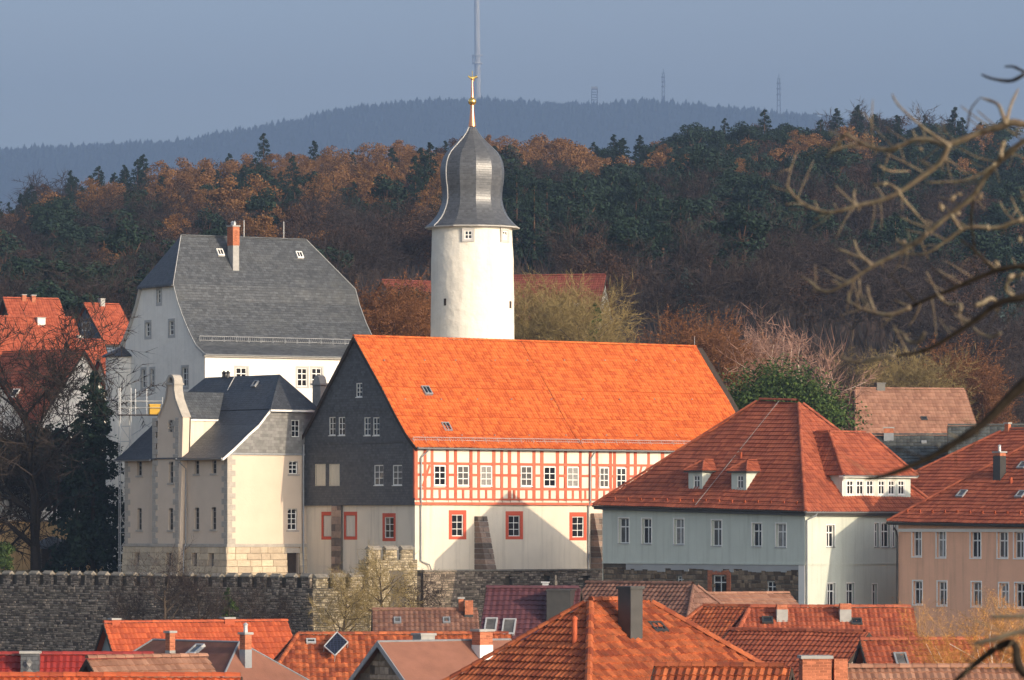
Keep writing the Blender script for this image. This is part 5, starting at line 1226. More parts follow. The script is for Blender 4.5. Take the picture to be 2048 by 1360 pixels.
# ================================================================== generic tiled house from its ridge
def house(name, label, pl, ur, Y, r, pitch, half, hipl=0.0, hipr=0.0, wm='wall_white', rm='red_tile', gm=None, zg=ZG, tile=None, over=.3, group=None, flat=False, cap=True, capm=None, pieces=None, hl2=None, cat='house'):
    X = (pl[0] - UC) / F * Y; zr = (VH - pl[1]) / F * Y; r = math.radians(r)
    fr = Fr(X, Y, zg, r); L = front(fr).px(ur, pl[1])[0]; h = zr - zg; ze = h - math.tan(math.radians(pitch)) * half
    t = thing(name, label, cat, fr.o, r, group)
    x0, x1 = (-hipl if hipl else -over), (L + hipr if hipr else L + over)
    E = [Vector((x0, -half, ze)), Vector((x1, -half, ze)), Vector((x1, half, ze)), Vector((x0, half, ze))]
    R0, R1 = Vector((0 if hipl else x0, 0, h)), Vector((L if hipr else x1, 0, h))
    T = dict(tw=.24, th=.34, lift=.045, amp=.032, sub=4)
    if tile: T.update(tile)
    m = MB(); i = .35
    if not flat:
        m.tiles([E[0], E[1], R1, R0], seed=int(abs(X * 7) + Y), **T)
        if hipr: m.tiles([E[1], E[2], R1], seed=5, **T)
        if hipl: m.tiles([E[3], E[0], R0], seed=6, **T)
    else:
        m.poly([E[0], E[1], R1, R0])
        if hipr: m.poly([E[1], E[2], R1])
        if hipl: m.poly([E[3], E[0], R0])
    m.poly([E[2], E[3], R0, R1])
    roof = m.build('roof', M[rm], t, kind=None if flat else 'stuff')
    if cap:
        m = MB(); m.caps(R0, R1, .12, .38, up=.04)
        if hipl: m.caps(E[0], R0, .11, .38, up=.04); m.caps(E[3], R0, .11, .38, up=.04)
        if hipr: m.caps(E[1], R1, .11, .38, up=.04); m.caps(E[2], R1, .11, .38, up=.04)
        m.build('ridge_tiles', M[capm or rm], roof, kind='stuff')
    else:
        m = MB(); m.tube([R0, R1], .05, 5)
        if hipl: m.tube([E[0], R0], .05, 5)
        if hipr: m.tube([E[1], R1], .05, 5); m.tube([E[2], R1], .05, 5)
        m.build('ridge_flashing', M['zinc'], roof)
    m = MB(); a0, a1 = x0 + i, x1 - i; b = half - i; zw = ze + i * math.tan(math.radians(pitch)) - .06
    for p, q in (((a0, -b), (a1, -b)), ((a1, -b), (a1, b)), ((a1, b), (a0, b)), ((a0, b), (a0, -b))): m.poly([(*p, 0), (*q, 0), (*q, zw), (*p, zw)])
    w = m.build('wall', M[wm], t)
    for hp, x in ((hipl, a0), (hipr, a1)):
        if not hp: m = MB(); m.poly([(x, -b, zw), (x, b, zw), (x, 0, h - .08)]); m.build('gable', M[gm or wm], t)
    for hp, x in ((hipl, x0), (hipr, x1)):
        if not hp:
            m = MB()
            for s_ in (-1, 1):
                p, q = Vector((x, s_ * half, ze)), Vector((x, 0, h))
                for dx in (-.025, .025): m.poly([p + Vector((dx, 0, .03)), q + Vector((dx, 0, .03)), q + Vector((dx, 0, -.2)), p + Vector((dx, 0, -.2))])
                m.poly([p + Vector((-.025, 0, .03)), q + Vector((-.025, 0, .03)), q + Vector((.025, 0, .03)), p + Vector((.025, 0, .03))])
            m.build('verge_board', M['dark_wood' if not flat else 'zinc'], roof)
    m = MB(); m.box((x0, -half + .02, ze - .18), (x1, -half + .05, ze - .02)); m.box((x0, half - .05, ze - .18), (x1, half - .02, ze - .02))
    if hipr: m.box((x1 - .05, -half, ze - .18), (x1 - .02, half, ze - .02))
    if hipl: m.box((x0 + .02, -half, ze - .18), (x0 + .05, half, ze - .02))
    m.build('fascia', M['dark_wood'], t)
    t_ = dict(fr=fr, root=t, roof=roof, F=(E[0], E[1], R1), HR=(E[1], E[2], R1), HL=(E[3], E[0], R0), B=(E[2], E[3], R0), E=E, R0=R0, R1=R1, L=L, h=h, ze=ze, up=(Vector((0, half, h - ze))), a0=a0, a1=a1, b=b, zw=zw, half=half)
    return t_
def sky(H, u, v, w, h, fm='zinc', bars=0, gm=None, plane='F'):
    p = H['fr'].hit3(u, v, *H[plane])
    if plane == 'F': return skylight(H['roof'], p, (1, 0, 0), H['up'], w, h, M[fm], bars, gm=gm)
def wins(H, pl, rects, cols=2, rows=(1,)):
    for q in rects:
        a0, a1, z0, z1 = pl.rect(*q); window(H['root'], pl, (a0, a1, z0, z1), cols, rows, M['white_paint'], M['glass'], d=-.05, fw=.1, bw=.06)

# right hand houses behind
H = house('brown_roofed_house', 'house with long faded brown tile roof behind the dark roof', (1711, 778), 1923, 385, 14, 46, 5.0, 1.6, 0, 'wall_grey', 'pink_tile', zg=-8, tile=dict(amp=.015, th=.4), capm='pink_tile')
chimney(H['roof'], H['fr'], 1751, 1772, 767, 780, H['F'], M['dark_metal'], cap=True)
sky(H, 1848, 838, .5, .4, 'dark_metal')
H = house('charcoal_roofed_house', 'low house with charcoal tile roof below the brown roofed house', (1752, 871), 1985, 335, -4, 34, 4.6, 0, 0, 'cream', 'charcoal_tile', zg=-10, tile=dict(th=.42, amp=.02, lift=.06))
chimney(H['roof'], H['fr'], 1767, 1788, 856, 880, H['F'], M['brick'], M['zinc'], 866)
sky(H, 1848, 886, .35, .25, 'galv')
H = house('charcoal_roofed_house', 'higher charcoal tile roof just left of the red chimneyed roof', (1904, 852), 2140, 330, -5, 34, 5.0, 0, 0, 'cream', 'charcoal_tile', zg=-10, tile=dict(th=.42, amp=.02, lift=.06))
H = house('red_roofed_house', 'red tiled hipped roof rising behind the peach house', (2011, 860), 2210, 300, -44, 36, 6.0, 7.0, 6.0, 'cream', 'red_tile')
chimney(H['roof'], H['fr'], 2007, 2020, 847, 864, H['F'], M['brick'])
# houses behind the tower
H = house('red_roofed_house', 'dull red roofed house with pale gable behind the tower right side', (905, 554), 1208, 480, -14, 46, 5.2, 0, 0, 'wall_grey', 'shaded_red_tile', zg=9)
wins(H, Pl(H['fr'], (0, -H['b'] - .02), (1, 0), (0, 1)), [(1143, 1152, 606, 618), (1155, 1164, 606, 618)])
H = house('pale_gabled_house', 'pale gabled cottage with red roof left of the tower', (768, 561), 905, 490, 36, 44, 4.6, 0, 0, 'wall_grey', 'shaded_red_tile', zg=10)
# left hand houses on the slope
H = house('red_roofed_house', 'topmost red roofed house with two small brick chimneys at the left', (12, 597), 113, 440, 24, 46, 5.0, 0, 0, 'dark_wood', 'slope_tile', zg=6, tile=dict(th=.4))
chimney(H['roof'], H['fr'], 43, 54, 590, 602, H['F'], M['brick']); chimney(H['roof'], H['fr'], 62, 73, 591, 604, H['F'], M['brick'])
H = house('red_roofed_house', 'broad bright red roof below the topmost house at the left', (-70, 633), 143, 415, 22, 46, 6.2, 0, 0, 'wall_grey', 'slope_tile', zg=5, tile=dict(th=.4))
chimney(H['roof'], H['fr'], 72, 93, 636, 649, H['F'], M['wall_white']); chimney(H['roof'], H['fr'], 154, 167, 672, 686, H['F'], M['wall_white'])
m = MB(); p = H['fr'].hit3(40, 630, *H['F']); 
H = house('slate_gabled_house', 'small house with blue slate gable and red roof beside the palace', (173, 608), 234, 450, 36, 45, 3.9, 0, 0, 'wall_blue', 'slope_tile', zg=8, gm='wall_blue', tile=dict(th=.4))
wins(H, Pl(H['fr'], (H['a0'] - .02, 0), (0, 1), (1, 0)), [(164.5, 181, 644, 662)], 2, (1,))
chimney(H['roof'], H['fr'], 198, 212, 598, 612, H['F'], M['cement'])
H = house('red_roofed_house', 'small red roof between the broad roof and the palace', (140, 680), 200, 410, 24, 45, 3.2, 0, 0, 'wall_white', 'slope_tile', zg=3, tile=dict(th=.4))
H = house('white_gabled_house', 'dark red roofed house with white right gable behind the bare tree', (12, 706), 164, 372, -38, 48, 6.4, 0, 0, 'wall_white', 'red_tile', zg=-1, tile=dict(th=.4))
q = Pl(H['fr'], (H['a1'] + .02, 0), (0, 1), (-1, 0)); wins(H, q, [(160, 167, 728, 745)], 1, (1, 1))
sky(H, 30, 788, .7, .9, 'white_paint')
H = house('red_roofed_house', 'little orange roof peeping out beside the palace corner', (203, 716), 235, 392, 26, 45, 3.0, 0, 0, 'cream', 'slope_tile', zg=-1, tile=dict(th=.4))
H = house('white_gabled_house', 'white house with orange verge cut by the left edge', (-42, 760), -5, 352, -38, 48, 5.0, 0, 0, 'wall_white', 'slope_tile', zg=-3, tile=dict(th=.4))
fw_ = Fr.pix(-60, 341, 1150, 4); pw_ = front(fw_); L_ = pw_.px(222, 1100)[0]; zt_ = pw_.px(100, 1043)[1]
t = thing('garden_wall', 'sunlit ochre garden wall glimpsed below the bare tree', 'wall', fw_.o, fw_.r)
m = MB(); m.box((0, 0, -.4), (L_, .4, zt_)); m.build('plaster_wall', M['ochre'], t)
m = MB(); m.box((-.05, -.08, zt_), (L_ + .05, .48, zt_ + .12)); m.build('coping', M['coping'], t)
for k in range(4): m = MB(); x_ = L_ * (k + .5) / 4; m.box((x_ - .3, -.15, -.4), (x_ + .3, .02, zt_ - .05)); m.build('pier', M['ochre'], t)
fh = Fr.pix(106, 331, 1148, 10)
t = thing('garden_hut', 'dark timber garden hut with domed roof under the bare tree', 'hut', fh.o, fh.r)
m = MB(); m.box((-.75, 0, -.3), (.75, 1.5, 1.8)); m.build('hut_wall', M['dark_wood'], t)
m = MB(); m.lathe([(1.25, 1.75), (1.2, 1.9), (.9, 2.25), (.4, 2.5), (.03, 2.6)], 12, cx=0, cy=.75); m.build('hut_roof', M['slate_dark'], t)

# ================================================================== roofs of the lower town
H = house('red_roofed_house', 'bright red roof with grey boarded gable close below the town wall', (216, 1247), 566, 245, 27, 50, 4.6, 0, 0, 'wall_grey', 'bright_tile', gm='board_grey', tile=dict(th=.36), over=.25)
chimney(H['roof'], H['fr'], 220, 243, 1239, 1250, H['F'], M['bright_tile']); chimney(H['roof'], H['fr'], 444, 473, 1237, 1248, H['F'], M['bright_tile'])
H = house('brown_felt_roofed_house', 'hipped brown felt roof with two brick chimneys before the red roof', (306, 1279.5), 478.5, 200, -47, 34, 5.2, 2.6, 3.6, 'wall_grey', 'felt', flat=True, cap=False)
chimney(H['roof'], H['fr'], 326, 347, 1265, 1317, H['F'], M['brick'], M['cement'], 1301); chimney(H['roof'], H['fr'], 474, 499, 1268, 1303, H['F'], M['brick'], M['zinc'], 1299, pots=1)
sky(H, 392, 1302, .55, .7, 'galv', gm=M['curtained'])
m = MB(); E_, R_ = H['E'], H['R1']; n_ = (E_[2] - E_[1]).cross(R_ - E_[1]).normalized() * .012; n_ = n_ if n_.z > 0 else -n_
m.poly([E_[1] + n_, E_[2] + n_, R_ + n_]); m.build('sunlit_hip_felt', M['felt_pink'], H['roof'])  # lighter felt over the sunlit hip: its light is put into the colour
H = house('crimson_roofed_house', 'dark crimson tiled roof at the lower left with a slate chimney', (-60, 1311), 300, 182, 2, 40, 4.2, 0, 0, 'wall_white', 'crimson_tile', tile=dict(th=.36))
chl = chimney(H['roof'], H['fr'], 41, 79, 1306, 1356, H['F'], M['slate_dark'], cap=True)
m = MB(); p = H['fr'].hit3(60, 1356, *H['F'])
for k in range(2):
    zz = p.z + .22 + k * .36; w_ = .30 - .06 * k; yy = p.y - .28
    m.poly([(p.x, yy, zz - .17), (p.x + w_ / 2, yy, zz), (p.x, yy, zz + .17), (p.x - w_ / 2, yy, zz)]); m.poly([(p.x, yy - .004, zz - .07), (p.x + w_ / 5, yy - .004, zz), (p.x, yy - .004, zz + .07), (p.x - w_ / 5, yy - .004, zz)])
m.build('slate_diamonds', M['slate_light'], chl)
H = house('pink_roofed_house', 'faded pink tile roof with dark open gable at the lower left', (183, 1319), 405, 168, 36, 42, 3.4, 0, 0, 'dark_wood', 'pink_tile', tile=dict(th=.3, tw=.2, amp=.02), over=.2)
H = house('solar_roofed_house', 'long red tiled roof carrying a tilted solar panel', (596, 1270), 1010, 225, 6, 36, 4.8, 2.6, 0, 'wall_grey', 'orange_tile', tile=dict(tw=.3, amp=.045))
sky(H, 622, 1285, .45, .35, 'galv')
ps = [H['fr'].hit3(u, v, *H['F']) for u, v in ((647, 1305), (673, 1276), (695.5, 1296.5), (669, 1324))]
off_ = Vector((0, -.3, .3)); cen = sum(ps, Vector()) / 4; ps = [p + off_ + (p - cen) * -.02 for p in ps]
m = MB(); m.poly(ps); m.poly([p + Vector((0, .04, -.03)) for p in ps]); tp = m.build('solar_panel', M['solar'], H['root']); tp['label'] = 'dark solar panel set on its corner'
m = MB()
for a, b in zip(ps, ps[1:] + ps[:1]): m.tube([a, b], .035, 5)
m.build('frame', M['galv'], tp)
for p in (ps[0], ps[2], ps[3]): MB().tube([p, p - off_ * 1.1], .02, 5).build('mount', M['galv'], tp)
H = house('stone_gabled_house', 'stone gabled house with faded brown felt roof in the lower middle', (768, 1283), 1008, 188, 33, 36, 4.3, 0, 0, 'rubble_brown', 'felt_pink', flat=True, cap=False, over=.3)
gp = Pl(H['fr'], (H['a0'] - .01, 0), (0, 1), (1, 0)); s = MB(); bb = H['b']; hz = H['h'] - .15; zz = H['zw']
stones(s, gp, -bb, bb, zz - 4, hz, .42, .26, 91, top=lambda a: lerp(hz, zz, abs(a) / bb)); s.build('stone', M['rubble'], H['root'], kind='stuff')
chimney(H['roof'], H['fr'], 949, 992, 1262, 1316, H['F'], M['brick'], M['wall_white'], 1290)
chimney(H['roof'], H['fr'], 831, 876, 1270, 1290, H['B'], M['cement'], cap=True)
H = house('brown_roofed_house', 'dark brown tile roof with two skylights below the retaining wall', (756, 1221), 945, 245, 3, 36, 3.9, 0, 0, 'wall_grey', 'brown_tile', tile=dict(tw=.26, amp=.035))
sky(H, 795, 1243, .38, .5, 'zinc', gm=M['curtained']); sky(H, 893, 1243, .38, .5, 'zinc', gm=M['curtained'])
chimney(H['roof'], H['fr'], 929, 947, 1201, 1236, H['F'], M['brick'], M['dark_metal'], 1229, cap=False); chimney(H['roof'], H['fr'], 917, 928, 1197, 1224, H['F'], M['brick'], cap=True)
H = house('purple_roofed_house', 'aubergine tile roof with two big skylights and dark clad chimney', (985, 1177), 1150, 236, -8, 43, 5.0, 0, 0, 'wall_grey', 'purple_tile', tile=dict(tw=.3, th=.33))
sky(H, 982, 1252, .6, .95, 'galv', gm=M['curtained']); sky(H, 1018, 1256, .65, 1.1, 'galv', gm=M['curtained'])
chimney(H['roof'], H['fr'], 1087, 1152, 1181, 1238, H['F'], M['dark_metal'], cap=True, ratio=2.6)
for u, v in ((1091, 1160), (1111, 1150)):
    p = H['fr'].hit(u, 1182, (0, .3, 0), (0, 1, 0)); m = MB(); hh_ = (1182 - v) / F * 236
    if u < 1100: m.box((p.x - .14, p.y - .14, p.z - .4), (p.x + .14, p.y + .14, p.z + hh_ - .15)); m.box((p.x - .2, p.y - .2, p.z + hh_ - .15), (p.x + .2, p.y + .2, p.z + hh_ - .08)); m.build('flue', M['galv'], H['roof'])
    else: m.lathe([(.1, p.z - .4), (.1, p.z + hh_ - .3), (.05, p.z + hh_ - .25), (.05, p.z + hh_)], 10, cx=p.x, cy=p.y); m.build('flue', M['brown_metal'], H['roof'])
H = house('brown_roofed_house', 'brown tile roof with jagged ridge in front of the grey house', (1181, 1167), 1388, 258, -40, 40, 5.2, 0, 3.0, 'wall_grey', 'brown_tile', tile=dict(tw=.3, amp=.045))
H = house('pink_roofed_house', 'low faded brown roof below the windows of the grey house', (1420, 1189), 1574, 262, 30, 34, 4.0, 0, 0, 'wall_grey', 'pink_tile', tile=dict(amp=.015), over=.2)

# big weathered roof in the foreground; the largest tiles are laid one by one
HB = house('orange_hipped_house', 'large weathered orange pantile hipped roof in the foreground with dark chimneys', (1181, 1204), 1292, 150, 40, 37, 5.6, 5.0, 5.0, 'wall_white', 'orange_tile', tile=dict(tw=.22, th=.33, amp=.05, lift=.05), cap=False)
for o in list(HB['roof'].children):
    if o.name.startswith('ridge_flashing'): bpy.data.objects.remove(o, do_unlink=True)
old = HB['roof']; old.name = 'outer_tiles'
m = MB(); kk = dict(tw=.22, th=.33, amp=.05, lift=.05); E, R0, R1 = HB['E'], HB['R0'], HB['R1']
IND = (11, 21)                                          # these courses of the left slope are single tiles
nr = int(math.ceil(((R0 - (E[3] + E[0]) / 2).length) / .33))
lo_, hi_ = nr - 13, nr - 1
m.tiles([E[0], E[1], R1, R0], seed=1, **kk); m.tiles([E[1], E[2], R1], seed=2, **kk); m.tiles([E[3], E[0], R0], seed=3, rows=(0, lo_), **kk); m.tiles([E[3], E[0], R0], seed=3, rows=(hi_, nr), **kk); m.poly([E[2], E[3], R0, R1])
roof = m.build('roof', M['orange_tile'], HB['root'], kind='stuff')
bpy.data.objects.remove(old, do_unlink=True); HB['roof'] = roof
tm = MB(); ns = 6
for i in range(ns + 1):
    x = -.11 + .22 * i / ns; w_ = .05 * (.5 - .5 * math.cos(2 * math.pi * i / ns))
    tm.v += [(x, 0, w_ - .01), (x, 0, w_ + .05), (x, .36, w_)]
for i in range(ns): a = i * 3; tm.f += [(a, a + 3, a + 4, a + 1), (a + 1, a + 4, a + 5, a + 2)]; tm.c += [.5, .5]
tmesh = tm.data('tile', M['orange_tile_single'])
e_ = (E[0] - E[3]).normalized(); base_c = E[3]; nrm = (E[0] - E[3]).cross(R0 - E[3]).normalized(); nrm = nrm if nrm.z > 0 else -nrm
u_ = nrm.cross(e_); u_ = u_ if u_.z > 0 else -u_
Wt = (E[0] - E[3]).length; Hs = (R0 - E[3]).dot(u_); xr_ = (R0 - E[3]).dot(e_); rnd = random.Random(6); cnt = 0
for j in range(hi_ - 1, lo_ - 1, -1):
    t0 = j * .33; l = xr_ * t0 / Hs; r = Wt - (Wt - xr_) * t0 / Hs
    k0, k1 = math.ceil((l + .02) / .22), math.floor((r - .02) / .22)
    for k in range(k0, k1):
        p = E[3] + e_ * (k * .22 + .11) + u_ * t0 + nrm * rnd.uniform(-.004, .006)
        if cnt < 300: inst('tile', tmesh, roof, tilted(p, e_, u_) @ Matrix.Rotation(rnd.uniform(-.02, .02), 4, 'Z')); cnt += 1
        else:
            if cnt == 300: rest = MB(); cnt += 1
            Mx = tilted(p, e_, u_); i0 = len(rest.v); rest.v += [tuple(Mx @ Vector(q)) for q in tm.v]; rest.f += [tuple(i0 + q for q in f) for f in tm.f]; cc = rnd.random(); rest.c += [cc] * len(tm.f)
if cnt > 300: rest.build('roof_tiles', M['orange_tile'], roof, kind='stuff')
m = MB(); m.poly([E[3] - nrm * .03, E[0] - nrm * .03, R0 - nrm * .03]); m.build('roof_underlay', M['dark_wood'], roof)
cm_ = MB(); cm_.caps((0, 0, 0), (.41, 0, 0), .12, .40, up=0); capme = cm_.data('ridge_tile', M['orange_tile_single'])
def cap_run(A, B):
    d = (B - A); n = int(d.length / .40); d.normalize(); sd = d.cross(Vector((0, 0, 1))).normalized(); up = sd.cross(d)
    for k in range(n):
        p = A + d * (k * .40) + up * .05; Mx = Matrix(((d.x, -sd.x, up.x, p.x), (d.y, -sd.y, up.y, p.y), (d.z, -sd.z, up.z, p.z), (0, 0, 0, 1)))
        inst('ridge_tile', capme, roof, Mx)
cap_run(E[3], R0); cap_run(E[0], R0); cap_run(E[1], R1); cap_run(R0, R1)
chimney(roof, HB['fr'], 1245, 1294, 1177, 1276, HB['F'], M['dark_metal'], cap=True, ratio=1.2)
p = HB['fr'].hit3(1149, 1290, *HB['HL']); m = MB(); m.lathe([(.085, p.z - .1), (.085, p.z + .78), (.1, p.z + .78), (.1, p.z + .84), (.03, p.z + .9)], 12, cx=p.x, cy=p.y); m.build('vent_pipe', M['bright_tile'], roof)
p = HB['fr'].hit3(1314, 1258, *HB['F']); skylight(roof, p, (1, 0, 0), HB['up'], .55, .5, M['dark_metal'], 0)
H = house('orange_roofed_wing', 'small orange tiled wing with white gable in the bottom foreground', (1326, 1334), 1566, 140, -14, 40, 2.6, 0, 0, 'wall_white', 'orange_tile', tile=dict(tw=.22, th=.33, amp=.05, lift=.05), over=.25, cat='roof wing')
# red roofs at the right
H = house('red_roofed_house', 'red tiled hipped roof left of two half rendered chimneys', (1407, 1214), 1545, 226, -30, 36, 4.6, 2.4, 2.0, 'wall_white', 'orange_tile', tile=dict(tw=.22))
MB().tube([H['fr'].hit3(1480, 1248, *H['F']), H['fr'].hit3(1480, 1248, *H['F']) + Vector((0, 0, .45))], .07, 8).build('vent_pipe', M['bright_tile'], H['roof'])
H = house('red_roofed_house', 'long red tiled roof with two half rendered chimneys at the lower right', (1500, 1216), 1813, 216, 2, 34, 4.6, 2.0, 0, 'cream', 'red_tile', tile=dict(tw=.22))
chimney(H['roof'], H['fr'], 1553, 1576, 1209, 1244, H['F'], M['brick'], M['cement'], 1219, cap=False); chimney(H['roof'], H['fr'], 1679, 1703, 1207, 1244, H['F'], M['brick'], M['cement'], 1219, cap=False)
sky(H, 1535, 1243, .5, .5, 'dark_metal'); sky(H, 1713, 1246, .5, .5, 'dark_metal')
H = house('red_roofed_house', 'nearer red tiled roof with pale right gable below the long roof', (1470, 1262), 1725, 196, -36, 36, 5.2, 0, 0, 'cream', 'red_tile', tile=dict(tw=.22))
H = house('red_roofed_house', 'dark red roof behind the yellow birch leaves', (1735, 1282), 2080, 185, 8, 36, 4.4, 0, 0, 'wall_white', 'red_tile', tile=dict(tw=.22))
sky(H, 1802, 1322, .5, .8, 'zinc', gm=M['curtained'])
H = house('pink_roofed_house', 'faded pink brown roof along the bottom right edge', (1640, 1338), 2090, 142, 4, 34, 3.6, 0, 0, 'wall_white', 'pink_tile', tile=dict(tw=.22))
chimney(H['roof'], H['fr'], 1602, 1664, 1316, 1370, H['F'], M['brick'], cap=True); chimney(H['roof'], H['fr'], 1667, 1696, 1318, 1372, H['F'], M['brick'], cap=False)
H = house('bright_red_roofed_house', 'bright orange red ridge along the bottom left edge', (-40, 1355), 462, 135, -2, 38, 3.0, 0, 0, 'wall_white', 'bright_tile', tile=dict(tw=.22))

# ------------------------------------------------------------------ vegetation
def rv(rnd):
    while True:
        v = Vector((rnd.uniform(-1, 1), rnd.uniform(-1, 1), rnd.uniform(-1, 1)))
        if .05 < v.length < 1: return v.normalized()
def leaf(m, p, s, rnd, n=None, asp=.6):
    a = rv(rnd); b = rv(rnd)
    if n is not None: a = (a + n).normalized()
    x = a.cross(b).normalized() * s; y = a.cross(x).normalized() * s * asp
    m.poly([p - x, p - y, p + x, p + y], rnd.random())
def gen_bare(seed, h=12.0, spread=.9, tw=.05, lv=3, dens=1.0, trunkf=.3, up=.10, leafs=0, lsize=.1, tl=1):
    rnd = random.Random(seed); T, C = MB(), MB()
    def grow(p, d, L, r, lev):
        ns = 5 if lev == 0 else 3; pts = [p]; rs = [r]; kids = []
        for i in range(ns):
            d = (d + rv(rnd) * (.10 if lev == 0 else .22) + Vector((0, 0, up))).normalized(); p = p + d * (L / ns); r = r * (.82 if lev == 0 else .76)
            pts.append(p); rs.append(r)
            if lev > 0 or (i + 1) / ns > trunkf: kids.append((p, d, r))
        (T if lev <= tl else C).tube(pts, rs, 6 if lev == 0 else (4 if lev == 1 else 3), cap=False, c=rnd.random())
        if lev < lv:
            for (q, dd, rr) in kids:
                for _ in range((3 if lev == 0 else 2) if rnd.random() < dens else 1):
                    s = rv(rnd); s = (s - dd * s.dot(dd)).normalized(); nd = (dd * rnd.uniform(.35, .75) + s * spread * rnd.uniform(.6, 1.1)).normalized()
                    grow(q, nd, L * (rnd.uniform(.42, .62) if lev == 0 else rnd.uniform(.5, .72)), max(rr * .62, tw * .5), lev + 1)
        else:
            for (q, dd, rr) in kids:
                for _ in range(2):
                    s = rv(rnd); nd = (dd + s * .8).normalized(); e = q + nd * L * rnd.uniform(.5, .9); x = nd.cross(rv(rnd)).normalized() * tw * .5
                    C.poly([q - x, q + x, e], rnd.random())
                    for _ in range(leafs): leaf(C, q.lerp(e, rnd.random()) + rv(rnd) * .1, lsize * rnd.uniform(.6, 1.2), rnd)
    grow(Vector((0, 0, -.4)), Vector((0, 0, 1)), h * .62, h * .022, 0)
    return T, C
def gen_cone(seed, h=14.0, R=2.6, n=1500, s=.42, base=.15, power=.85, droop=.25, clump=.35, trunk_r=.18):
    rnd = random.Random(seed); T, C = MB(), MB()
    T.tube([(0, 0, -.5), (0, 0, h * .5), (0, 0, h * .97)], [trunk_r, trunk_r * .6, .03], 6)
    nb = int(h * 5.5)
    brs = []
    for k in range(nb):
        t = base + (1 - base) * (k + rnd.random()) / nb; brs.append((t, rnd.uniform(0, 6.283), rnd.uniform(.7, 1.08)))
    for k in range(n):
        t, a, q = rnd.choice(brs) if rnd.random() < .93 else (rnd.uniform(base, 1), rnd.uniform(0, 6.28), 1)
        r = R * (1 - t) ** power * q + .12; f = rnd.random() ** .55; rr = r * f
        p = Vector((rr * math.cos(a), rr * math.sin(a), h * t - droop * rr)) + rv(rnd) * clump * (.4 + .6 * (1 - t))
        leaf(C, p, s * rnd.uniform(.55, 1.15) * (.6 + .4 * (1 - t)), rnd, Vector((0, 0, .6)))
    for t, a, q in brs[::3]:
        r = R * (1 - t) ** power * q * .9; C.poly([Vector((0, 0, h * t + .05)), Vector((0, 0, h * t - .05)), Vector((r * math.cos(a), r * math.sin(a), h * t - droop * r))], .1)
    return T, C
def gen_round(seed, h=12.0, R=3.0, n=1700, s=.40, zc=.66, zr=.36, lobes=14, trunk=True, up=.5):
    rnd = random.Random(seed); T, C = MB(), MB()
    L = []
    for k in range(lobes):
        v = rv(rnd); f = rnd.uniform(.35, .85); L.append((Vector((v.x * R * f, v.y * R * f, h * zc + v.z * h * zr * f)), rnd.uniform(.28, .48) * R))
    for c, r in L:
        mid = Vector((c.x * .35, c.y * .35, lerp(h * .35, c.z, .6)))
        T.tube([(0, 0, h * .3), mid, c], [h * .011, h * .007, h * .003], 4, cap=False)
    T.tube([(0, 0, -.5), (rnd.uniform(-.15, .15), rnd.uniform(-.15, .15), h * .35), (0, 0, h * zc)], [h * .018, h * .014, h * .007], 6)
    for k in range(n):
        c, r = rnd.choice(L); v = rv(rnd); f = rnd.random() ** .4
        p = c + Vector((v.x * r * f, v.y * r * f, v.z * r * .8 * f)); leaf(C, p, s * rnd.uniform(.5, 1.2), rnd, v + Vector((0, 0, up)))
    return T, C
LIB = {}
def lib(kind, gens, bm, cm): LIB[kind] = [(t.data('trunk', M[bm]), c.data('crown', M[cm])) for t, c in gens]
lib('larch', [gen_cone(100 + k, 10.2 + .6 * k, 3.7 + .4 * (k % 3), 4400, .22, .10, .40, .10, .75) for k in range(3)] + [gen_round(110 + k, 10 + .5 * k, 3.3, 4200, .21, .54, .46, 24, up=.3) for k in range(4)], 'bark_pine', 'larch')
lib('spruce', [gen_cone(120 + k, 10.6 + k * .7, 2.7 + .3 * (k % 2), 3200, .26, .06, .66, .35, .42) for k in range(4)], 'bark_pine', 'spruce')
lib('pine', [gen_round(140 + k, 10.4 + .7 * k, 3.2, 3400, .24, .62, .38, 18) for k in range(4)], 'bark_pine', 'pine')
lib('beech', [gen_round(160 + k, 9.6 + .6 * k, 3.6, 3600, .16, .58, .42, 26) for k in range(4)], 'bark', 'beech')
lib('bare', [gen_bare(180 + k, 10 + .6 * k, 1.1, .075, 3, 1.0, .22) for k in range(5)], 'bark', 'twig')
lib('blue_spruce', [gen_cone(200 + k, 8, 2.2, 1600, .34, .04, .9, .3, .2) for k in range(2)], 'bark_pine', 'spruce_blue')
for k, v in LIB.items(): print('LIB', k, [len(c.polygons) + len(t.polygons) for t, c in v])
def put(kind, name, label, cat, loc, sc, rz, group=None, var=0, tilt=0.0):
    T, C = LIB[kind][var % len(LIB[kind])]
    o = thing(name, label, cat, loc, rz, group); o.scale = sc if isinstance(sc, tuple) else (sc, sc, sc); o.rotation_euler = (tilt, 0, rz)
    inst('trunk', T, o); inst('crown', C, o); return o
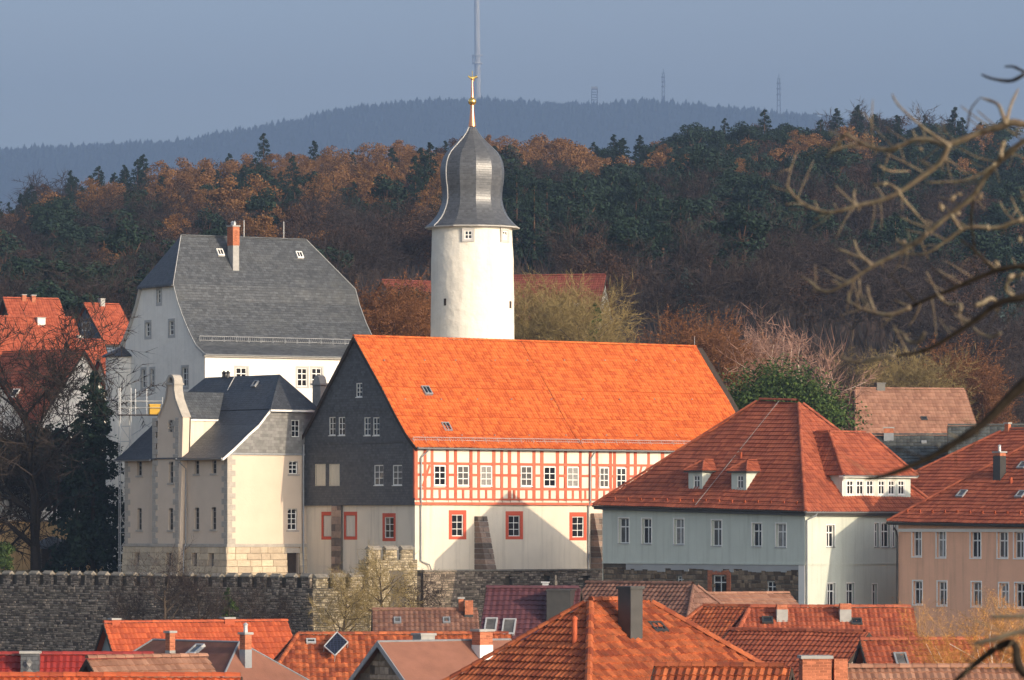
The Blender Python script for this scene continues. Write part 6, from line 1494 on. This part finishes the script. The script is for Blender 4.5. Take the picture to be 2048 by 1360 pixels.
# wooded slope behind the castle: kinds by zone, sampled in rows up the slope
rnd = random.Random(77)
def zone_kind(u, t, v):
    q = rnd.random(); n_ = math.sin(u * .011 + 1.3) + math.sin(u * .023 + t * 7) + .7 * math.sin(u * .041 - t * 11)
    def mixk(*ks):
        a = 0
        for k, p in ks:
            a += p
            if q < a: return k
        return ks[-1][0]
    if u < 340:
        if t > .86: return mixk(('spruce', .68), ('larch', .24), ('bare', 1))
        if t > .62: return mixk(('larch', .38), ('spruce', .2), ('bare', .25), ('beech', 1))
        if t > .30: return mixk(('bare', .28), ('pine', .5), ('beech', .14), ('larch', 1))
        return mixk(('bare', .6), ('pine', 1))
    if u < 900:
        if 430 < u < 690 and .60 < t < .86: return mixk(('spruce', .62), ('pine', .24), ('larch', 1))
        if t > .88: return mixk(('larch', .72), ('spruce', .14), ('beech', 1))
        if t > .5: return mixk(('larch', .66), ('beech', .2), ('spruce', 1))
        if t > .26: return mixk(('beech', .3), ('bare', .26), ('larch', .12), ('pine', 1))
        return mixk(('bare', .62), ('pine', .24), ('beech', 1))
    if u < 1180:
        if t > .72: return mixk(('larch', .82), ('beech', .12), ('spruce', 1))
        if t > .18: return mixk(('pine', .66), ('spruce', .28), ('bare', 1))
        return mixk(('bare', .55), ('pine', 1))
    if u < 1360:
        if t > .86: return mixk(('spruce', .45), ('pine', .45), ('larch', 1))
        if t > .68: return mixk(('larch', .74), ('spruce', 1))
        if t > .20: return mixk(('pine', .64), ('spruce', .28), ('bare', 1))
        return mixk(('bare', .7), ('beech', .15), ('blue_spruce', 1))
    if 1570 < u < 1740 and .66 < t < .86: return mixk(('larch', .75), ('pine', 1))
    if t > .62: return mixk(('pine', .5), ('spruce', .36), ('larch', .08), ('beech', 1))
    if t > .26: return mixk(('pine', .54), ('bare', .16), ('beech', .10), ('spruce', 1))
    return mixk(('bare', .70), ('beech', .14), ('pine', .08), ('blue_spruce', 1))
NAMES = dict(larch=('larch_tree', 'rust orange larch'), spruce=('spruce_tree', 'dark green spruce'), pine=('pine_tree', 'dark rounded pine'), beech=('beech_tree', 'brown leafed beech'), bare=('bare_tree', 'leafless brown tree'), blue_spruce=('blue_spruce_tree', 'bluish spruce'))
PLURAL = dict(larch='larches', spruce='spruces', pine='pines', beech='beeches', bare='leafless trees', blue_spruce='bluish spruces')
LM = [(40, 'at the left edge'), (170, 'above the slate gabled house'), (320, 'above the palace gable'), (466, 'above the palace chimney'), (600, 'above the palace ridge end'), (740, 'between palace and tower'), (865, 'just left of the onion dome'), (1010, 'just right of the onion dome'), (1110, 'between dome and lookout tower'), (1210, 'under the lookout tower'), (1326, 'under the middle mast'), (1440, 'between the two thin masts'), (1557, 'under the right hand mast'), (1680, 'above the pale birch'), (1810, 'above the long brown roof'), (1920, 'behind the nearer branches'), (2040, 'at the right edge')]
HT = [(.26, 'low on the slope'), (.5, 'halfway up the slope'), (.78, 'high on the slope'), (9, 'along the crest')]
ORD = ['leftmost', 'second', 'third', 'fourth', 'fifth', 'sixth', 'seventh', 'eighth', 'ninth', 'tenth', 'eleventh', 'twelfth', 'thirteenth', 'fourteenth', 'fifteenth', 'sixteenth', 'seventeenth', 'eighteenth', 'nineteenth', 'twentieth']
cnt = {}; placed = {}
rows_t = [(.05 + .95 * (k / 21.0) ** 1.02) for k in range(22)]
for k, t in enumerate(rows_t):
    Yr = YF + (YC - YF) * t; sp_px = F / Yr * 4.4
    u = -60 + rnd.uniform(0, 40)
    while u < 2110:
        Y = Yr + rnd.uniform(-13, 13); X = (u - UC) / F * Y
        kd = zone_kind(u, t, 0); u0 = u; u += sp_px * rnd.uniform(.75, 1.35)
        if Y < 560 and not (u > 1240 or u < 760 and Y > 470): continue
        if Y < 470: continue
        sc = rnd.uniform(.78, 1.15) * (.85 if kd in ('bare', 'blue_spruce') and t < .35 else 1.0) * lerp(.8, .92, t)
        if t > .93 and rnd.random() < .25 and kd == 'spruce': sc *= 1.2
        o = put(kd, NAMES[kd][0], 'x', 'tree', (X, Y, hgt(X, Y) - .2), (sc * rnd.uniform(1.1, 1.4), sc * rnd.uniform(1.1, 1.4), sc), rnd.uniform(0, 6.28), None, rnd.randrange(84)); cnt[kd] = cnt.get(kd, 0) + 1
        lm = min(LM, key=lambda a: abs(a[0] - u0))[1]; ht = [s for a, s in HT if t < a][0]
        placed.setdefault((kd, ht, lm), []).append((u0, o))
for (kd, ht, lm), L in placed.items():
    L.sort(key=lambda a: a[0]); n = len(L); ds = NAMES[kd][1]
    for i, (u0, o) in enumerate(L):
        w = '' if n == 1 else (', ' + (('left one' if i == 0 else 'right one') if n == 2 else ('rightmost' if i == n - 1 else 'leftmost' if i == 0 else ORD[min(i, 19)] + ' from left')))
        o['label'] = f'{ds} {ht} {lm}{w}'; o['group'] = f'{PLURAL[kd]} {ht}'
print('TREES', cnt, sum(cnt.values()))
# brushwood between the trunks
g = MB()
for k in range(16000):
    t = rnd.random() ** 1.5; Y = lerp(400, 990, t); u = rnd.uniform(-80, 2130); X = (u - UC) / F * Y
    if Y < 520 and u < 1250 and not (u < 240): continue
    z = hgt(X, Y); h = rnd.uniform(.8, 3.4); d = Vector((rnd.uniform(-.5, .5), rnd.uniform(-.3, .3), 1)) * h; p = Vector((X, Y, z - .1)); x = Vector((rnd.uniform(.06, .16), 0, 0))
    g.poly([p - x, p + x, p + d], rnd.random())
tag(g.build('brushwood', M['twig']), 'brown brushwood and saplings filling the wooded slope', 'brushwood', kind='stuff')

# trees that stand out on their own
def own(name, label, cat, u, vb, Y, gen, bm, cm, z=None, sc=1.0, group=None, rz=0.0, dx=0.0, vtop=None):
    T, C = gen; X = (u - UC) / F * Y; zz = (VH - vb) / F * Y if z is None else z
    if vtop is not None: zz = (VH - vtop) / F * Y - max(p[2] for p in C.v) * sc
    o = thing(name, label, cat, (X, Y, zz), rz, group); o.scale = (sc, sc, sc)
    T.build('trunk', M[bm], o); C.build('crown', M[cm], o); return o
own('bare_tree', 'big dark leafless tree before the red roofs at the left', 'tree', 72, 1150, 322, gen_bare(301, 19.0, .85, .055, 4, .55, .15, .06), 'bark_dark', 'twig_dark', sc=.95)
for u, vt, sd, lb in ((1706, 186, 341, 'large round crowned leafless tree breaking the skyline at the right'), (1858, 197, 342, 'leafless tree on the skyline behind the uppermost branches')):
    own('bare_tree', lb, 'tree', u, 0, 985, gen_bare(sd, 15.0, 1.15, .10, 3, 1.0, .2, .04), 'bark', 'twig', vtop=vt)
own('bare_tree', 'second dark leafless tree cut by the left edge', 'tree', -14, 1150, 326, gen_bare(302, 13.0, .9, .05, 3, 1.0, .15, .06), 'bark_dark', 'twig_dark', sc=.85)
own('spruce_tree', 'tall dark spruce standing between bare tree and palace', 'tree', 186, 1150, 320, gen_cone(303, 13.4, 2.7, 12000, .22, .08, .55, .30, .55, .2), 'bark_dark', 'spruce')
own('spruce_tree', 'slimmer dark spruce partly hidden by the bigger spruce', 'tree', 152, 1150, 324, gen_cone(304, 9.5, 2.2, 8000, .22, .08, .6, .30, .5, .18), 'bark_dark', 'spruce')
for k, (u, vt, Y, R, lb) in enumerate(((20, 850, 352, 3.4, 'dark evergreen mass below the white gabled house, the leftmost'), (62, 838, 356, 3.6, 'dark evergreen mass below the white gabled house, second from left'), (108, 846, 352, 3.4, 'dark evergreen mass below the white gabled house, third from left'), (205, 850, 350, 3.2, 'dark evergreen mass beside the palace turret'))):
    own('evergreen_tree', lb, 'tree', u, 0, Y, gen_round(330 + k, 7.6, R, 5000, .24, .58, .40, 22), 'bark_dark', 'pine', vtop=vt, group='dark evergreens below the houses at the left')
for u, vt, Y, sd, lb in ((792, 552, 462, 361, 'dark leafless tree in front of the pale cottage left of the tower'), (842, 548, 458, 362, 'dark leafless tree close against the left side of the tower')):
    own('bare_tree', lb, 'tree', u, 0, Y, gen_bare(sd, 9.5, 1.0, .06, 3, 1.0, .15, .08), 'bark_dark', 'twig_dark', vtop=vt)
own('pine_tree', 'added dark pine to shade the red roof of the pale cottage', 'tree', 822, 0, 470, gen_round(363, 8.5, 2.8, 4500, .2, .58, .42, 20), 'bark_pine', 'pine', vtop=566)  # added tree, set there to shade and screen the cottage roof
own('evergreen_shrub', 'small bright green bush at the left edge above the town wall', 'shrub', 10, 0, 316, gen_round(336, 2.2, 1.3, 2500, .10, .5, .45, 12), 'bark', 'yew', vtop=1082)
own('yew_tree', 'broad round green yew rising behind the grey house roof', 'tree', 1556, 1000, 330, gen_round(305, 9.4, 5.3, 36000, .125, .60, .37, 60), 'bark', 'yew', vtop=704)
own('birch_tree', 'pale barked birch with reddish twigs above the yew', 'tree', 1612, 900, 352, gen_bare(306, 12.5, .62, .05, 3, 1.0, .25, .13, tl=2), 'bark_birch', 'twig_red', vtop=612)
own('conifer', 'small blue green conifer right of the tower before the red roof', 'tree', 1192, 760, 372, gen_cone(307, 7.5, 1.9, 4000, .18, .03, .8, .3, .2), 'bark', 'yew', vtop=606)
own('conifer', 'small green conifer growing in front of the town wall', 'tree', 458, 1262, 285, gen_cone(308, 3.4, 1.15, 2600, .12, .02, .8, .3, .15, .05), 'bark', 'yew', vtop=1174)
def shrub_row(spec, name, label, group, cm, gens, bm='bark'):
    us_ = sorted(a[0] for a in spec)
    for (u, vtop, Y, hh, k) in spec:
        T, C = gens[k % len(gens)]; X = (u - UC) / F * Y
        i = us_.index(u); n = len(us_); w = '' if n == 1 else ', the ' + ('leftmost' if i == 0 else 'rightmost' if i == n - 1 else ORD[i] + ' from left')
        o = thing(name, label + w, 'shrub', (X, Y, (VH - vtop) / F * Y - hh), k * 1.7, group); s = hh / 7.0; o.scale = (s * 1.15, s * 1.15, s)
        inst('stems', T, o); inst('crown', C, o)
def shr(seeds, cm, bm='bark', **k): return [(t.data('stems', M[bm]), c.data('crown', M[cm])) for t, c in (gen_bare(s, 8.0, 1.15, .035, 3, 1.0, .05, .16, **k) for s in seeds)]
so_ = shr((401, 402, 403), 'twig_orange', leafs=2, lsize=.09); sv = shr((411, 412, 413), 'twig_olive'); sr = shr((421, 422), 'twig_red'); sd_ = shr((431, 432), 'twig'); 
shrub_row([(752, 618, 380, 6, 0), (778, 604, 376, 6.4, 1), (806, 608, 378, 6, 2), (834, 612, 374, 6, 3), (856, 616, 380, 6, 4), (790, 630, 366, 5.5, 5), (826, 634, 366, 5.5, 6)], 'orange_shrub', 'russet leafed shrub between the palace roof and the tower', 'russet shrubs left of the tower', 'twig_orange', so_)
shrub_row([(1045, 598, 374, 6.6, 0), (1078, 596, 376, 6.6, 1), (1108, 590, 378, 7, 2), (1140, 596, 372, 6.6, 3), (1170, 604, 376, 6.4, 4), (1205, 622, 380, 6, 5), (1060, 620, 366, 5.5, 6), (1125, 622, 364, 5.5, 7), (1160, 628, 362, 5.4, 8)], 'olive_shrub', 'olive twigged leafless shrub right of the tower', 'olive shrubs right of the tower', 'twig_olive', sv)
shrub_row([(1372, 664, 392, 6, 0), (1408, 668, 396, 6, 1), (1440, 676, 388, 6, 2), (1474, 690, 392, 6, 3)], 'orange_shrub', 'russet shrub between the barn roof and the yew', 'russet shrubs right of the barn', 'twig_orange', so_)
shrub_row([(1528, 674, 402, 7, 0), (1502, 690, 398, 6.5, 1)], 'red_twigged_shrub', 'reddish twigged shrub left of the pale birch', 'reddish shrubs by the birch', 'twig_red', sr)
shrub_row([(1700, 728, 420, 6, 0), (1745, 736, 416, 6, 1), (1785, 732, 418, 6, 2), (1825, 730, 420, 6.5, 3), (1868, 736, 416, 6, 4)], 'olive_shrub', 'olive grey bush behind the long brown roof', 'olive bushes behind the brown roof', 'twig_olive', sv)
shrub_row([(1905, 724, 425, 6.8, 0), (1935, 732, 422, 6.4, 1), (1968, 744, 420, 6, 2)], 'orange_shrub', 'rust coloured bush at the right end of the brown roof', 'rust bushes behind the brown roof', 'twig_orange', so_)
shrub_row([(2000, 742, 430, 6, 0), (2040, 736, 432, 6, 1), (1650, 700, 405, 6, 3)], 'bare_shrub', 'grey brown leafless bush beyond the brown roofed house', 'bare bushes behind the right hand roofs', 'twig', sd_)
own('bare_tree', 'small leafless tree in front of the sunlit town wall', 'tree', 684, 1300, 284, gen_bare(309, 5.6, 1.1, .022, 3, 1.0, .12, .05), 'bark', 'twig_olive', z=(VH - 1290) / F * 284, sc=.9)
own('bare_tree', 'leafless tree with spreading twigs before the wall turret', 'tree', 764, 1265, 287, gen_bare(310, 6.4, 1.1, .022, 3, 1.0, .10, .05), 'bark', 'twig_olive', z=(VH - 1262) / F * 287, sc=.85)
own('bare_tree', 'thin leafless tree climbing the shaded town wall', 'tree', 330, 1290, 283, gen_bare(311, 6.4, .9, .018, 3, .9, .2, .1), 'bark', 'twig', z=(VH - 1285) / F * 283, sc=.85)
own('bare_tree', 'wispy leafless bush against the shaded town wall', 'tree', 395, 1290, 284, gen_bare(312, 5.4, 1.0, .018, 3, .9, .1, .1), 'bark', 'twig', z=(VH - 1285) / F * 284, sc=.85)
for u, sd, hh, lb in ((258, 351, 4.4, 'brushy leafless bush left of the thin tree on the town wall'), (505, 352, 4.6, 'brushy leafless bush right of the small conifer'), (556, 353, 3.4, 'low brushy bush near the sunlit wall corner')):
    own('bare_tree', lb, 'tree', u, 0, 286, gen_bare(sd, hh, 1.1, .018, 3, .9, .08, .1), 'bark', 'twig', z=(VH - 1290) / F * 286, sc=.85)
own('bare_tree', 'low leafless bush at the foot of the retaining wall', 'tree', 838, 1265, 290, gen_bare(313, 5.0, 1.2, .02, 3, 1, .05, .05), 'bark', 'twig', z=(VH - 1258) / F * 290, sc=.8)
for k, (u, vt, Y, hh, lb) in enumerate(((1990, 1165, 176, 4.8, 'birch with yellow leaves before the peach house, the leftmost'), (1905, 1175, 180, 5.0, 'slim white stemmed birch with few leaves at the lower right'), (2045, 1185, 172, 4.8, 'yellow leafed birch cut by the right edge'))):
    own('birch_tree', lb, 'tree', u, 0, Y, gen_bare(320 + k, 8.0, .75, .014, 3, 1.0, .2, .16, leafs=2 if k != 1 else 1, lsize=.042), 'bark_birch', 'gold_leaf', vtop=vt, sc=hh / 8.0)

# ------------------------------------------------------------------ masts on the far ridge
def zat(v, Y=12000): return (VH - v) / F * Y
Ym = 11960.0
b = Vector(((955 - UC) / F * Ym, Ym, zat(200, Ym)))
t = thing('radio_mast', 'tall tapering concrete radio mast on the far ridge behind the spire', 'mast', b)
s = Ym / F
MB().tube([(0, 0, -20), (0, 0, 20 * s), (0, 0, 70 * s), (-1.5 * s, 0, 200 * s), (-2 * s, 0, 260 * s)], [7.5 * s, 6.4 * s, 6 * s, 5.2 * s, 4.6 * s], 14).build('shaft', M['mast'], t)
for dv in (72, 88): MB().lathe([(6 * s, dv * s), (11 * s, dv * s), (11 * s, (dv + 2.5) * s), (6 * s, (dv + 2.5) * s)], 14, cx=-.3 * s).build('platform', M['mast'], t)
MB().tube([(-9 * s, 0, 72 * s), (-9 * s, 0, 90 * s)], 1.2 * s, 6).build('antenna', M['cement'], t)
for u, vt, vb, w, lb in ((1189, 174, 205, 6, 'square topped lookout tower on the far ridge'), (1326.5, 146, 202, 3, 'thin lattice mast in the middle of the far ridge'), (1557.5, 157, 222, 3.4, 'thin lattice mast at the right of the far ridge')):
    b = Vector(((u - UC) / F * Ym, Ym, zat(vb, Ym))); hh = (vb - vt) * s; w_ = w * s
    t = thing('lookout_tower' if w > 5 else 'lattice_mast', lb, 'tower' if w > 5 else 'mast', b)
    for k in range(4): sx, sy = (1 if k % 2 else -1), (1 if k // 2 else -1); MB().tube([(sx * w_, sy * w_, -20), (sx * w_ * (.95 if w > 5 else .55), sy * w_ * (.95 if w > 5 else .55), hh)], .75 * s if w > 5 else .8 * s, 5).build('leg', M['dark_metal'], t)
    for k in range(1, 7): MB().box((-w_, -w_, hh * k / 6 - .5 * s), (w_, w_, hh * k / 6 + .4 * s)).build('brace', M['dark_metal'], t)
    if w > 5: MB().box((-w_ * 1.1, -w_ * 1.1, hh - 5 * s), (w_ * 1.1, w_ * 1.1, hh)).build('cabin', M['cement'], t)
    else:
        MB().tube([(0, 0, hh), (0, 0, hh + 9 * s)], .5 * s, 5).build('antenna', M['dark_metal'], t)
        for k in (3, 4, 5): MB().lathe([(.1, hh * k / 6), (w_ * 1.5, hh * k / 6), (w_ * 1.5, hh * k / 6 + 2 * s), (.1, hh * k / 6 + 2 * s)], 10).build('antenna', M['dark_metal'], t)

# ------------------------------------------------------------------ branches of a tree close to the camera at the right
def Z(x, y): return (1440 + x / 1.9424, 100 + y / 1.943)
YB = 8.2
def bpts(pts, Y=YB, k=0.0): return [at(u, v, Y + k * i) for i, (u, v) in enumerate(pts)]
def smoothp(P, n=4):
    out = []
    for i in range(len(P) - 1):
        p0, p1, p2, p3 = P[max(i - 1, 0)], P[i], P[i + 1], P[min(i + 2, len(P) - 1)]
        for k in range(n):
            t = k / n; out.append(.5 * ((2 * p1) + (p2 - p0) * t + (2 * p0 - 5 * p1 + 4 * p2 - p3) * t * t + (3 * p1 - p0 - 3 * p2 + p3) * t ** 3))
    return out + [P[-1]]
XT = (2330 - UC) / F * YB
tb_ = thing('foreground_tree', 'out of focus lichen covered branches reaching in from the right', 'tree', (XT, YB, -1.9))
O = Vector((XT, YB, -1.9))
def br(pts, w0, w1, mt, Y=YB, k=.02, name='branch'):
    P = smoothp(bpts(pts, Y, k)); n = len(P); rnd = random.Random(int(pts[0][1] * 7)); m = MB()
    if name == 'branch' and w0 > 8:
        for i in range(2, n - 1):
            if rnd.random() < .62:
                p = P[i]; d = (P[i + 1] - P[i - 1]).normalized(); side_ = Vector((-d.z, rnd.uniform(-.3, .3), d.x)) * rnd.choice((-1, 1)); dd = (d * rnd.uniform(.2, 1.0) + side_ * rnd.uniform(.5, 1.1)).normalized(); L_ = rnd.uniform(16, 84) / F * Y
                mid = p + dd * L_ * .5 + Vector((rnd.uniform(-.1, .1), 0, rnd.uniform(0, .18))) * L_; e = mid + (dd + Vector((0, 0, rnd.uniform(.0, .5)))).normalized() * L_ * .6; ww = rnd.uniform(2.2, 4.0) / 2 / F * Y
                t_ = MB(); t_.tube([q_ - O for q_ in smoothp([p, mid, e], 3)], [ww, ww * .92, ww * .84, ww * .8, ww * .68, ww * .75, ww * .35], 6); t_.build('twig', M[mt if mt == 'lichen' or rnd.random() < .5 else 'lichen'], tb_, smooth=True)
                if rnd.random() < .4:
                    s2 = mid + Vector((rnd.uniform(-1, 1), rnd.uniform(-.2, .2), rnd.uniform(-.4, 1))).normalized() * L_ * .45; t_ = MB(); t_.tube([mid - O, mid.lerp(s2, .5) + Vector((0, 0, L_ * .05)) - O, s2 - O], [ww * .75, ww * .6, ww * .3], 5); t_.build('twig', M['lichen'], tb_, smooth=True)
    m.tube([p - O for p in P], [lerp(w0 * .92, w1 * .72, i / (n - 1)) / 2 / F * Y * (1 + rnd.uniform(-.12, .18)) * min(1, (n - i + .6) / 3) for i in range(n)], 8); return m.build(name, M[mt], tb_, smooth=True)
MB().tube([(0, 0, 0), (.02, .05, 1.0), (-.01, .1, 2.2), (.03, .05, 3.4)], [.12, .10, .08, .05], 12).build('trunk', M['bark_shaded'], tb_, smooth=True)
E_ = (2335, 330)
br([(2330, 420), (2200, 320)] + [Z(*p) for p in ((1181, 290), (1080, 300), (1000, 325), (890, 365), (820, 350), (750, 350), (680, 382), (620, 385), (560, 365), (490, 330), (466, 355), (465, 392))], 18, 6, 'lichen')
br([Z(*p) for p in ((890, 365), (860, 430), (800, 480), (700, 550), (620, 585), (530, 605), (440, 630), (370, 620), (300, 580), (255, 520))], 13, 7, 'lichen')
br([(2335, 150), (2200, 210), (2120, 245)] + [Z(*p) for p in ((1181, 355), (1100, 420), (1040, 480), (980, 570), (890, 640), (800, 715), (710, 780), (600, 835), (500, 900), (410, 940), (340, 890))], 17, 8, 'lichen', k=.03)
br([(2335, 500), (2180, 440)] + [Z(*p) for p in ((1181, 660), (1080, 690), (960, 690), (880, 740), (800, 790), (712, 792))], 13, 6, 'lichen', 8.6)
br([(2330, 520), (2150, 530)] + [Z(*p) for p in ((1181, 840), (1080, 855), (990, 890), (900, 930), (800, 970), (740, 1000))], 14, 9, 'bark_shaded', 8.9)
br([Z(*p) for p in ((740, 1000), (660, 1028), (600, 1020), (540, 1000), (490, 968))], 9, 6, 'lichen', 8.9)
br([(2335, 560), (2150, 575)] + [Z(*p) for p in ((1181, 960), (1080, 985), (1000, 1045), (900, 1110), (800, 1165), (680, 1190))], 19, 8, 'bark_shaded', 8.0)
br([Z(*p) for p in ((680, 1190), (610, 1198), (560, 1212), (500, 1205), (462, 1188))], 8, 7, 'lichen', 8.0)
br([(2335, 600), (2150, 700), (2048, 768), (1969, 845), (1908, 887), (1854, 918), (1774, 950), (1730, 958)], 30, 8, 'bark_shaded', 7.6)
TW = [(((690, 550), (740, 610), (800, 675), (812, 680)), 6, 4, 'lichen'), (((530, 605), (520, 570), (525, 540)), 7, 4, 'lichen'), (((530, 605), (490, 570), (445, 525)), 7, 5, 'lichen'), (((590, 835), (540, 790), (520, 735)), 8, 5, 'lichen'), (((560, 810), (500, 790), (455, 770)), 7, 6, 'lichen'),
      (((600, 1010), (580, 960), (572, 915)), 6, 5, 'lichen'), (((1110, 290), (1090, 230), (1070, 205), (1010, 185)), 10, 6, 'lichen'), (((1110, 290), (1130, 215), (1160, 150)), 9, 5, 'lichen'), (((1181, 95), (1130, 120), (1060, 112), (1015, 95)), 9, 5, 'bark_shaded'), (((1181, 85), (1140, 65), (1105, 65)), 7, 5, 'bark_shaded'),
      (((800, 715), (760, 755), (700, 750), (685, 730)), 8, 6, 'lichen'), (((1070, 440), (1000, 490), (920, 510), (800, 515)), 7, 5, 'lichen'), (((890, 370), (800, 310), (740, 260), (690, 210), (668, 170)), 7, 5, 'lichen'), (((985, 580), (975, 660), (985, 740), (990, 810)), 6, 5, 'bark_shaded'), (((1060, 850), (990, 780), (930, 735)), 8, 6, 'bark_shaded'),
      (((1000, 1045), (960, 1060), (930, 1035), (935, 990), (880, 985), (840, 940)), 10, 7, 'lichen'), (((1181, 870), (1130, 890), (1110, 930), (1150, 960)), 8, 7, 'lichen'), (((1090, 1100), (1050, 1115), (1000, 1095), (985, 1075)), 8, 6, 'lichen'), (((795, 1100), (770, 1135), (730, 1130), (710, 1100), (665, 1085)), 9, 5, 'lichen'), (((700, 550), (650, 520), (590, 525)), 8, 6, 'lichen'), (((900, 640), (930, 690), (940, 690)), 8, 6, 'lichen'), (((1010, 990), (1050, 965), (1080, 980)), 10, 8, 'lichen'),
      (((960, 300), (975, 230), (1010, 185)), 5, 4, 'bark_shaded'), (((620, 450), (660, 470), (740, 470)), 5, 4, 'lichen'), (((1090, 415), (1095, 380), (1105, 365)), 12, 9, 'lichen')]
for p, w0, w1, mt in TW: br([Z(*q) for q in p], w0, w1, mt, name='twig')
rnd = random.Random(15); k = 0
for u, v in ((1010, 570), (930, 560), (905, 575), (860, 610), (1075, 830), (935, 1005), (1165, 660), (1040, 690), (800, 715), (640, 520), (1000, 990), (1130, 880), (780, 385), (1100, 365), (925, 635), (715, 745), (1165, 735), (860, 965)):
    c = at(*Z(u, v), YB) - O; r = rnd.uniform(4, 7.5) / F * YB; m = MB(); m.lathe([(.0004, -r * 1.2), (r * .7, -r * .5), (r * .8, 0), (r * .5, r * .7), (.0003, r * 1.3)], 8)
    a = rnd.uniform(0, 6.28); Mx = Matrix.Translation(c) @ Matrix.Rotation(rnd.uniform(-1.2, 1.2), 4, 'Y') @ Matrix.Rotation(a, 4, 'Z'); m.v = [tuple(Mx @ Vector(q)) for q in m.v]; m.build('bud', M['lichen'], tb_, smooth=True)
br([(2330, 1420), (2150, 1400), (2046, 1345), (2030, 1290), (2000, 1292), (1960, 1320), (1908, 1364)], 26, 14, 'bark_shaded', 7.4)
br([(2330, 1230), (2150, 1255), (2048, 1262), (1990, 1278), (1945, 1288)], 18, 12, 'lichen', 7.4)
br([(2335, 1200), (2150, 1228), (2048, 1232), (1984, 1234)], 16, 12, 'lichen', 7.4)

# ------------------------------------------------------------------ haze between here and the far ridge
hz = MB(); hz.box((-9000, -70, -60), (9000, 17000, 1560))
hm = bpy.data.materials.new('haze'); hm.use_nodes = True; nt = hm.node_tree
for n_ in list(nt.nodes):
    if n_.type == 'BSDF_PRINCIPLED': nt.nodes.remove(n_)
pv = nt.nodes.new('ShaderNodeVolumePrincipled'); pv.inputs['Density'].default_value = 1.4e-4; pv.inputs['Color'].default_value = (.275, .395, .61, 1); pv.inputs['Anisotropy'].default_value = 0.0
nt.links.new(pv.outputs[0], nt.nodes['Material Output'].inputs['Volume'])
ho = hz.build('haze', hm); tag(ho, 'blue grey haze lying over the whole valley', 'haze', kind='stuff')
